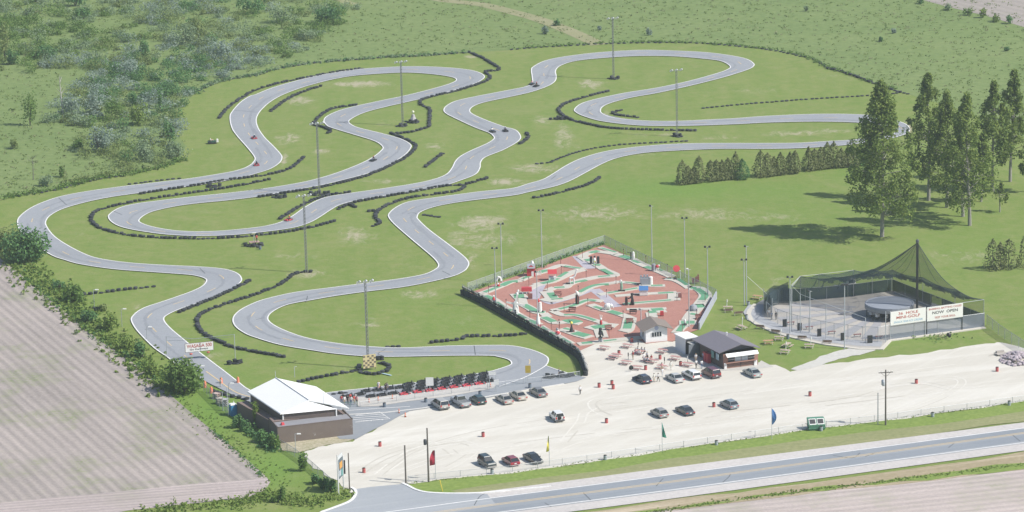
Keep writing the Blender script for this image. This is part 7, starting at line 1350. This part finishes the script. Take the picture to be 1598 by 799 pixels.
for i, (x, y, hp_, wp, l) in enumerate([(1549,421,44,22,'left cedar of the lone clump at the right edge'),(1561,419,38,18,'middle cedar of the lone clump at the right edge'),(1574,419,42,24,'right cedar of the lone clump at the right edge'),(1601,417,46,24,'cedar cut by the right edge beside the lone clump')]): s = PPM((x, y)); cedar((x, y), hp_ / s * 1.05, wp / s / 2 * 1.35, l, 80 + i, 'cedars at the right edge', .45, 420)
def bush(p, h, r, label, seed, mat, group=None, n=None, leaf=.5, lobes=7, name='bush', trunk=True):
    rg = random.Random(seed); t = thing(name, label, 'bush' if name == 'bush' else 'tree', G(p), 0, group); m = MB(); n = n or int(60 * r * h + 120)
    if trunk:
        tr = MB()
        for k in range(4): a = rg.uniform(0, 6.3); tr.tube([(0, 0, 0), (r * .4 * math.cos(a), r * .4 * math.sin(a), h * .6)], .07 + r * .02, 5, r2=.03)
        tr.build('stem', BARKD, t)
    for i in range(lobes):
        a = rg.uniform(0, 6.283); q = r * rg.uniform(.15, .72); s = r * rg.uniform(.35, .6); z = h * rg.uniform(.3, .68); m.leaves((q * math.cos(a), q * math.sin(a), z), (s, s, min(z, h * .42)), n // lobes, leaf, rg, .4)
    m.build('foliage', mat, t); return t
def bpx(p, wpx, hpx, label, seed, mat, **k): s = PPM(p); return bush(p, hpx / s, wpx / s / 2, label, seed, mat, **k)
bpx((36,408), 76, 56, 'big dark bush at the left edge beside the far left bend', 101, LD, leaf=.7, n=2200, lobes=14)
bpx((8,395), 40, 44, 'olive bush cut by the left edge behind the big dark bush', 102, LY, leaf=.6, n=700)
bpx((288,612), 72, 54, 'big round bright green bush beside the start of the lap', 103, LM, leaf=.65, n=2400, lobes=14)
bpx((117,470), 40, 28, 'dense bush in the ditch below the lone tyre row', 104, LM, leaf=.6, n=900, lobes=9)
bpx((92,452), 22, 16, 'low dark shrub in the ditch left of the dense bush', 105, LD); bpx((168,516), 36, 28, 'rounded ditch shrub between the thin lamp posts', 106, LB, n=500); bpx((200,546), 30, 22, 'lower ditch shrub near the lone field corner', 107, LB, n=300); bpx((222,560), 26, 30, 'upright dark ditch shrub by the left track edge', 108, LD, n=400); bpx((240,586), 30, 22, 'ragged ditch shrub left of the big round bush', 109, LB, n=420); bpx((138,503), 30, 20, 'low shadowed ditch shrub casting onto the field', 110, LD, n=400); bpx((160,486), 18, 12, 'tiny ditch shrub near the farthest thin lamp post', 111, LY)
for i, (x, y, w, h, l, m_) in enumerate([(374,668,20,22,'dark shrub at the back of the brown yard wall',LD),(387,672,22,20,'low dark shrub along the brown yard wall',LD),(401,664,17,42,'tall bright shrub against the brown yard wall',LB),(410,690,20,24,'dark shrub in the shade of the brown wall',LD),(422,698,20,26,'second dark shrub in the shade of the brown wall',LD),(432,702,22,24,'bright tipped shrub at the corner of the brown wall',LM),(473,735,17,32,'young tree by the entrance fence',LM),(492,755,18,16,'first dark shrub of the entrance hedge',LD),(504,762,20,18,'middle dark shrub of the entrance hedge',LD),(516,767,18,22,'last dark shrub of the entrance hedge',LD),(440,783,15,26,'thin young shrub on the bottom verge',LM),(428,784,10,10,'tiny shrub left of the thin young shrub',LM)]): bpx((x, y), w, h, l, 120 + i, m_, leaf=.42, n=360)
# the overgrown scrub beyond the perimeter: individuals one can point out, then the mass
IND = [((47,196),26,62,'slender airy tree alone in the left scrub',LM,.5,500),((8,95),34,60,'dark olive tree at the left edge of the scrub',LY,.6,700),((22,100),22,24,'dark bush at the foot of the olive edge tree',LD,.6,300),((226,92),20,36,'dark upright tree in the middle of the scrub',LD,.5,500),((251,170),9,42,'narrow dark columnar tree in the scrub',LD,.4,300),((515,36),52,30,'dark round bush by the pale track at the top',LD,.7,900),((70,92),40,22,'dark low bush left of the grey willows at the top',LD,.6,500),((118,10),34,24,'dark tree group top at the upper left edge',LD,.6,500),((112,182),36,40,'grey willow left of the twin grey willows',LG,.55,700),((150,178),40,38,'grey willow right of the twin grey willows',LG,.55,700),((155,238),52,48,'big grey willow above the scrub point',LG,.55,1000),((212,165),22,26,'dark bush beside the columnar tree',LD,.5,300),((265,222),20,36,'dark upright bush at the scrub point',LD,.5,400),((195,253),26,20,'dark shrub under the grey scrub at the point',LD,.5,300),((228,250),44,28,'grey green shrub at the scrub point',LGD,.5,600),((275,245),34,26,'last grey green shrub touching the mown turf',LGD,.5,500),((180,185),40,34,'bright bush below the twin grey willows',LM,.55,600),((215,195),40,34,'bright bush right of the lower willow',LB,.55,600),((200,118),46,26,'grey shrub in mid scrub',LG,.55,600),((290,70),50,34,'grey green willow in the upper scrub',LGD,.6,700),((310,62),30,44,'tall olive tree in the upper scrub',LY,.6,600),((345,90),46,26,'grey shrub near the top left loop',LG,.6,500),((95,277),14,18,'small round shrub below the left meadow',LM,.45,200),((72,290),24,18,'low shrub on the tyre row of the left meadow',LGD,.45,300),((120,235),24,20,'bush at the left tip of the scrub point',LM,.5,300),((130,30),30,20,'dark crown in the upper left scrub',LD,.6,300),((440,35),40,30,'grey tree at the top above the loop',LGD,.6,500),((20,232),24,16,'low brownish shrub in the left meadow',LY,.5,200),((395,20),46,24,'dark thicket at the top edge left of the pale track',LD,.7,500),((480,62),36,18,'shrub below the dark round bush',LGD,.55,400),((852,53),13,13,'grey shrub alone in the far meadow, left',LG,.5,160),((1013,55),9,12,'grey shrub alone in the far meadow, right of the far tower',LG,.5,120),((935,47),8,8,'tiny grey shrub left of the far tower',LG,.5,90),((868,40),14,11,'dark shrub on the pale dirt track',LD,.5,160),((1258,18),9,9,'grey shrub in the top right meadow',LGD,.5,100),((1394,52),9,9,'grey bush in the right meadow',LG,.5,90),((1437,6),12,10,'dark bush at the left of the far field edge',LD,.5,150),((1479,16),16,12,'pale bush on the far field edge',LGD,.5,180),((1510,24),18,13,'dark bush on the far field edge',LM,.5,200),((1533,28),18,16,'bright bush on the far field edge',LB,.5,200),((1555,34),18,14,'bright bush right of the other on the far field edge',LB,.5,200),((1577,37),16,14,'dark bush at the right end of the far field edge',LD,.5,180),((1375,65),8,9,'blue green shrub in the right meadow',LD,.5,80),((1572,80),10,9,'dark shrub by the right edge of the meadow',LD,.5,90)]
for i, (p, w, h, l, m_, lf, n) in enumerate(IND): bpx(p, w, h, l, 200 + i, m_, leaf=lf, n=n, lobes=8 if n > 300 else 4, group='trees and shrubs of the overgrown land', name='tree' if 'tree' in l else 'bush')
dt = thing('dead_tree', 'bare white dead trunk standing by the grey willows', 'tree', G((99, 183))); hh = ZT((99, 183), 118); tr = MB(); tr.tube([(0, 0, 0), (-.3, 0, hh * .5), (-.5, 0, hh)], .22, 6, r2=.05); rg = random.Random(4)
for k in range(12): z = hh * rg.uniform(.45, .95); a = rg.uniform(0, 6.3); tr.tube([(-.4, 0, z), (-.4 + 1.3 * math.cos(a), 1.3 * math.sin(a), z + 1.2)], .06, 4, r2=.02)
tr.build('trunk', plain('dead_wood', (.46, .43, .42), .85), dt)
dt = thing('dead_tree', 'thin dead tree standing in the left meadow', 'tree', G((52, 281))); hh = ZT((52, 281), 244); tr = MB(); tr.tube([(0, 0, 0), (.2, 0, hh)], .14, 5, r2=.04)
for k in range(10): z = hh * rg.uniform(.4, .95); a = rg.uniform(0, 6.3); tr.tube([(.1, 0, z), (.1 + 1.4 * math.cos(a), 1.2 * math.sin(a), z + 1.0)], .05, 4, r2=.02)
tr.build('trunk', plain('grey_twig', (.16, .16, .13), .9), dt)
def inside(p, poly):
    c = False; n = len(poly)
    for i in range(n):
        (x1, y1), (x2, y2) = poly[i], poly[(i + 1) % n]
        if (y1 > p[1]) != (y2 > p[1]) and p[0] < (x2 - x1) * (p[1] - y1) / (y2 - y1) + x1: c = not c
    return c
SCRUB = [(-30,-25),(520,-25),(560,20),(530,45),(500,60),(470,84),(410,104),(345,124),(308,141),(284,166),(270,195),(288,225),(280,247),(245,258),(195,262),(160,250),(112,238),(115,205),(90,190),(60,200),(95,160),(150,112),(60,110),(20,120),(-30,130)]
MEAD = [(-30,-25),(1640,-25),(1640,230),(1500,168),(1418,145),(1360,126),(1318,111),(1273,91),(1199,75),(1087,65),(937,66),(837,72),(732,79),(612,86),(500,94),(399,114),(340,125),(300,144),(270,190),(292,225),(280,248),(200,270),(120,285),(30,302),(-30,312)]
rg = random.Random(77); mats = {'a': MB(), 'b': MB(), 'c': MB(), 'd': MB(), 'e': MB()}
cnt = 0
while cnt < 760:
    p = (rg.uniform(-30, 560), rg.uniform(-25, 262))
    if not inside(p, SCRUB): continue
    w = G(p); dens = .5 + .5 * math.sin(w.x * .085 + 1) * math.sin(w.y * .05 + w.x * .03)
    if rg.random() > .3 + .7 * dens: continue
    cnt += 1; f = math.sin(w.x * .06 + .7) + math.sin(w.y * .041 + 2) + rg.gauss(0, .75); k = 'b' if f < -.9 else ('a' if f < -.1 else ('e' if f < .55 else ('c' if f < 1.5 else 'd')))
    r = rg.uniform(1.3, 4.2); h = r * rg.uniform(.6, 1.0)
    for _ in range(4):
        s_ = r * rg.uniform(.4, .65); mats[k].leaves((w.x + rg.uniform(-.6, .6) * r, w.y + rg.uniform(-.6, .6) * r, h * rg.uniform(.3, .55)), (s_, s_, h * .5), int(12 + 13 * r), .44, rg, .45)
for k, m_ in (('a', LGD), ('b', LM), ('c', LG), ('d', LD), ('e', LY)): tag(mats[k].build('scrub', m_), kind='stuff')
# coarse growth of the meadow
tf = [MB(), MB(), MB()]; cnt = 0
while cnt < 5200:
    p = (rg.uniform(-30, 1630), -25 + 330 * rg.random() ** 1.1)
    if not inside(p, MEAD): continue
    cnt += 1; w = G(p); k = 0 if rg.random() < .7 else (1 if rg.random() < .22 else 2); big = rg.random() < .05; r = rg.uniform(.4, 1.1) * (1.7 if big else 1)
    tf[k].leaves((w.x, w.y, r * .2), (r, r, r * (.5 if big else .2)), 5 if not big else 14, .42, rg, .2)
for k, m_ in enumerate((foliage('meadow_tuft', ((.135, .205, .055), (.175, .25, .070), (.23, .29, .095)), .4, .1), foliage('dark_tuft', ((.095, .155, .048), (.125, .19, .058), (.165, .225, .075)), .4, .1), foliage('dry_tuft', ((.19, .21, .10), (.24, .25, .13), (.30, .30, .165)), .4, .1))): tag(tf[k].build('meadow_growth', m_), kind='stuff')
# weeds in the ditch beside the ploughed field, along perimeter tyres, fence and verges
def weeds(name, line, w, hgt, n, mat, leaf=.45, seed=1, clump=5):
    rg = random.Random(seed); q = resample(GS(line, 6), .6); m = MB()
    for _ in range(n):
        v = rg.choice(q); o = Vector((rg.gauss(0, w * .5), rg.gauss(0, w * .5), 0)); s = rg.uniform(.4, 1.0) * hgt; m.leaves((v.x + o.x, v.y + o.y, s * .45), (s * .7, s * .7, s * .5), clump, leaf * rg.uniform(.8, 1.3), rg, .3)
    return tag(m.build(name, mat), kind='stuff')
DITCH = [(28,412),(60,438),(95,466),(130,495),(160,520),(195,545),(225,570),(255,595),(280,616)]
weeds('ditch_growth', DITCH, 4.6, .9, 800, LB, .55, 31, 7); weeds('ditch_growth', DITCH, 4.0, 1.1, 160, LM, .55, 32, 7); weeds('ditch_growth', [(8,408),(30,424),(56,448),(90,475),(128,507),(163,535),(193,553),(218,572),(248,598),(266,616)], 1.0, .7, 150, LD, .45, 33, 6)
weeds('bank_growth', [(282,626),(310,648),(350,680),(390,712),(425,748),(440,770),(400,784),(330,795)], 3.0, .35, 380, LB, .28, 34, 4); weeds('bank_growth', [(225,800),(300,791),(380,784),(420,772),(480,786),(510,780),(535,770)], 2.6, .9, 420, LB, .45, 35, 5)
weeds('field_edge_growth', [(330,672),(352,691),(385,720),(408,744)], .5, .5, 90, LD, .35, 46, 4); weeds('yard_growth', [(372,662),(395,680),(420,700),(436,706)], 1.0, 1.4, 160, LD, .45, 36, 6)
weeds('perimeter_growth', OUT, 1.2, 1.0, 330, LGD, .5, 37); weeds('perimeter_growth', OUT, 1.2, 1.2, 170, LD, .5, 38); weeds('perimeter_growth', [(800,77),(900,70),(1025,66),(1150,71.5),(1248,86),(1293,106),(1340,121),(1398,141)], 1.1, .8, 420, LM, .5, 39); weeds('perimeter_growth', [(-10,312),(30,305),(80,297),(150,280),(200,273),(250,262),(283,249)], 1.4, 1.2, 330, LM, .5, 40); weeds('perimeter_growth', [(100,285),(200,268),(260,258)], 3, 1.3, 160, LY, .5, 41)
weeds('fence_weeds', [(732,455),(800,430),(846,417)], .7, 1.1, 70, LM, .4, 42); weeds('fence_weeds', [(846,417),(880,402),(943,380)], .5, 1.1, 90, LD, .4, 43)
weeds('verge_weeds', [(640,755),(700,748.5),(800,738),(945,718),(1100,695),(1250,673),(1382,657),(1598,627)], .8, .2, 600, LB, .22, 44, 3); weeds('verge_weeds', [(840,827),(1000,803),(1100,787.5),(1220,771),(1400,750),(1598,725)], .9, .35, 800, LB, .28, 45, 4)
# ================================================================ summer haze over the whole place
HAZE = 0.00010
hm = bpy.data.materials.new('haze'); hm.use_nodes = True; hn = hm.node_tree.nodes; hn.remove(hn['Principled BSDF'])
pv = hn.new('ShaderNodeVolumePrincipled'); pv.inputs['Color'].default_value = (.80, .88, 1, 1); pv.inputs['Density'].default_value = HAZE; pv.inputs['Anisotropy'].default_value = .2
hm.node_tree.links.new(pv.outputs[0], hn['Material Output'].inputs['Volume'])
o = MB().box((0, 3000, (HC + 30) / 2 - .5), (20000, 8000, HC + 32)).build('haze', hm); tag(o, kind='stuff')
SC.cycles.volume_bounces = 1
